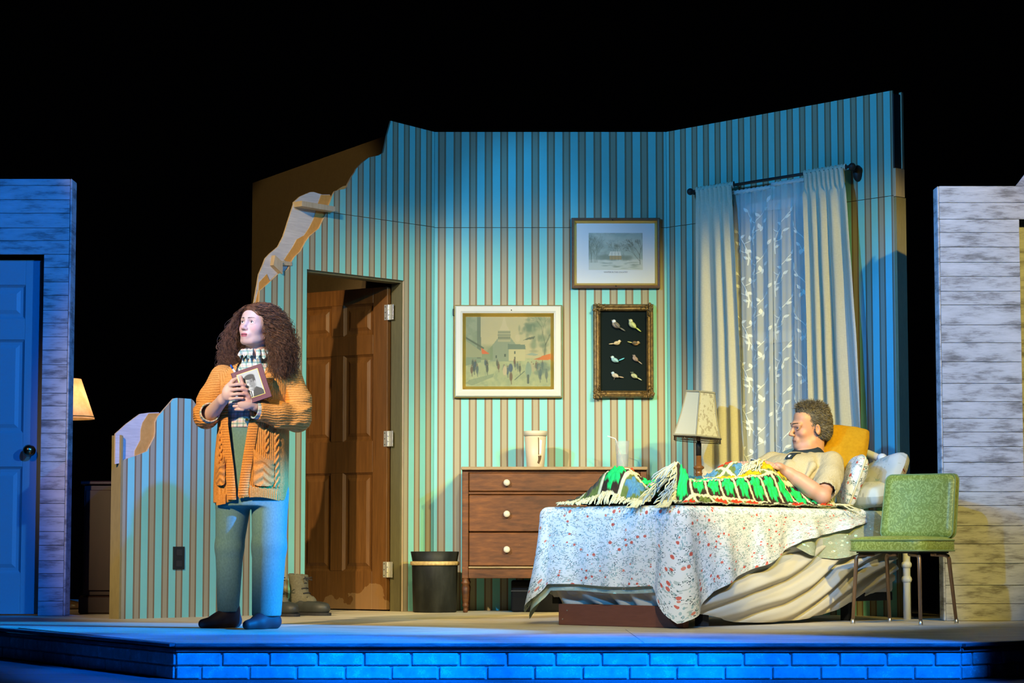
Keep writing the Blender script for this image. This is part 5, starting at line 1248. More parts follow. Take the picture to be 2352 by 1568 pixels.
for j in range(ROWS):
    for i in range(NC):
        fc, rc = KIND[rowcol[j][i]]; b = MB(); b.smooth = True; sd = rnd.random()*9
        def P(u, v):
            y = lerp(YN, YF, lerp(RF[j], RF[j+1], v)); a = lerp(edge0(y), edge1(y), (i+u)/NC); p, q = 2*u-1, 2*v-1; r = max(abs(p), abs(q)); rr = math.hypot(p, q); th = math.atan2(q, p)
            pet = 0.5+0.5*math.cos(th*6+sd)
            if r > 0.87: h = 0.010+0.003*math.cos((p+q)*34)
            elif rr < 0.78: h = 0.008+0.012*pet*sstep(0, 0.4, rr)*(1-sstep(0.6, 0.80, rr))+0.004*math.sin(p*15+sd)*math.sin(q*15)
            else: h = 0.006+0.004*math.sin(p*13)*math.sin(q*13)
            s_ = AF(a, y); return s_+Vector((0, -0.25*h, h))
        def Cc(u, v):
            p, q = 2*u-1, 2*v-1; r = max(abs(p), abs(q)); rr = math.hypot(p, q); th = math.atan2(q, p)
            if r > 0.86: c = CRM
            elif rr < 0.70+0.12*math.cos(th*6+sd)+0.05*math.sin(p*17+sd): c = fc
            else: c = rc
            k_ = 0.82+0.3*abs(math.sin(p*21+sd)*math.sin(q*19))
            return tuple(x*k_ for x in c)
        b.grid(P, 22, 22, colf=Cc); b.build('granny_square', M_YARN, afg, fix=False)
M_FRINGE = mat('cream_fringe_yarn', (0.70, 0.64, 0.38, 1), 0.95, spec=0.1); M_FRBLUE = mat('grey_blue_fringe_yarn', (0.40, 0.45, 0.44, 1), 0.95, spec=0.1)
fg = MB(); fg.smooth = True
def strand(p, d, L, sag, jit):
    pts = []; q = Vector(p); d = Vector(d).normalized()
    for k in range(7):
        t_ = k/6; w = q+d*L*t_+Vector((rnd.gauss(0, jit), rnd.gauss(0, jit), -sag*t_*t_)); zf = 0.618+(body_h(w.x, w.y) if w.x > -0.015 and w.y > -0.485 else (-0.03*min(1, max(-w.x-0.015, -w.y-0.485)/0.04)))
        pts.append(Vector((w.x, w.y, max(w.z, zf+0.004+0.006*rnd.random()))))
    fg.tube(pts, [0.0036]*6+[0.0028], 5)
for k in range(250):                                   # foot end
    y = lerp(YN, YF-0.03, rnd.random()) if k % 3 else rnd.uniform(-0.40, -0.2); a = edge0(y); p = AF(a, y)+Vector((0.004, 0, 0.012)); fg.cur = 1 if (-0.36 < y < -0.24 and rnd.random() < 0.55) else 0
    strand(p, (-1, rnd.gauss(0, 0.25), -0.15), (rnd.uniform(0.03, 0.05) if not -0.42 < y < -0.18 else rnd.uniform(0.08, 0.14)), 0.05, 0.003)
for k in range(230):                                   # head end
    y = lerp(YN, 0.15, rnd.random()); a = edge1(y); p = AF(a, y)+Vector((-0.004, 0, 0.012)); fg.cur = 0
    strand(p, (1, rnd.gauss(0, 0.35)-0.25, -0.1), rnd.uniform(0.10, 0.17), 0.08, 0.005)
for k in range(60):                                    # tuft under the hands
    p = AF(1.02+rnd.gauss(0, 0.015), -0.16+rnd.gauss(0, 0.03))+Vector((0, 0, 0.03)); strand(p, (-1, -0.4+rnd.gauss(0, 0.2), -0.2), rnd.uniform(0.08, 0.13), 0.05, 0.004)
fg.cur = 0
fo = fg.build('fringe', [M_FRINGE, M_FRBLUE], afg, fix=False); fo['kind'] = 'stuff'

# ================================================================== GREEN DINETTE CHAIR
def vinyl_fn(t, b):
    uv = t.coord('Object', (1, 1, 1)); w = t.noise(uv, 14, 3, 0.5, 1); vm = t.n('ShaderNodeVectorMath', operation='MULTIPLY_ADD'); t.l(w, vm.inputs[0]); vm.inputs[1].default_value = (0.05, 0.05, 0.05); t.l(uv, vm.inputs[2])
    v = t.voro(vm.outputs[0], 24); r = t.math('SINE', t.math('MULTIPLY', v.outputs['Distance'], 22.0)); e = t.noise(vm.outputs[0], 80, 4, 0.6)
    f = t.math('ADD', t.math('MULTIPLY', r, 0.10), e); m = t.math('GREATER_THAN', f, 0.53)
    c = t.mix(t.math('MULTIPLY', m, 0.8), (0.22, 0.27, 0.045, 1), (0.38, 0.44, 0.11, 1))
    t.l(c, b.inputs['Base Color']); t.l(t.bump(f, 0.2, 0.002), b.inputs['Normal'])
M_VINYL = mat('green_rose_vinyl', rough=0.38, fn=vinyl_fn); M_VPIPE = mat('green_vinyl_piping', (0.20, 0.27, 0.09, 1), 0.4)
M_TUBE = mat('bronze_tube', (0.26, 0.16, 0.09, 1), 0.35, 0.7)
ch = thing('dinette_chair', 'green floral vinyl dinette chair on bronze tube legs by the bed', 'chair', (2.045, -2.58, 0.0), math.radians(-37))
# local: front towards -y
def rounded(w, d, r, n=6):
    P = []
    for cx, cy, a0 in ((w/2-r, -d/2+r, -PI/2), (w/2-r, d/2-r, 0), (-w/2+r, d/2-r, PI/2), (-w/2+r, -d/2+r, PI)):
        for k in range(n+1): a = a0+PI/2*k/n; P.append((cx+r*math.cos(a), cy+r*math.sin(a)))
    return P
def cushion_mesh(b, P, zs, tr=None):
    """stack of inset outlines -> rounded slab"""
    n = len(P); vs = []
    for s_, z in zs: vs += [(x*s_, y*s_, z) for x, y in P]
    if tr: vs = [tr(Vector(v)) for v in vs]
    fs = [[i*n+k, i*n+(k+1) % n, (i+1)*n+(k+1) % n, (i+1)*n+k] for i in range(len(zs)-1) for k in range(n)]; fs += [list(range(n))[::-1], [(len(zs)-1)*n+k for k in range(n)]]
    b.add(vs, fs)
Ps = rounded(0.44, 0.42, 0.07)
b = MB(); b.smooth = True; cushion_mesh(b, Ps, [(0.93, 0.374), (0.99, 0.377), (1.0, 0.383), (1.0, 0.430), (0.985, 0.440), (0.80, 0.452), (0.4, 0.457)]); b.build('seat', M_VINYL, ch)
for z in (0.380, 0.434): b = MB(); b.smooth = True; b.tube([(x*1.004, y*1.004, z) for x, y in Ps], 0.0045, 6, closed=True); b.build('piping', M_VPIPE, ch)
Pb = rounded(0.42, 0.335, 0.035)
def TB(v):  # stand the slab up, lean it back and curve it
    x, y, z = v; lean = math.radians(13); q = Vector((x, 0.205-z-0.35*x*x, 0.615+y)); dz = q.z-0.45; return Vector((q.x*(1-0.10*dz), q.y+math.sin(lean)*dz*0.9-0.02, q.z))
b = MB(); b.smooth = True; cushion_mesh(b, Pb, [(0.97, -0.028), (1.0, -0.020), (1.0, 0.016), (0.985, 0.024), (0.8, 0.030), (0.4, 0.033)], TB); b.build('backrest', M_VINYL, ch)
for zz_ in (-0.021, 0.018): b = MB(); b.smooth = True; b.tube([TB(Vector((x*1.005, y*1.005, zz_))) for x, y in Pb], 0.0045, 6, closed=True); b.build('piping', M_VPIPE, ch)
def tubeleg(sx, sy):
    b = MB(); b.smooth = True
    top = (sx*0.10, sy*0.12, 0.362); sh_ = (sx*0.165, sy*0.155, 0.358); kn = (sx*0.182, sy*0.168, 0.337); ft = (sx*0.195, sy*(0.190 if sy < 0 else 0.215), 0.010)
    b.tube([top, sh_, ((sh_[0]+kn[0])/2+sx*0.004, (sh_[1]+kn[1])/2+sy*0.003, 0.351), kn, ft], [0.011, 0.011, 0.011, 0.011, 0.009], 10); o = b.build('leg', M_TUBE, ch)
    f = MB(); f.smooth = True; f.lathe([(0.011, 0), (0.012, 0.004), (0.010, 0.026)], 12, c=(ft[0], ft[1], 0)); f.build('foot_cap', M_STEEL, o)
for sx in (-1, 1):
    for sy in (-1, 1): tubeleg(sx, sy)
for sx in (-1, 1):
    b = MB(); b.smooth = True; b.tube([(sx*0.14, 0.10, 0.362), (sx*0.14, 0.19, 0.366), (sx*0.14, 0.228, 0.42), (sx*0.14, 0.262, 0.60)], 0.010, 10); b.build('back_support', M_TUBE, ch)
b = MB(); b.box((0, 0, 0.370), (0.36, 0.34, 0.008)); b.build('seat_base', M_DARK, ch)
# ================================================================== PEOPLE
def skin_fn(t, b):
    a = t.n('ShaderNodeAttribute', attribute_name='Col'); t.l(a.outputs['Color'], b.inputs['Base Color'])
    b.inputs['Subsurface Weight'].default_value = 0.08; b.inputs['Subsurface Radius'].default_value = (0.012, 0.005, 0.003)
    t.l(t.bump(t.noise(t.coord('Object'), 220, 3), 0.08, 0.002), b.inputs['Normal'])
M_SKIN = mat('skin', rough=0.48, fn=skin_fn, spec=0.35)
M_EYE = mat('eyeball', rough=0.12, fn=vcol_fn(), spec=0.5); M_LASH = mat('eyelash', (0.02, 0.012, 0.01, 1), 0.6)
def head(s, M, sc, fem, mouth_open=0.0):
    """adds a head to the solid: face towards -y, eye line at z = 0"""
    s.M = M @ Matrix.Scale(sc, 4); q = sc
    E_ = lambda c, r, k=0.015, op='u', R=None: s.ell(c, tuple(x*q for x in r), R, k*q, op)
    C_ = lambda a, b, r0, r1=None, k=0.01, op='u': s.cap(a, b, r0*q, (r0 if r1 is None else r1)*q, k*q, op)
    E_((0, 0.022, 0.032), (0.074, 0.094, 0.084)); E_((0, -0.042, 0.045), (0.060, 0.046, 0.052), 0.03)
    E_((0, -0.030, -0.020), (0.061, 0.060, 0.078), 0.03); E_((0, -0.030, -0.072), (0.050 if fem else 0.056, 0.052, 0.040), 0.03)
    E_((0, -0.070, -0.098), (0.019 if fem else 0.024, 0.016, 0.016), 0.025)
    for sx in (-1, 1):
        E_((sx*0.038, -0.060, -0.032), (0.023, 0.022, 0.021) if fem else (0.021, 0.019, 0.016), 0.02); C_((sx*0.050, 0.0, -0.07), (sx*0.030, -0.06, -0.098), 0.013, 0.011, 0.025)
        C_((sx*0.010, -0.089, 0.017), (sx*0.042, -0.074, 0.019), 0.009 if fem else 0.011, 0.007, 0.018)
    for sx in (-1, 1): E_((sx*0.031, -0.099, -0.001), (0.020, 0.015, 0.0125), 0.012, 's')
    for sx in (-1, 1):
        E_((sx*0.031, -0.0700, 0.0), (0.0125, 0.0125, 0.0120), 0.002)
        for k_ in range(6):                                          # eyelids
            a0, a1 = lerp(-1, 1, k_/6), lerp(-1, 1, (k_+1)/6)
            f = lambda a: (sx*0.031+a*0.0155, -0.0868+0.0070*a*a, 0.0092*(1-a*a)**0.8+0.0002); C_(f(a0), f(a1), 0.0037, 0.0037, 0.003)
            g = lambda a: (sx*0.031+a*0.0150, -0.0858+0.0070*a*a, -0.0088*(1-a*a)**0.8-0.0006); C_(g(a0), g(a1), 0.0034, 0.0034, 0.003)
    C_((0, -0.087, 0.010), (0, -0.108, -0.030), 0.0085, 0.0100, 0.012); E_((0, -0.1130, -0.0350), (0.0105 if fem else 0.0125, 0.0100, 0.0095), 0.008)
    for sx in (-1, 1): E_((sx*0.0115, -0.1010, -0.0395), (0.0080, 0.0100, 0.0070), 0.006); E_((sx*0.006, -0.108, -0.0465), (0.0035, 0.005, 0.003), 0.002, 's')
    E_((0, -0.087 if fem else -0.083, -0.068), (0.028, 0.014, 0.018) if fem else (0.032, 0.014, 0.022), 0.014)
    up = [(-0.024, -0.0850, -0.0695), (-0.010, -0.0962, -0.0648), (0, -0.0970, -0.0660), (0.010, -0.0962, -0.0648), (0.024, -0.0850, -0.0695)]
    dn = [(-0.022, -0.0860, -0.0730-mouth_open), (0, -0.0950, -0.0775-mouth_open), (0.022, -0.0860, -0.0730-mouth_open)]
    if not fem:
        up = [(x*1.12, y+0.0025, z) for x, y, z in up]; dn = [(x*1.15, y+0.0025, z+0.001) for x, y, z in dn]
    rl = 0.0040 if fem else 0.0028
    for a, b2 in zip(up[:-1], up[1:]): C_(a, b2, rl, None, 0.004)
    for a, b2 in zip(dn[:-1], dn[1:]): C_(a, b2, rl*1.2, None, 0.004)
    for a, b2 in (((-0.021, -0.094, -0.0705-mouth_open/2), (0, -0.1040, -0.0715-mouth_open/2)), ((0, -0.1040, -0.0715-mouth_open/2), (0.021, -0.094, -0.0705-mouth_open/2))): C_(a, b2, 0.0016+mouth_open*0.55, None, 0.002, 's')
    for sx in (-1, 1):
        R = Euler((0.15, 0, sx*0.35)).to_matrix(); E_((sx*0.078, 0.012, -0.012), (0.008, 0.019, 0.031), 0.006, 'u', R); E_((sx*0.0835, 0.005, -0.009), (0.0055, 0.010, 0.018), 0.004, 's', R)
    C_((0, 0.025, -0.05), (0, 0.024, -0.13), 0.050 if fem else 0.052, 0.048 if fem else 0.050, 0.025)
    if not fem:
        C_((-0.046, -0.079, 0.0150), (-0.012, -0.0945, 0.0135), 0.0075, 0.0075, 0.012); C_((0.046, -0.079, 0.0150), (0.012, -0.0945, 0.0135), 0.0075, 0.0075, 0.012)
        for sx in (-1, 1): C_((sx*0.020, -0.0985, -0.044), (sx*0.033, -0.0895, -0.072), 0.0022, 0.0016, 0.006, 's'); C_((sx*0.052, -0.030, -0.095), (sx*0.026, -0.066, -0.106), 0.014, 0.012, 0.02)
        E_((0, -0.074, -0.1015), (0.025, 0.018, 0.017), 0.02)
    s.M = Matrix.Identity(4)
def head_colors(V, M, sc, base, lips, brow, iris, blush, stubble=None, gaze=(0, -1, 0.05)):
    Mi = np.array((M @ Matrix.Scale(sc, 4)).inverted()); P = V @ Mi[:3, :3].T+Mi[:3, 3]
    C = np.tile(np.array(base), (len(V), 1)); x, y, z = P.T; ax = np.abs(x); hd = (np.abs(x) < 0.12) & (y > -0.14) & (y < 0.14) & (z > -0.115) & (z < 0.13)
    def mixc(m, c): C[:] = C*(1-m[:, None])+np.array(c)*m[:, None]
    front = hd & (y < -0.03)
    bl = np.exp(-(((ax-0.046)/0.016)**2+((z+0.030)/0.017)**2))*front; mixc(bl*0.65, blush)
    nb = np.exp(-((x/0.013)**2+((z+0.038)/0.012)**2))*front*(y < -0.095); mixc(nb*0.25, blush)
    if stubble is not None: mixc(np.clip(np.exp(-(((z+0.085)/0.035)**2+(ax/0.06)**4))*front, 0, 1)*0.25, stubble)
    lz = np.where(z > -0.0712, (z+0.0665)/(0.0056), (z+0.0765)/0.0062); lp = front*(y < -0.080)*np.clip((1.05-np.abs(lz))*2.2, 0, 1)*np.clip((0.0225-0.006*np.abs(lz)-ax)/0.004+0.5, 0, 1); mixc(lp*0.88, lips)
    mo = front & (np.abs(z+0.0712) < 0.0016) & (ax < 0.022) & (y < -0.08); mixc(mo*0.85, (0.05, 0.015, 0.015))
    bz = 0.0225+0.10*(ax-0.02)-3.8*(ax-0.033)**2; br = front & (ax > 0.011) & (ax < 0.052) & (np.abs(z-bz) < 0.0042*(1-0.5*(ax-0.011)/0.04)); mixc(br*0.35, brow)
    for sx in (-1, 1):
        e = P-np.array([sx*0.031, -0.0765, 0.0]); r = np.linalg.norm(e, axis=1)
        lid = front & (r < 0.021) & (e[:, 2] > 0.006) & (e[:, 2] < 0.015) & (np.abs(e[:, 0]) < 0.017); mixc(lid*0.30, (base[0]*0.45, base[1]*0.32, base[2]*0.30))
    return C, P, hd
def face_parts(parent, P, M, sc, iris, brow, gaze, thick=1.0):
    """eyeballs, lashes and eyebrows laid on the face"""
    MS_ = M @ Matrix.Scale(sc, 4); g = Vector(gaze).normalized()
    def ysurf(x, z):
        m = (np.abs(P[:, 0]-x) < 0.0045) & (np.abs(P[:, 2]-z) < 0.0045) & (P[:, 1] < 0); return float(P[m, 1].min()) if m.any() else -0.09
    for sx in (-1, 1):
        b = MB(); b.smooth = True; c = Vector((sx*0.031, -0.0758, 0.0)); n, m = 40, 30; o = len(b.v)
        b.ball((0, 0, 0), 0.0124, n, m)
        for i in range(len(b.v)):
            v = Vector(b.v[i]); d = (v.normalized()-g).length; b.col[i] = (0.008, 0.008, 0.008) if d < 0.20 else (iris if d < 0.50 else (0.55, 0.52, 0.48)); b.v[i] = tuple(MS_ @ (v+c))
        b.build('eye', M_EYE, parent)
        b = MB(); b.smooth = True; pts = [MS_ @ Vector((sx*0.031+a*0.0145, -0.0893+0.0068*a*a, 0.0066*(1-a*a)**0.8+0.0004)) for a in np.linspace(-1, 1, 12)]
        b.tube(pts, [0.0009*sc+0.0006*sc*math.sin(PI*i/11) for i in range(12)], 6); b.build('eyelash', M_LASH, parent)
        b = MB(); b.smooth = True; pts = []; rs = []
        for t_ in np.linspace(0, 1, 12):
            x = lerp(0.013, 0.046, t_); z = 0.0225+0.10*(x-0.02)-3.8*(x-0.033)**2; pts.append(MS_ @ Vector((sx*x, ysurf(sx*x, z)+0.0012, z))); rs.append(sc*thick*lerp(0.0024, 0.0009, t_))
        b.tube(pts, rs, 6); b.build('eyebrow', brow, parent)
def finger(s, pts, r, k=0.004): s.chain(pts, [lerp(r, r*0.80, i/(len(pts)-1)) for i in range(len(pts))], k)

# ------------------------------------------------------------------ WOMAN (local frame: x to the viewer's right, -y to the camera)
WO = Vector((-1.29, -3.25, 0.0))
wom = thing('person', 'curly-haired woman in an orange cardigan and teal trousers holding a framed photo', 'person', WO)
HM = Matrix.Translation((0.024, -0.030, 1.494)) @ Matrix.Rotation(math.radians(-34), 4, 'Z') @ Matrix.Rotation(math.radians(-9), 4, 'X') @ Matrix.Rotation(math.radians(3), 4, 'Y')
s = SDF((-0.30, -0.30, -0.01), (0.30, 0.16, 1.62), 0.0030)
head(s, HM, 0.93, True, 0.0015)
s.cap((0.018, -0.010, 1.40), (0.008, 0.005, 1.29), 0.048, 0.056, 0.02)
s.loft([(0.70, 0, 0, 0.150, 0.100), (0.80, 0, 0, 0.160, 0.110), (0.98, 0, 0, 0.130, 0.098), (1.12, 0, -0.008, 0.140, 0.108), (1.22, 0.005, 0, 0.150, 0.090), (1.285, 0.008, 0.005, 0.085, 0.06)], 0.03)
for sx in (-1, 1): s.ell((sx*0.065, -0.085, 1.13), (0.058, 0.045, 0.055), k=0.03)
# arms
s.chain([(-0.145, 0, 1.245), (-0.222, -0.025, 1.035), (-0.125, -0.205, 1.115)], [0.052, 0.043, 0.027], 0.02)
s.chain([(0.170, 0, 1.245), (0.225, -0.04, 1.02), (0.035, -0.215, 1.085)], [0.052, 0.044, 0.027], 0.02)
# her right hand (viewer's left), fingers laid over the left hand
s.ell((-0.088, -0.240, 1.150), (0.036, 0.019, 0.042), (0, 0.25, 0.15), 0.015)
s.cap((-0.125, -0.205, 1.115), (-0.09, -0.235, 1.14), 0.026, 0.022, 0.015)
for zf, x1, r in ((1.186, -0.006, 0.0088), (1.163, 0.001, 0.0092), (1.140, -0.002, 0.0090), (1.119, -0.020, 0.0080)):
    finger(s, [(-0.082, -0.252, zf-0.004), (-0.046, -0.272, zf), (-0.020, -0.2705, zf), (x1, -0.263, zf-0.002)], r, 0.003)
s.chain([(-0.098, -0.235, 1.175), (-0.072, -0.238, 1.205), (-0.050, -0.232, 1.220)], [0.014, 0.0105, 0.009], 0.008)
# her left hand under the photo, thumb up on its face
s.ell((-0.004, -0.243, 1.098), (0.044, 0.018, 0.033), (0, -0.15, 0.1), 0.012)
for zf, x1 in ((1.118, -0.045), (1.10, -0.052), (1.082, -0.050), (1.066, -0.040)): finger(s, [(-0.02, -0.242, zf), (-0.042, -0.240, zf), (x1-0.018, -0.232, zf)], 0.0086, 0.003)
s.chain([(0.008, -0.250, 1.125), (-0.016, -0.2640, 1.165), (-0.030, -0.2650, 1.222)], [0.013, 0.0100, 0.0088], 0.006)
# legs and feet
s.chain([(-0.078, 0.0, 0.74), (-0.100, 0.02, 0.42), (-0.105, 0.055, 0.09)], [0.080, 0.050, 0.034], 0.03); s.chain([(0.080, 0.0, 0.74), (0.092, -0.05, 0.42), (0.105, -0.085, 0.09)], [0.080, 0.050, 0.034], 0.03)
FEET = (((-0.092, 0.072, 0.035), (-0.165, 0.022, 0.032), (-0.232, -0.022, 0.022), (-0.105, 0.055, 0.09)), ((0.120, -0.078, 0.035), (0.058, -0.150, 0.032), (0.008, -0.212, 0.022), (0.105, -0.085, 0.09)))
for h_, m_, t_, an in FEET:
    s.chain([h_, m_, t_], [0.033, 0.031, 0.021], 0.02); s.cap(an, h_, 0.036, 0.033, 0.02); s.cap(an, m_, 0.034, 0.030, 0.03)
s.fn(lambda x, y, z: 0.004-z, (-1, -1, -1), (1, 1, 1), 'i')
V, Q = s.mesh(1)
C, P, hd = head_colors(V, HM, 0.93, (0.62, 0.40, 0.31), (0.36, 0.05, 0.07), (0.16, 0.09, 0.06), (0.10, 0.09, 0.07), (0.58, 0.22, 0.20), gaze=(-0.15, -1, 0.22))
sk = V[:, 2] < 0.115; 
tip = ((np.abs(V[:, 1]+0.265) < 0.03) & (V[:, 0] > -0.03) & (V[:, 0] < 0.02) & (V[:, 2] > 1.10) & (V[:, 2] < 1.22)); C[tip] = C[tip]*np.array([1.0, 0.82, 0.80])
sdf_obj('body', V, Q, M_SKIN, wom, C)
face_parts(wom, P, HM, 0.93, (0.07, 0.06, 0.045), mat('brown_brow', (0.10, 0.05, 0.03, 1), 0.8), (-0.22, -1, 0.20))
# socks
def tube_sdf(name, m, parent, build, lo, hi, h, sm=1, uv=None):
    q = SDF(lo, hi, h); build(q); V_, Q_ = q.mesh(sm); return sdf_obj(name, V_, Q_, m, parent, uv=uv(V_) if uv else None), V_
M_SOCK = mat('thin_dark_sock', (0.035, 0.022, 0.03, 1), 0.6)
for h_, m_, t_, an in FEET:
    def bs(q, h_=h_, m_=m_, t_=t_, an=an):
        q.chain([h_, m_, t_], [0.036, 0.034, 0.024], 0.02); q.cap(an, h_, 0.039, 0.036, 0.02); q.cap(an, m_, 0.037, 0.033, 0.03); q.cap(an, (an[0], an[1], 0.15), 0.039, 0.040, 0.01)
        q.fn(lambda x, y, z: 0.001-z, (-1, -1, -1), (1, 1, 1), 'i'); q.fn(lambda x, y, z: z-0.16, (-1, -1, -1), (1, 1, 1), 'i')
    tube_sdf('sock', M_SOCK, wom, bs, (-0.32, -0.30, -0.01), (0.22, 0.16, 0.2), 0.004)
# trousers
def trous_fn(t, b):
    n = t.noise(t.coord('Object', (1, 1, 0.6)), 140, 3, 0.6); t.l(t.ramp(n, [(0.3, (0.105, 0.205, 0.185, 1)), (0.7, (0.145, 0.265, 0.235, 1))]), b.inputs['Base Color'])
M_TROUS = mat('teal_wool_trousers', rough=0.8, fn=trous_fn, spec=0.15)
def bt(q):
    q.loft([(0.60, 0, -0.01, 0.165, 0.118), (0.70, 0, -0.005, 0.178, 0.130), (0.82, 0, 0, 0.176, 0.128), (0.96, 0, 0, 0.146, 0.112), (1.03, 0, 0, 0.143, 0.110)], 0.02)
    q.chain([(-0.088, 0.0, 0.66), (-0.112, 0.03, 0.40), (-0.118, 0.052, 0.085)], [0.092, 0.070, 0.054], 0.02); q.chain([(0.090, -0.01, 0.66), (0.094, -0.06, 0.40), (0.088, -0.092, 0.075)], [0.092, 0.084, 0.072], 0.02)
    q.fn(lambda x, y, z: np.where(x < 0, 0.078-z, 0.062-z), (-1, -1, -1), (1, 1, 1), 'i')
    q.cap((-0.118, 0.052, 0.0), (-0.118, 0.051, 0.095), 0.046, 0.044, 0, 's'); q.cap((0.088, -0.092, 0.0), (0.088, -0.091, 0.085), 0.062, 0.058, 0, 's')
tr_o, _ = tube_sdf('trousers', M_TROUS, wom, bt, (-0.26, -0.24, 0.03), (0.26, 0.20, 1.06), 0.005)
for sx, pts in ((-1, [(-0.112, -0.045, 0.62), (-0.128, -0.040, 0.40), (-0.135, -0.001, 0.085)]), (1, [(0.150, -0.090, 0.60), (0.150, -0.125, 0.40), (0.135, -0.150, 0.08)])):
    pass
# shirt
def plaid_fn(t, b):
    c = t.coord('Object', (1, 1, 1)); sp_ = t.n('ShaderNodeSeparateXYZ'); t.l(c, sp_.inputs[0])
    def st(o, f, w, ph=0.0): return t.math('LESS_THAN', t.math('FRACT', t.math('ADD', t.math('MULTIPLY', o, f), ph)), w)
    X, Z = t.math('ADD', sp_.outputs[0], t.math('MULTIPLY', sp_.outputs[1], 0.4)), sp_.outputs[2]
    col = (0.68, 0.68, 0.62, 1)
    for o in (X, Z):
        for f, w, ph, cc, al in ((36, 0.30, 0.0, (0.10, 0.28, 0.17, 1), 0.6), (36, 0.08, 0.45, (0.62, 0.14, 0.12, 1), 0.6), (36, 0.07, 0.62, (0.60, 0.50, 0.08, 1), 0.6), (36, 0.08, 0.80, (0.10, 0.14, 0.35, 1), 0.5)):
            col = t.mix(t.math('MULTIPLY', st(o, f, w, ph), al), col, cc)
    t.l(col, b.inputs['Base Color'])
M_PLAID = mat('plaid_cotton', rough=0.85, fn=plaid_fn, spec=0.15)
def bsh(q):
    q.loft([(0.985, 0, 0, 0.140, 0.118), (1.05, 0, -0.004, 0.140, 0.122), (1.14, 0, -0.01, 0.148, 0.132), (1.22, 0.005, -0.004, 0.156, 0.110), (1.285, 0.008, 0.003, 0.095, 0.072), (1.31, 0.010, 0.002, 0.070, 0.064), (1.372, 0.014, -0.004, 0.058, 0.057)], 0.015)
    for sx in (-1, 1): q.ell((sx*0.065, -0.090, 1.13), (0.060, 0.048, 0.057), k=0.03)
sh_o, _ = tube_sdf('shirt', M_PLAID, wom, bsh, (-0.2, -0.2, 0.96), (0.22, 0.16, 1.39), 0.005)
b = MB(); b.smooth = True                                     # ruffled collar
for a0, a1, sd in ((-2.55, -1.62, 1.0), (-1.45, -0.2, 4.0)):
    def F(u, v):
        a = lerp(a0, a1, u); rp = math.sin(u*26+sd)*0.006*v; r = lerp(0.056, 0.094, v)+rp; zz_ = 1.372-0.036*v*v+0.010*math.sin(u*21+sd)*v-0.02*(1-abs(u-0.5)*2)*0
        return (0.012+r*math.cos(a)*1.02, -0.004+r*math.sin(a)*0.98, zz_+0.010*math.sin(v*PI))
    b.grid(F, 60, 8)
b.build('ruffled_collar', M_PLAID, sh_o, fix=False)
for z_ in (1.27, 1.21, 1.02):
    b = MB(); b.smooth = True; b.ball((-0.012, -0.150 if z_ < 1.25 else -0.115, z_), (0.008, 0.004, 0.008), 12, 6); b.build('button', mat('yellow_button', (0.75, 0.62, 0.10, 1), 0.3), sh_o)
# cardigan
CARD = [(0.615, -0.003, 0.0, 0.182, 0.150), (0.70, 0.0, 0.0, 0.186, 0.156), (0.85, 0.0, 0.0, 0.184, 0.152), (1.00, 0.004, 0.0, 0.178, 0.146), (1.12, 0.008, -0.005, 0.184, 0.150), (1.20, 0.012, 0.0, 0.192, 0.130), (1.255, 0.014, 0.004, 0.178, 0.105), (1.295, 0.012, 0.010, 0.120, 0.088), (1.318, 0.011, 0.014, 0.085, 0.080)]
CZ = np.array(CARD)
def card_y(x, z):
    f = lambda i: float(np.interp(z, CZ[:, 0], CZ[:, i])); t_ = 1-((x-f(1))/f(3))**2; return f(2)-f(4)*math.sqrt(max(t_, 0.0))
XL = ([0.60, 0.68, 0.80, 1.00, 1.12, 1.22, 1.29, 1.33], [-0.064, -0.066, -0.080, -0.112, -0.112, -0.098, -0.074, -0.06])
XR = ([0.60, 0.68, 0.80, 1.00, 1.12, 1.22, 1.29, 1.33], [-0.052, -0.046, -0.030, 0.000, 0.035, 0.066, 0.078, 0.07])
ORG1, ORG2 = (0.54, 0.215, 0.045, 1), (0.70, 0.32, 0.085, 1)
def knit_fn(axis, freq):
    def fn(t, b):
        c = t.coord('Object', (1, 1, 1)); sp_ = t.n('ShaderNodeSeparateXYZ'); t.l(c, sp_.inputs[0])
        if axis == 'z': o = t.math('ADD', sp_.outputs[2], t.math('MULTIPLY', t.noise(c, 14, 2), 0.02))
        else: o = t.math('ADD', sp_.outputs[0], t.math('MULTIPLY', sp_.outputs[1], 0.55))
        w = t.math('SINE', t.math('MULTIPLY', o, freq)); st = t.math('SINE', t.math('MULTIPLY', sp_.outputs[2 if axis == 'x' else 0], 900.0))
        f = t.math('ADD', t.math('MULTIPLY', w, 0.35), t.math('ADD', t.math('MULTIPLY', st, 0.05), t.noise(c, 120, 2)))
        t.l(t.ramp(f, [(0.15, ORG1), (0.75, ORG2)]), b.inputs['Base Color']); t.l(t.bump(f, 0.75, 0.005), b.inputs['Normal'])
    return fn
M_KNITX = mat('orange_knit_vertical_rib', rough=0.92, fn=knit_fn('x', 560), spec=0.1); M_KNITZ = mat('orange_knit_horizontal_rib', rough=0.92, fn=knit_fn('z', 520), spec=0.1)
M_KNIT = mat('orange_knit_plain', rough=0.92, fn=lambda t, b: (t.l(t.ramp(t.noise(t.coord('Object'), 150, 3), [(0.3, ORG1), (0.7, ORG2)]), b.inputs['Base Color']), t.l(t.bump(t.noise(t.coord('Object'), 170, 3), 0.5, 0.003), b.inputs['Normal'])), spec=0.1)
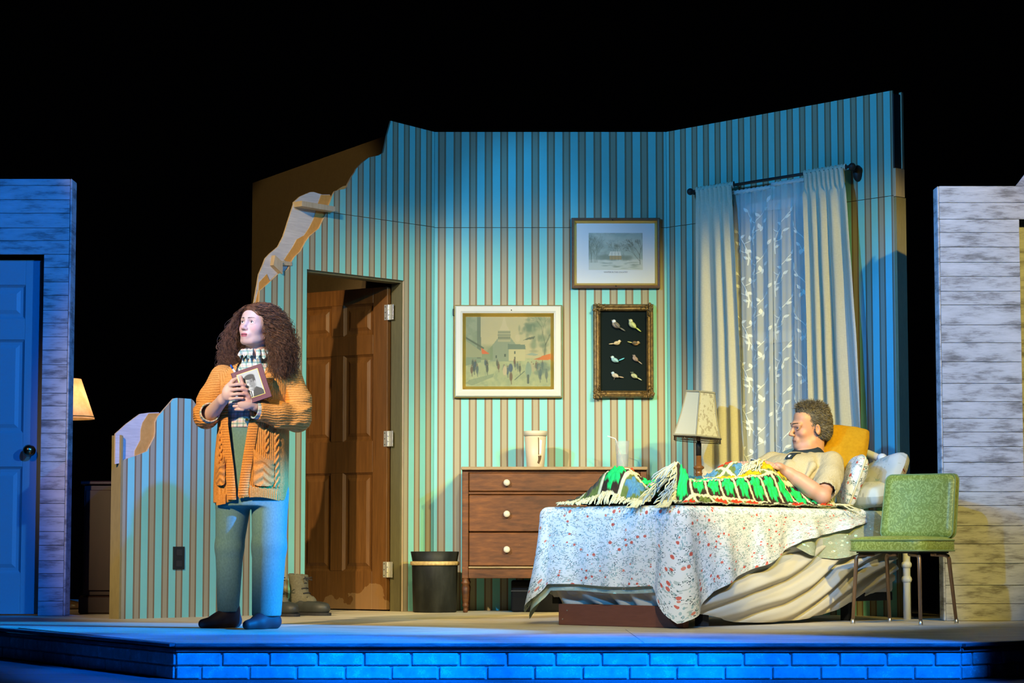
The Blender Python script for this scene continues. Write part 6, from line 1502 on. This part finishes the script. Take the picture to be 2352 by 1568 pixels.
def bc_(q):
    wv = lambda a, z: 0.006*np.sin(a*5+z*6)*np.clip((1.1-z)*2, 0, 1)
    q.loft(CARD, 0.012, wave=wv); q.ell((-0.148, 0.0, 1.235), (0.062, 0.066, 0.058), k=0.03); q.ell((0.176, 0.0, 1.235), (0.062, 0.066, 0.058), k=0.03)
    q.loft([(z-(0.03 if i == 0 else 0)+(0.02 if i == len(CARD)-1 else 0), cx, cy, a-0.013, c-0.013) for i, (z, cx, cy, a, c) in enumerate(CARD)], 0.0, 's', wave=wv)
    def wedge(x, y, z): xl = np.interp(z, *XL); xr = np.interp(z, *XR); return np.maximum(np.maximum(xl-x, x-xr), y-0.0)
    q.fn(wedge, (-1, -1, -1), (1, 1, 2), 's', 0.004)
    q.fn(lambda x, y, z: (0.625+0.02*np.sin(x*14+1.0))-z, (-1, -1, -1), (1, 1, 2), 'i')
    q.cap((0.011, 0.0, 1.28), (0.011, -0.03, 1.42), 0.062, 0.075, 0.01, 's')
ca_o, _ = tube_sdf('cardigan', M_KNITX, wom, bc_, (-0.24, -0.20, 0.58), (0.28, 0.20, 1.36), 0.0045)
def bsl(q):
    q.chain([(-0.150, 0.0, 1.238), (-0.205, -0.015, 1.13), (-0.228, -0.030, 1.045)], [0.066, 0.062, 0.060], 0.03); q.chain([(-0.228, -0.030, 1.045), (-0.205, -0.100, 1.055)], [0.060, 0.054], 0.02)
    for (px, py, pz), r in (((-0.212, -0.02, 1.115), 0.064), ((-0.226, -0.035, 1.065), 0.066), ((-0.216, -0.080, 1.045), 0.061)): q.ell((px, py, pz), (r, r, 0.020), (0.25, 0.25, 0), 0.018)
    q.cap((-0.22, -0.05, 1.04), (-0.160, -0.150, 1.085), 0.044, 0.050, 0.004, 's')
    q.fn(lambda x, y, z: -(x*0.80*-1-(y+0.0)*0.6*-1)*0-((y+0.108)+0.35*(x+0.205)), (-1, -1, -1), (0.0, 1, 2), 'i')
tube_sdf('sleeve', M_KNITZ, ca_o, bsl, (-0.33, -0.20, 0.95), (-0.05, 0.10, 1.34), 0.0045)
def bsr(q):
    q.chain([(0.178, 0.0, 1.238), (0.220, -0.018, 1.12), (0.226, -0.045, 1.035)], [0.068, 0.068, 0.068], 0.03); q.chain([(0.226, -0.045, 1.035), (0.135, -0.140, 1.052), (0.048, -0.200, 1.066)], [0.064, 0.060, 0.053], 0.025)
    for (px, py, pz), r in (((0.222, -0.02, 1.125), 0.070), ((0.226, -0.05, 1.07), 0.074), ((0.205, -0.09, 1.005), 0.050), ((0.155, -0.13, 1.00), 0.040)): q.ell((px, py, pz), (r, r, 0.018), (0.2, -0.3, 0), 0.018)
    q.cap((0.14, -0.14, 1.055), (0.0, -0.235, 1.075), 0.040, 0.043, 0.003, 's')
    q.fn(lambda x, y, z: -((x-0.040)*0.82+(y+0.200)*0.57), (-0.3, -1, -1), (0.5, 1, 2), 'i')
tube_sdf('sleeve', M_KNITZ, ca_o, bsr, (0.0, -0.30, 0.92), (0.34, 0.10, 1.34), 0.0045)
# plaid cuffs turned out of the sleeves
for c0, c1, r in (((-0.2035, -0.092, 1.054), (-0.196, -0.118, 1.060), 0.050), ((0.050, -0.199, 1.066), (0.030, -0.213, 1.069), 0.047)):
    def bcu(q, c0=c0, c1=c1, r=r):
        q.cap(c0, c1, r, r, 0.002); d = Vector(c1)-Vector(c0); d.normalize(); e0 = Vector(c0)-d*0.006; e1 = Vector(c1)+d*0.001
        q.fn(lambda x, y, z: (x-e1.x)*d.x+(y-e1.y)*d.y+(z-e1.z)*d.z, (-1, -1, -1), (1, 1, 2), 'i'); q.fn(lambda x, y, z: -((x-e0.x)*d.x+(y-e0.y)*d.y+(z-e0.z)*d.z), (-1, -1, -1), (1, 1, 2), 'i')
        q.cap(Vector(c0)-d*0.05, Vector(c1)+d*0.05, r-0.007, r-0.007, 0, 's')
    tube_sdf('shirt_cuff', M_PLAID, sh_o, bcu, tuple(min(a, b_)-0.08 for a, b_ in zip(c0, c1)), tuple(max(a, b_)+0.08 for a, b_ in zip(c0, c1)), 0.003)
# ribbed front bands, hem, pockets and cables lie on the knitted surface
def band(xf, sgn, z0, z1, w, name='rib_band'):
    b = MB(); b.smooth = True; n = int((z1-z0)/0.0022)
    def F(u, v):
        z = lerp(z0, z1, v); x = xf(z)+sgn*w*u; h = 0.010*math.sin(PI*min(1, max(0, u))*0.96+0.06)**0.4*(0.72+0.28*math.sin(z*2*PI/0.0125))
        y = card_y(x, z); return (x, y-h-0.002, z)
    b.grid(F, 8, n); return b.build(name, M_KNIT, ca_o, fix=False)
band(lambda z: float(np.interp(z, *XL))+0.004, -1, 0.63, 1.285, 0.046); band(lambda z: float(np.interp(z, *XR))-0.004, 1, 0.645, 1.285, 0.050)
def hemband(x0, x1, z0, z1):
    b = MB(); b.smooth = True
    def F(u, v):
        x = lerp(x0, x1, u); z = lerp(z0, z1, v)+0.02*math.sin(x*14+1.0); h = 0.006*(0.65+0.35*math.sin(x*2*PI/0.0095))*math.sin(PI*(0.1+0.8*v))**0.4; return (x, card_y(x, z)-h-0.002, z)
    b.grid(F, 130, 8); return b.build('hem_rib', M_KNIT, ca_o, fix=False)
hemband(0.005, 0.168, 0.622, 0.672); hemband(-0.168, -0.115, 0.622, 0.672)
def cable(xc, z0, z1, amp=0.008, r=0.0065):
    b = MB(); b.smooth = True
    for ph in (0, PI):
        pts = []
        for z in np.arange(z0, z1, 0.006):
            a = 2*PI*z/0.075+ph; x = xc+amp*math.sin(a); pts.append((x, card_y(x, z)-0.0015-0.0035*math.cos(a), z))
        b.tube(pts, r, 8)
    return b.build('cable', M_KNIT, ca_o)
cable(0.132, 0.69, 0.98); cable(0.085, 0.86, 0.99); cable(0.098, 1.10, 1.235); cable(-0.148, 0.70, 1.0); cable(-0.135, 1.08, 1.22, 0.007, 0.006)
def pocket(x0, x1, zb, zl, zr, out):
    b = MB(); b.smooth = True
    def F(u, v):
        x = lerp(x0, x1, u); zt = lerp(zl, zr, u)-0.012*math.sin(PI*u); z = lerp(zb+0.012*(2*u-1)**4, zt, v); h = out*(0.35+0.65*v)*math.sin(PI*(0.05+0.9*u))**0.5+0.006
        if v > 0.80: h += 0.004*(0.7+0.3*math.sin(u*70))
        else: h += 0.004*math.sin(v*22+3*abs(u-0.5)*4)
        return (x, card_y(min(0.178, max(-0.175, x)), z)-h, z)
    b.grid(F, 40, 30); return b.build('pocket', M_KNIT, ca_o, fix=False)
pocket(0.024, 0.122, 0.695, 0.880, 0.820, 0.022); pocket(-0.172, -0.118, 0.70, 0.790, 0.845, 0.040)
# hair: dark cap plus many corkscrew strands
def hair_fn(c1, c2):
    def fn(t, b):
        n = t.noise(t.coord('Object'), 40, 3); t.l(t.ramp(n, [(0.35, c1), (0.7, c2)]), b.inputs['Base Color'])
    return fn
M_HAIRW = mat('dark_brown_curls', rough=0.42, fn=hair_fn((0.060, 0.024, 0.011, 1), (0.21, 0.092, 0.042, 1)), spec=0.3)
def bh(q):
    q.M = HM @ Matrix.Scale(0.93, 4); q.ell((0, 0.028, 0.038), (0.079*0.93, 0.098*0.93, 0.088*0.93)); q.ell((0, 0.05, -0.03), (0.080*0.93, 0.070*0.93, 0.09*0.93), k=0.03); q.ell((0, -0.040, 0.050), (0.066*0.93, 0.054*0.93, 0.054*0.93), k=0.015)
    q.ell((0, -0.105, -0.030), (0.072*0.93, 0.080*0.93, 0.090*0.93), k=0.008, op='s'); q.ell((0, -0.06, -0.10), (0.064*0.93, 0.09*0.93, 0.08*0.93), k=0.01, op='s'); q.M = Matrix.Identity(4)
ha_o, HV = tube_sdf('hair', M_HAIRW, wom, bh, (-0.16, -0.18, 1.33), (0.2, 0.16, 1.68), 0.0045)
b = MB(); b.smooth = True; rnd = random.Random(77); HMi = HM.to_3x3(); HS = HM @ Matrix.Scale(0.93, 4); HSI = HS.inverted()
for k in range(3600):
    root = Vector(HV[rnd.randrange(len(HV))]); q_ = (HM @ Matrix.Scale(0.93, 4)).inverted() @ root; rd = Vector((q_.x/0.077, (q_.y-0.02)/0.10, (q_.z-0.036)/0.088)).normalized()
    if root.z < 1.40 and rd.y < 0.1 and k % 3: continue
    az = math.atan2(rd.x, -rd.y)
    if abs(az) < 0.25: az = math.copysign(0.25, rnd.random()-0.42)
    sgn = 1.0 if az > 0 else -1.0; back = abs(az) > 2.1 and rnd.random() < 0.6; sp_ = rnd.random()**0.75
    e2 = Vector((sgn*rnd.uniform(0.0, 0.10), rnd.uniform(0.06, 0.12), 0)) if back else Vector((sgn*(0.082+(0.115 if sgn < 0 else 0.120)*sp_), rnd.uniform(-0.045, 0.085), 0))
    e2 = Matrix.Rotation(math.radians(-34 if sgn > 0 else -16), 3, 'Z') @ e2; zend = rnd.uniform(1.225, 1.39)-0.01*sp_
    end = Vector((0.024+e2.x, -0.02+e2.y, zend)); out_ = Vector((e2.x, e2.y, 0)).normalized()
    c1 = root+(HMi @ rd)*rnd.uniform(0.008, 0.030)+(HMi @ Vector((sgn*0.035, 0.02, 0.0))); c2 = Vector((end.x, end.y, lerp(zend, root.z, 0.55)))+out_*rnd.uniform(0.0, 0.035)
    n = 36; turns = rnd.uniform(3.5, 7.5); rad = rnd.uniform(0.004, 0.011); ph = rnd.random()*6; pts = []; jx, jy = rnd.gauss(0, 0.004), rnd.gauss(0, 0.004)
    for i in range(n):
        t_ = i/(n-1); p = root*(1-t_)**3+c1*3*t_*(1-t_)**2+c2*3*t_*t_*(1-t_)+end*t_**3
        rr = rad*sstep(0.0, 0.25, t_)*(1+0.5*t_); a = ph+turns*2*PI*t_+1.5*math.sin(t_*5+ph); w_ = p+Vector((math.cos(a)*rr+jx*t_, math.sin(a)*rr*0.9+jy*t_, math.sin(a+1)*rr*0.45))
        q_ = HSI @ w_                                  # keep the face clear
        if q_.y < -0.005 and q_.z < 0.060 and q_.z > -0.125:
            lim = 0.074 if q_.z < 0.03 else lerp(0.074, 0.035, (q_.z-0.03)/0.032)
            if abs(q_.x) < lim+0.010: q_.x = sgn*(lim+0.010+0.25*abs(q_.x)*0.2); q_.y = max(q_.y, -0.045-0.015*(rad/0.011)); w_ = HS @ q_
        pts.append(w_)
    b.tube(pts, [lerp(0.0012, 0.0007, i/(n-1)) for i in range(n)], 3, cap=False)
co = b.build('curls', M_HAIRW, ha_o, fix=False); co['kind'] = 'stuff'
b = MB(); b.ball(HM @ (Vector((0.087, 0.002, -0.044))*0.93), 0.005, 10, 6); b.build('earring', M_GOLD, wom)
# photo held against the chest
bk = thing('framed_photo', 'maroon-framed black and white portrait held to the woman\'s chest', 'photograph', WO+Vector((0.020, -0.2455, 1.186)))
bk.rotation_euler = (math.radians(-6), -math.radians(18.7), 0)
M_MAROON = mat('maroon_cover', (0.115, 0.012, 0.032, 1), 0.45)
b = MB(); b.box((0, 0.006, 0), (0.155, 0.012, 0.173), 0.001); b.build('cover_board', M_MAROON, bk)
b = MB(); b.box((-0.002, 0.0155, 0.001), (0.150, 0.006, 0.168), 0.001); b.build('page_edge', mat('page_edge', (0.62, 0.55, 0.42, 1), 0.8), bk)
b = MB(); b.box((-0.004, 0.0215, 0.004), (0.155, 0.005, 0.173), 0.001); b.build('back_board', M_MAROON, bk)
cv = Canvas(74, 92, 0.80); n1 = cv.noise(8, 3); cv.C[:] = (0.40, 0.43, 0.41); cv.put(n1*0.3, (0.46, 0.49, 0.47))
dkc = (0.02, 0.024, 0.022)
cv.poly([(0.16, 0), (0.20, 0.14), (0.30, 0.27), (0.42, 0.30), (0.58, 0.36), (0.74, 0.24), (0.80, 0.14), (0.80, 0)], dkc); cv.poly([(0.29, 0.0), (0.27, 0.24), (0.36, 0.30), (0.42, 0.22), (0.36, 0.0)], (0.62, 0.64, 0.6)); cv.line((0.32, 0.0), (0.33, 0.23), 0.022, dkc)
cv.ell(0.40, 0.40, 0.10, 0.16, (0.25, 0.27, 0.25), 1, 0.2); cv.ell(0.385, 0.56, 0.175, 0.25, (0.48, 0.5, 0.47), 1, 0.12); cv.ell(0.47, 0.52, 0.12, 0.22, (0.10, 0.11, 0.10), 0.75, 0.7)
cv.ell(0.42, 0.79, 0.20, 0.105, (0.025, 0.028, 0.026), 1, 0.25); cv.ell(0.565, 0.68, 0.055, 0.15, (0.025, 0.028, 0.026), 1, 0.4); cv.ell(0.57, 0.55, 0.03, 0.06, (0.3, 0.31, 0.29), 1, 0.4)
for x, y in ((0.31, 0.595), (0.45, 0.60)): cv.ell(x, y, 0.045, 0.018, (0.06, 0.065, 0.06), 0.9, 0.6); cv.line((x-0.05, y+0.045), (x+0.05, y+0.05), 0.010, (0.05, 0.05, 0.05), 0.9)
cv.line((0.375, 0.58), (0.365, 0.49), 0.014, (0.16, 0.17, 0.16), 0.8); cv.line((0.32, 0.415), (0.44, 0.42), 0.010, (0.08, 0.085, 0.08), 0.9)
cv.build('photo_print', bk, 0.103, 0.128, (-0.002, -0.0012, 0.003))
for cx, cz, w_, h_ in ((-0.002, 0.068, 0.108, 0.002), (-0.002, -0.062, 0.108, 0.002), (-0.055, 0.003, 0.002, 0.132), (0.051, 0.003, 0.002, 0.132)):
    boxpart('gilt_line', M_GOLD, bk, (cx, -0.0010, cz), (w_, 0.0016, h_))
pn = thing('pen', 'white and blue pen poking out behind the framed photo', 'pen', WO+Vector((-0.062, -0.212, 1.245))); pn.rotation_euler = (0.1, -0.55, 0)
b = MB(); b.smooth = True; b.tube([(0, 0, -0.07), (0, 0, 0.025)], 0.005, 10); b.build('barrel', mat('white_pen', (0.75, 0.77, 0.78, 1), 0.3), pn)
b = MB(); b.smooth = True; b.tube([(0, 0, 0.0255), (0, 0, 0.048)], [0.0052, 0.004], 10); b.build('cap', mat('blue_pen_cap', (0.02, 0.10, 0.45, 1), 0.3), pn)

# ------------------------------------------------------------------ MAN in bed (bed frame: x towards the head, -y to the camera side)
man = bedthing('person', 'short-haired man in a beige polo shirt lying propped up in bed', 'person')
MC = -0.12
MH = Matrix.Translation((1.613, MC, 1.064)) @ Matrix.Rotation(math.radians(-121), 4, 'Z') @ Matrix.Rotation(math.radians(3), 4, 'X') @ Matrix.Rotation(math.radians(4), 4, 'Y')
s = SDF((0.08, -0.48, 0.600), (1.74, 0.24, 1.22), 0.0034)
head(s, MH, 1.05, False)
s.cap((1.645, MC, 1.00), (1.580, MC, 0.885), 0.053, 0.060, 0.025)
s.chain([(0.98, MC, 0.690), (1.20, MC, 0.700), (1.40, MC, 0.780), (1.52, MC, 0.835)], [0.075, 0.078, 0.092, 0.075], 0.04)
for dy in (-0.075, 0.075): s.chain([(1.0, MC+dy, 0.69), (1.20, MC+dy, 0.70), (1.42, MC+dy, 0.785), (1.52, MC+dy*1.6, 0.84)], [0.072, 0.075, 0.086, 0.058], 0.04)
s.chain([(1.53, MC-0.20, 0.855), (1.285, -0.425, 0.668), (1.165, -0.300, 0.790)], [0.052, 0.041, 0.030], 0.02)
s.cap((1.24, -0.385, 0.705), (1.20, -0.335, 0.755), 0.042, 0.036, 0.03)
s.chain([(1.52, MC+0.19, 0.86), (1.27, 0.17, 0.70), (1.11, 0.0, 0.820)], [0.050, 0.042, 0.028], 0.02)
# near hand
s.ell((1.120, -0.262, 0.825), (0.045, 0.034, 0.020), (0.5, 0.25, 0.5), 0.015); s.cap((1.165, -0.300, 0.790), (1.125, -0.265, 0.824), 0.029, 0.022, 0.015)
for i, (dy, L, dz) in enumerate(((0.028, 0.070, 0.010), (0.009, 0.080, 0.004), (-0.010, 0.076, -0.006), (-0.027, 0.060, -0.018))):
    k0 = Vector((1.094, -0.245+dy, 0.836+dz)); finger(s, [k0, k0+Vector((-0.030, 0.010, 0.006)), k0+Vector((-0.052, 0.018, -0.006)), k0+Vector((-L, 0.022, -0.024))], 0.0098, 0.003)
s.chain([(1.120, -0.225, 0.832), (1.085, -0.200, 0.842), (1.062, -0.195, 0.838)], [0.013, 0.011, 0.009], 0.008)
# far hand
s.ell((1.080, -0.045, 0.838), (0.042, 0.034, 0.020), (0, 0.2, -0.4), 0.015)
for i, dy in enumerate((0.020, 0.002, -0.016, -0.034)):
    k0 = Vector((1.055, -0.065+dy, 0.846)); finger(s, [k0, k0+Vector((-0.028, -0.018, 0.004)), k0+Vector((-0.048, -0.030, -0.010)), k0+Vector((-0.062, -0.036, -0.026))], 0.0092, 0.003)
s.chain([(1.095, -0.085, 0.842), (1.075, -0.110, 0.850)], [0.012, 0.010], 0.008)
# legs under the blanket
for hy, ky, ax_, ay in ((-0.205, -0.25, 0.215, -0.29), (-0.045, -0.01, 0.155, 0.02)):
    s.chain([(0.98, hy, 0.690), (0.58, ky, 0.676), (ax_, ay, 0.655)], [0.072, 0.054, 0.040], 0.03); s.cap((ax_, ay, 0.652), (ax_-0.035, ay, 0.738 if ay < -0.1 else 0.715), 0.038, 0.026, 0.02)
s.fn(lambda x, y, z: 0.609-z, (-1, -1, -1), (3, 1, 2), 'i')
V, Q = s.mesh(1)
C, P, hd = head_colors(V, MH, 1.05, (0.56, 0.29, 0.19), (0.42, 0.17, 0.13), (0.10, 0.065, 0.04), (0.08, 0.10, 0.12), (0.60, 0.24, 0.17), (0.36, 0.22, 0.16), gaze=(0.15, -1, -0.05))
sdf_obj('body', V, Q, M_SKIN, man, C)
face_parts(man, P, MH, 1.05, (0.05, 0.06, 0.07), mat('grey_brow', (0.06, 0.042, 0.03, 1), 0.8), (0.15, -1, -0.08), 1.35)
# polo shirt
def polo_fn(t, b):
    n = t.noise(t.coord('Object'), 260, 2); f = t.noise(t.coord('Object', (2, 7, 5)), 6, 3)
    t.l(t.ramp(n, [(0.3, (0.40, 0.335, 0.205, 1)), (0.7, (0.50, 0.425, 0.27, 1))]), b.inputs['Base Color']); t.l(t.bump(f, 0.35, 0.02), b.inputs['Normal'])
M_POLO = mat('beige_pique_knit', rough=0.9, fn=polo_fn, spec=0.12); M_NAVY = mat('navy_knit_trim', (0.010, 0.022, 0.035, 1), 0.8); M_WTRIM = mat('white_trim', (0.72, 0.72, 0.68, 1), 0.7)
def bp(q):
    g = 0.014
    q.chain([(0.96, MC, 0.692), (1.20, MC, 0.703), (1.40, MC, 0.785), (1.525, MC, 0.845)], [0.075+g*.7, 0.079+g*.8, 0.094+g, 0.074+g], 0.04)
    for dy in (-0.075, 0.075): q.chain([(0.97, MC+dy, 0.692), (1.20, MC+dy, 0.703), (1.42, MC+dy, 0.790), (1.525, MC+dy*1.6, 0.846)], [0.073+g*.7, 0.076+g*.8, 0.088+g, 0.058+g], 0.04)
    q.chain([(1.53, MC-0.20, 0.858), (1.43, -0.375, 0.775), (1.345, -0.400, 0.712)], [0.058+g*0.5, 0.062, 0.066], 0.03); q.chain([(1.52, MC+0.19, 0.862), (1.36, 0.135, 0.77)], [0.060+g*0.6, 0.064], 0.03)
    for t_, am in ((0.25, 0.006), (0.45, 0.007), (0.65, 0.008), (0.85, 0.008)):       # sleeve folds
        c = Vector((1.53, MC-0.20, 0.858)).lerp(Vector((1.345, -0.405, 0.712)), t_); q.ell(c, (0.016, 0.078, 0.070), (0.6, 0.55, 0.5), 0.02)
    q.chain([(1.50, -0.20, 0.905), (1.38, -0.30, 0.84), (1.30, -0.31, 0.77)], [0.012, 0.014, 0.012], 0.025); q.chain([(1.46, -0.10, 0.905), (1.30, -0.20, 0.845), (1.18, -0.22, 0.80)], [0.010, 0.013, 0.012], 0.03)
    q.cap((1.37, -0.40, 0.735), (1.27, -0.43, 0.655), 0.050, 0.056, 0.004, 's'); q.cap((1.335, 0.145, 0.745), (1.2, 0.13, 0.73), 0.048, 0.05, 0.004, 's')
    q.cap((1.555, MC, 0.91), (1.66, MC, 1.02), 0.064, 0.085, 0.01, 's')
    q.fn(lambda x, y, z: 0.607-z, (-1, -1, -1), (3, 1, 2), 'i')
po_o, _ = tube_sdf('polo_shirt', M_POLO, man, bp, (0.82, -0.53, 0.595), (1.66, 0.30, 1.0), 0.005)
b = MB(); b.smooth = True                                   # navy collar folded round the neck
def FC(u, v):
    a = lerp(-PI*0.98, PI*0.98, u)+PI; ca_, sa_ = math.cos(a), math.sin(a)       # a = PI is the throat (towards -x)
    r = lerp(0.064, 0.100, v); ctr = Vector((1.572, MC, 0.945)); ax1 = Vector((0.970, 0, 0.20)); ax2 = Vector((0, 1, 0)); up_ = Vector((-0.20, 0, 0.98))
    pt_ = ctr+ax1*ca_*r+ax2*sa_*r*1.02+up_*(0.012*math.sin(v*PI*0.8)-0.048*v); fr_ = max(0, -ca_)**6*v; return pt_+Vector((-0.035*fr_, 0, -0.012*fr_))
b.grid(FC, 56, 8); b.build('collar', M_NAVY, po_o, fix=False)
def strip(a0, a1, w, m, name, lift):
    b = MB(); n = 24; vs = []
    a0, a1 = Vector(a0), Vector(a1); d = (a1-a0).normalized(); sd = d.cross(Vector((0, 0, 1))).normalized()
    def srf(p):
        return p
    for i in range(n+1):
        t_ = i/n; p = a0.lerp(a1, t_)+Vector((0, 0, 0.010*math.sin(PI*t_)+lift)); vs += [p-sd*w, p+sd*w, p+sd*w-Vector((0, 0, 0.006)), p-sd*w-Vector((0, 0, 0.006))]
    b.add(vs, [[4*i+k, 4*i+(k+1) % 4, 4*i+4+(k+1) % 4, 4*i+4+k] for i in range(n) for k in range(4)]+[[0, 1, 2, 3], [4*n+3, 4*n+2, 4*n+1, 4*n]]); return b.build(name, m, po_o)
strip((1.475, -0.135, 0.905), (1.315, -0.185, 0.872), 0.020, M_NAVY, 'placket', 0.012)
strip((1.360, -0.171, 0.8770), (1.322, -0.182, 0.8750), 0.005, M_WTRIM, 'placket_trim', 0.0145)
# small dark remote between his hands
rm = thing('remote_control', 'small dark remote with pale edges held by the reclining man', 'remote', BM @ Vector((1.032, -0.165, 0.850)), BRZ); rm.rotation_euler = (0.3, 0.25, BRZ+0.5)
b = MB(); b.box((0, 0, 0), (0.09, 0.036, 0.014), 0.004, seg=2); b.build('case', M_NAVY, rm); b = MB(); b.box((0, 0, 0.0035), (0.092, 0.038, 0.002)); b.build('edge_line', M_WTRIM, rm)
for k in range(4): boxpart('key', M_WTRIM, rm, (-0.03+0.018*k, 0, 0.0078), (0.008, 0.016, 0.002), 0.0005)
# short brown-grey hair
M_HAIRM = mat('short_brown_grey_hair', rough=0.55, fn=hair_fn((0.075, 0.060, 0.042, 1), (0.19, 0.16, 0.12, 1)), spec=0.3)
def bhm(q):
    q.M = MH @ Matrix.Scale(1.05, 4); sc = 1.05
    q.ell((0, 0.026, 0.040), (0.078*sc, 0.096*sc, 0.086*sc)); q.ell((0, 0.05, -0.01), (0.077*sc, 0.071*sc, 0.080*sc), k=0.02); q.ell((0, -0.03, 0.092), (0.050*sc, 0.048*sc, 0.030*sc), k=0.03)
    q.ell((0, -0.130, -0.012), (0.088*sc, 0.085*sc, 0.082*sc), k=0.006, op='s'); q.ell((0, -0.080, -0.07), (0.11*sc, 0.085*sc, 0.072*sc), k=0.006, op='s'); q.ell((0, 0.01, -0.10), (0.12*sc, 0.10*sc, 0.05*sc), k=0.01, op='s')
    for sx in (-1, 1): q.ell((sx*0.085, 0.010, -0.022), (0.03*sc, 0.024*sc, 0.040*sc), k=0.004, op='s')
    q.M = Matrix.Identity(4)
hm_o, MV = tube_sdf('hair', M_HAIRM, man, bhm, (1.46, -0.30, 0.9), (1.80, 0.06, 1.24), 0.004)
b = MB(); rnd = random.Random(13); MS = MH @ Matrix.Scale(1.05, 4); M3 = MS.to_3x3(); MSI = MS.inverted()
for k in range(6000):
    p = MSI @ Vector(MV[rnd.randrange(len(MV))]); rd = Vector((p.x/0.077, (p.y-0.02)/0.095, (p.z-0.03)/0.085)).normalized()
    top_ = sstep(0.45, 0.9, rd.z)
    d = Vector((rnd.gauss(0, 0.30), 0.75+rnd.gauss(0, 0.2), -0.45+rnd.gauss(0, 0.2)))*(1-top_)+Vector((rnd.gauss(0.1, 0.5), rnd.gauss(0.1, 0.7), 0.15+rnd.gauss(0, 0.25)))*top_
    d = (d+rd*(0.22+0.25*top_)).normalized(); L = lerp(0.016, rnd.uniform(0.020, 0.042), top_); q0 = MS @ p; dd = (M3 @ d).normalized(); o2 = (M3 @ rd).normalized()
    b.tube([q0, q0+dd*L*0.5+o2*0.003, q0+dd*L-o2*0.001], [0.0013, 0.0011, 0.0004], 3, cap=False)
so_ = b.build('hair_strands', M_HAIRM, hm_o, fix=False); so_['kind'] = 'stuff'
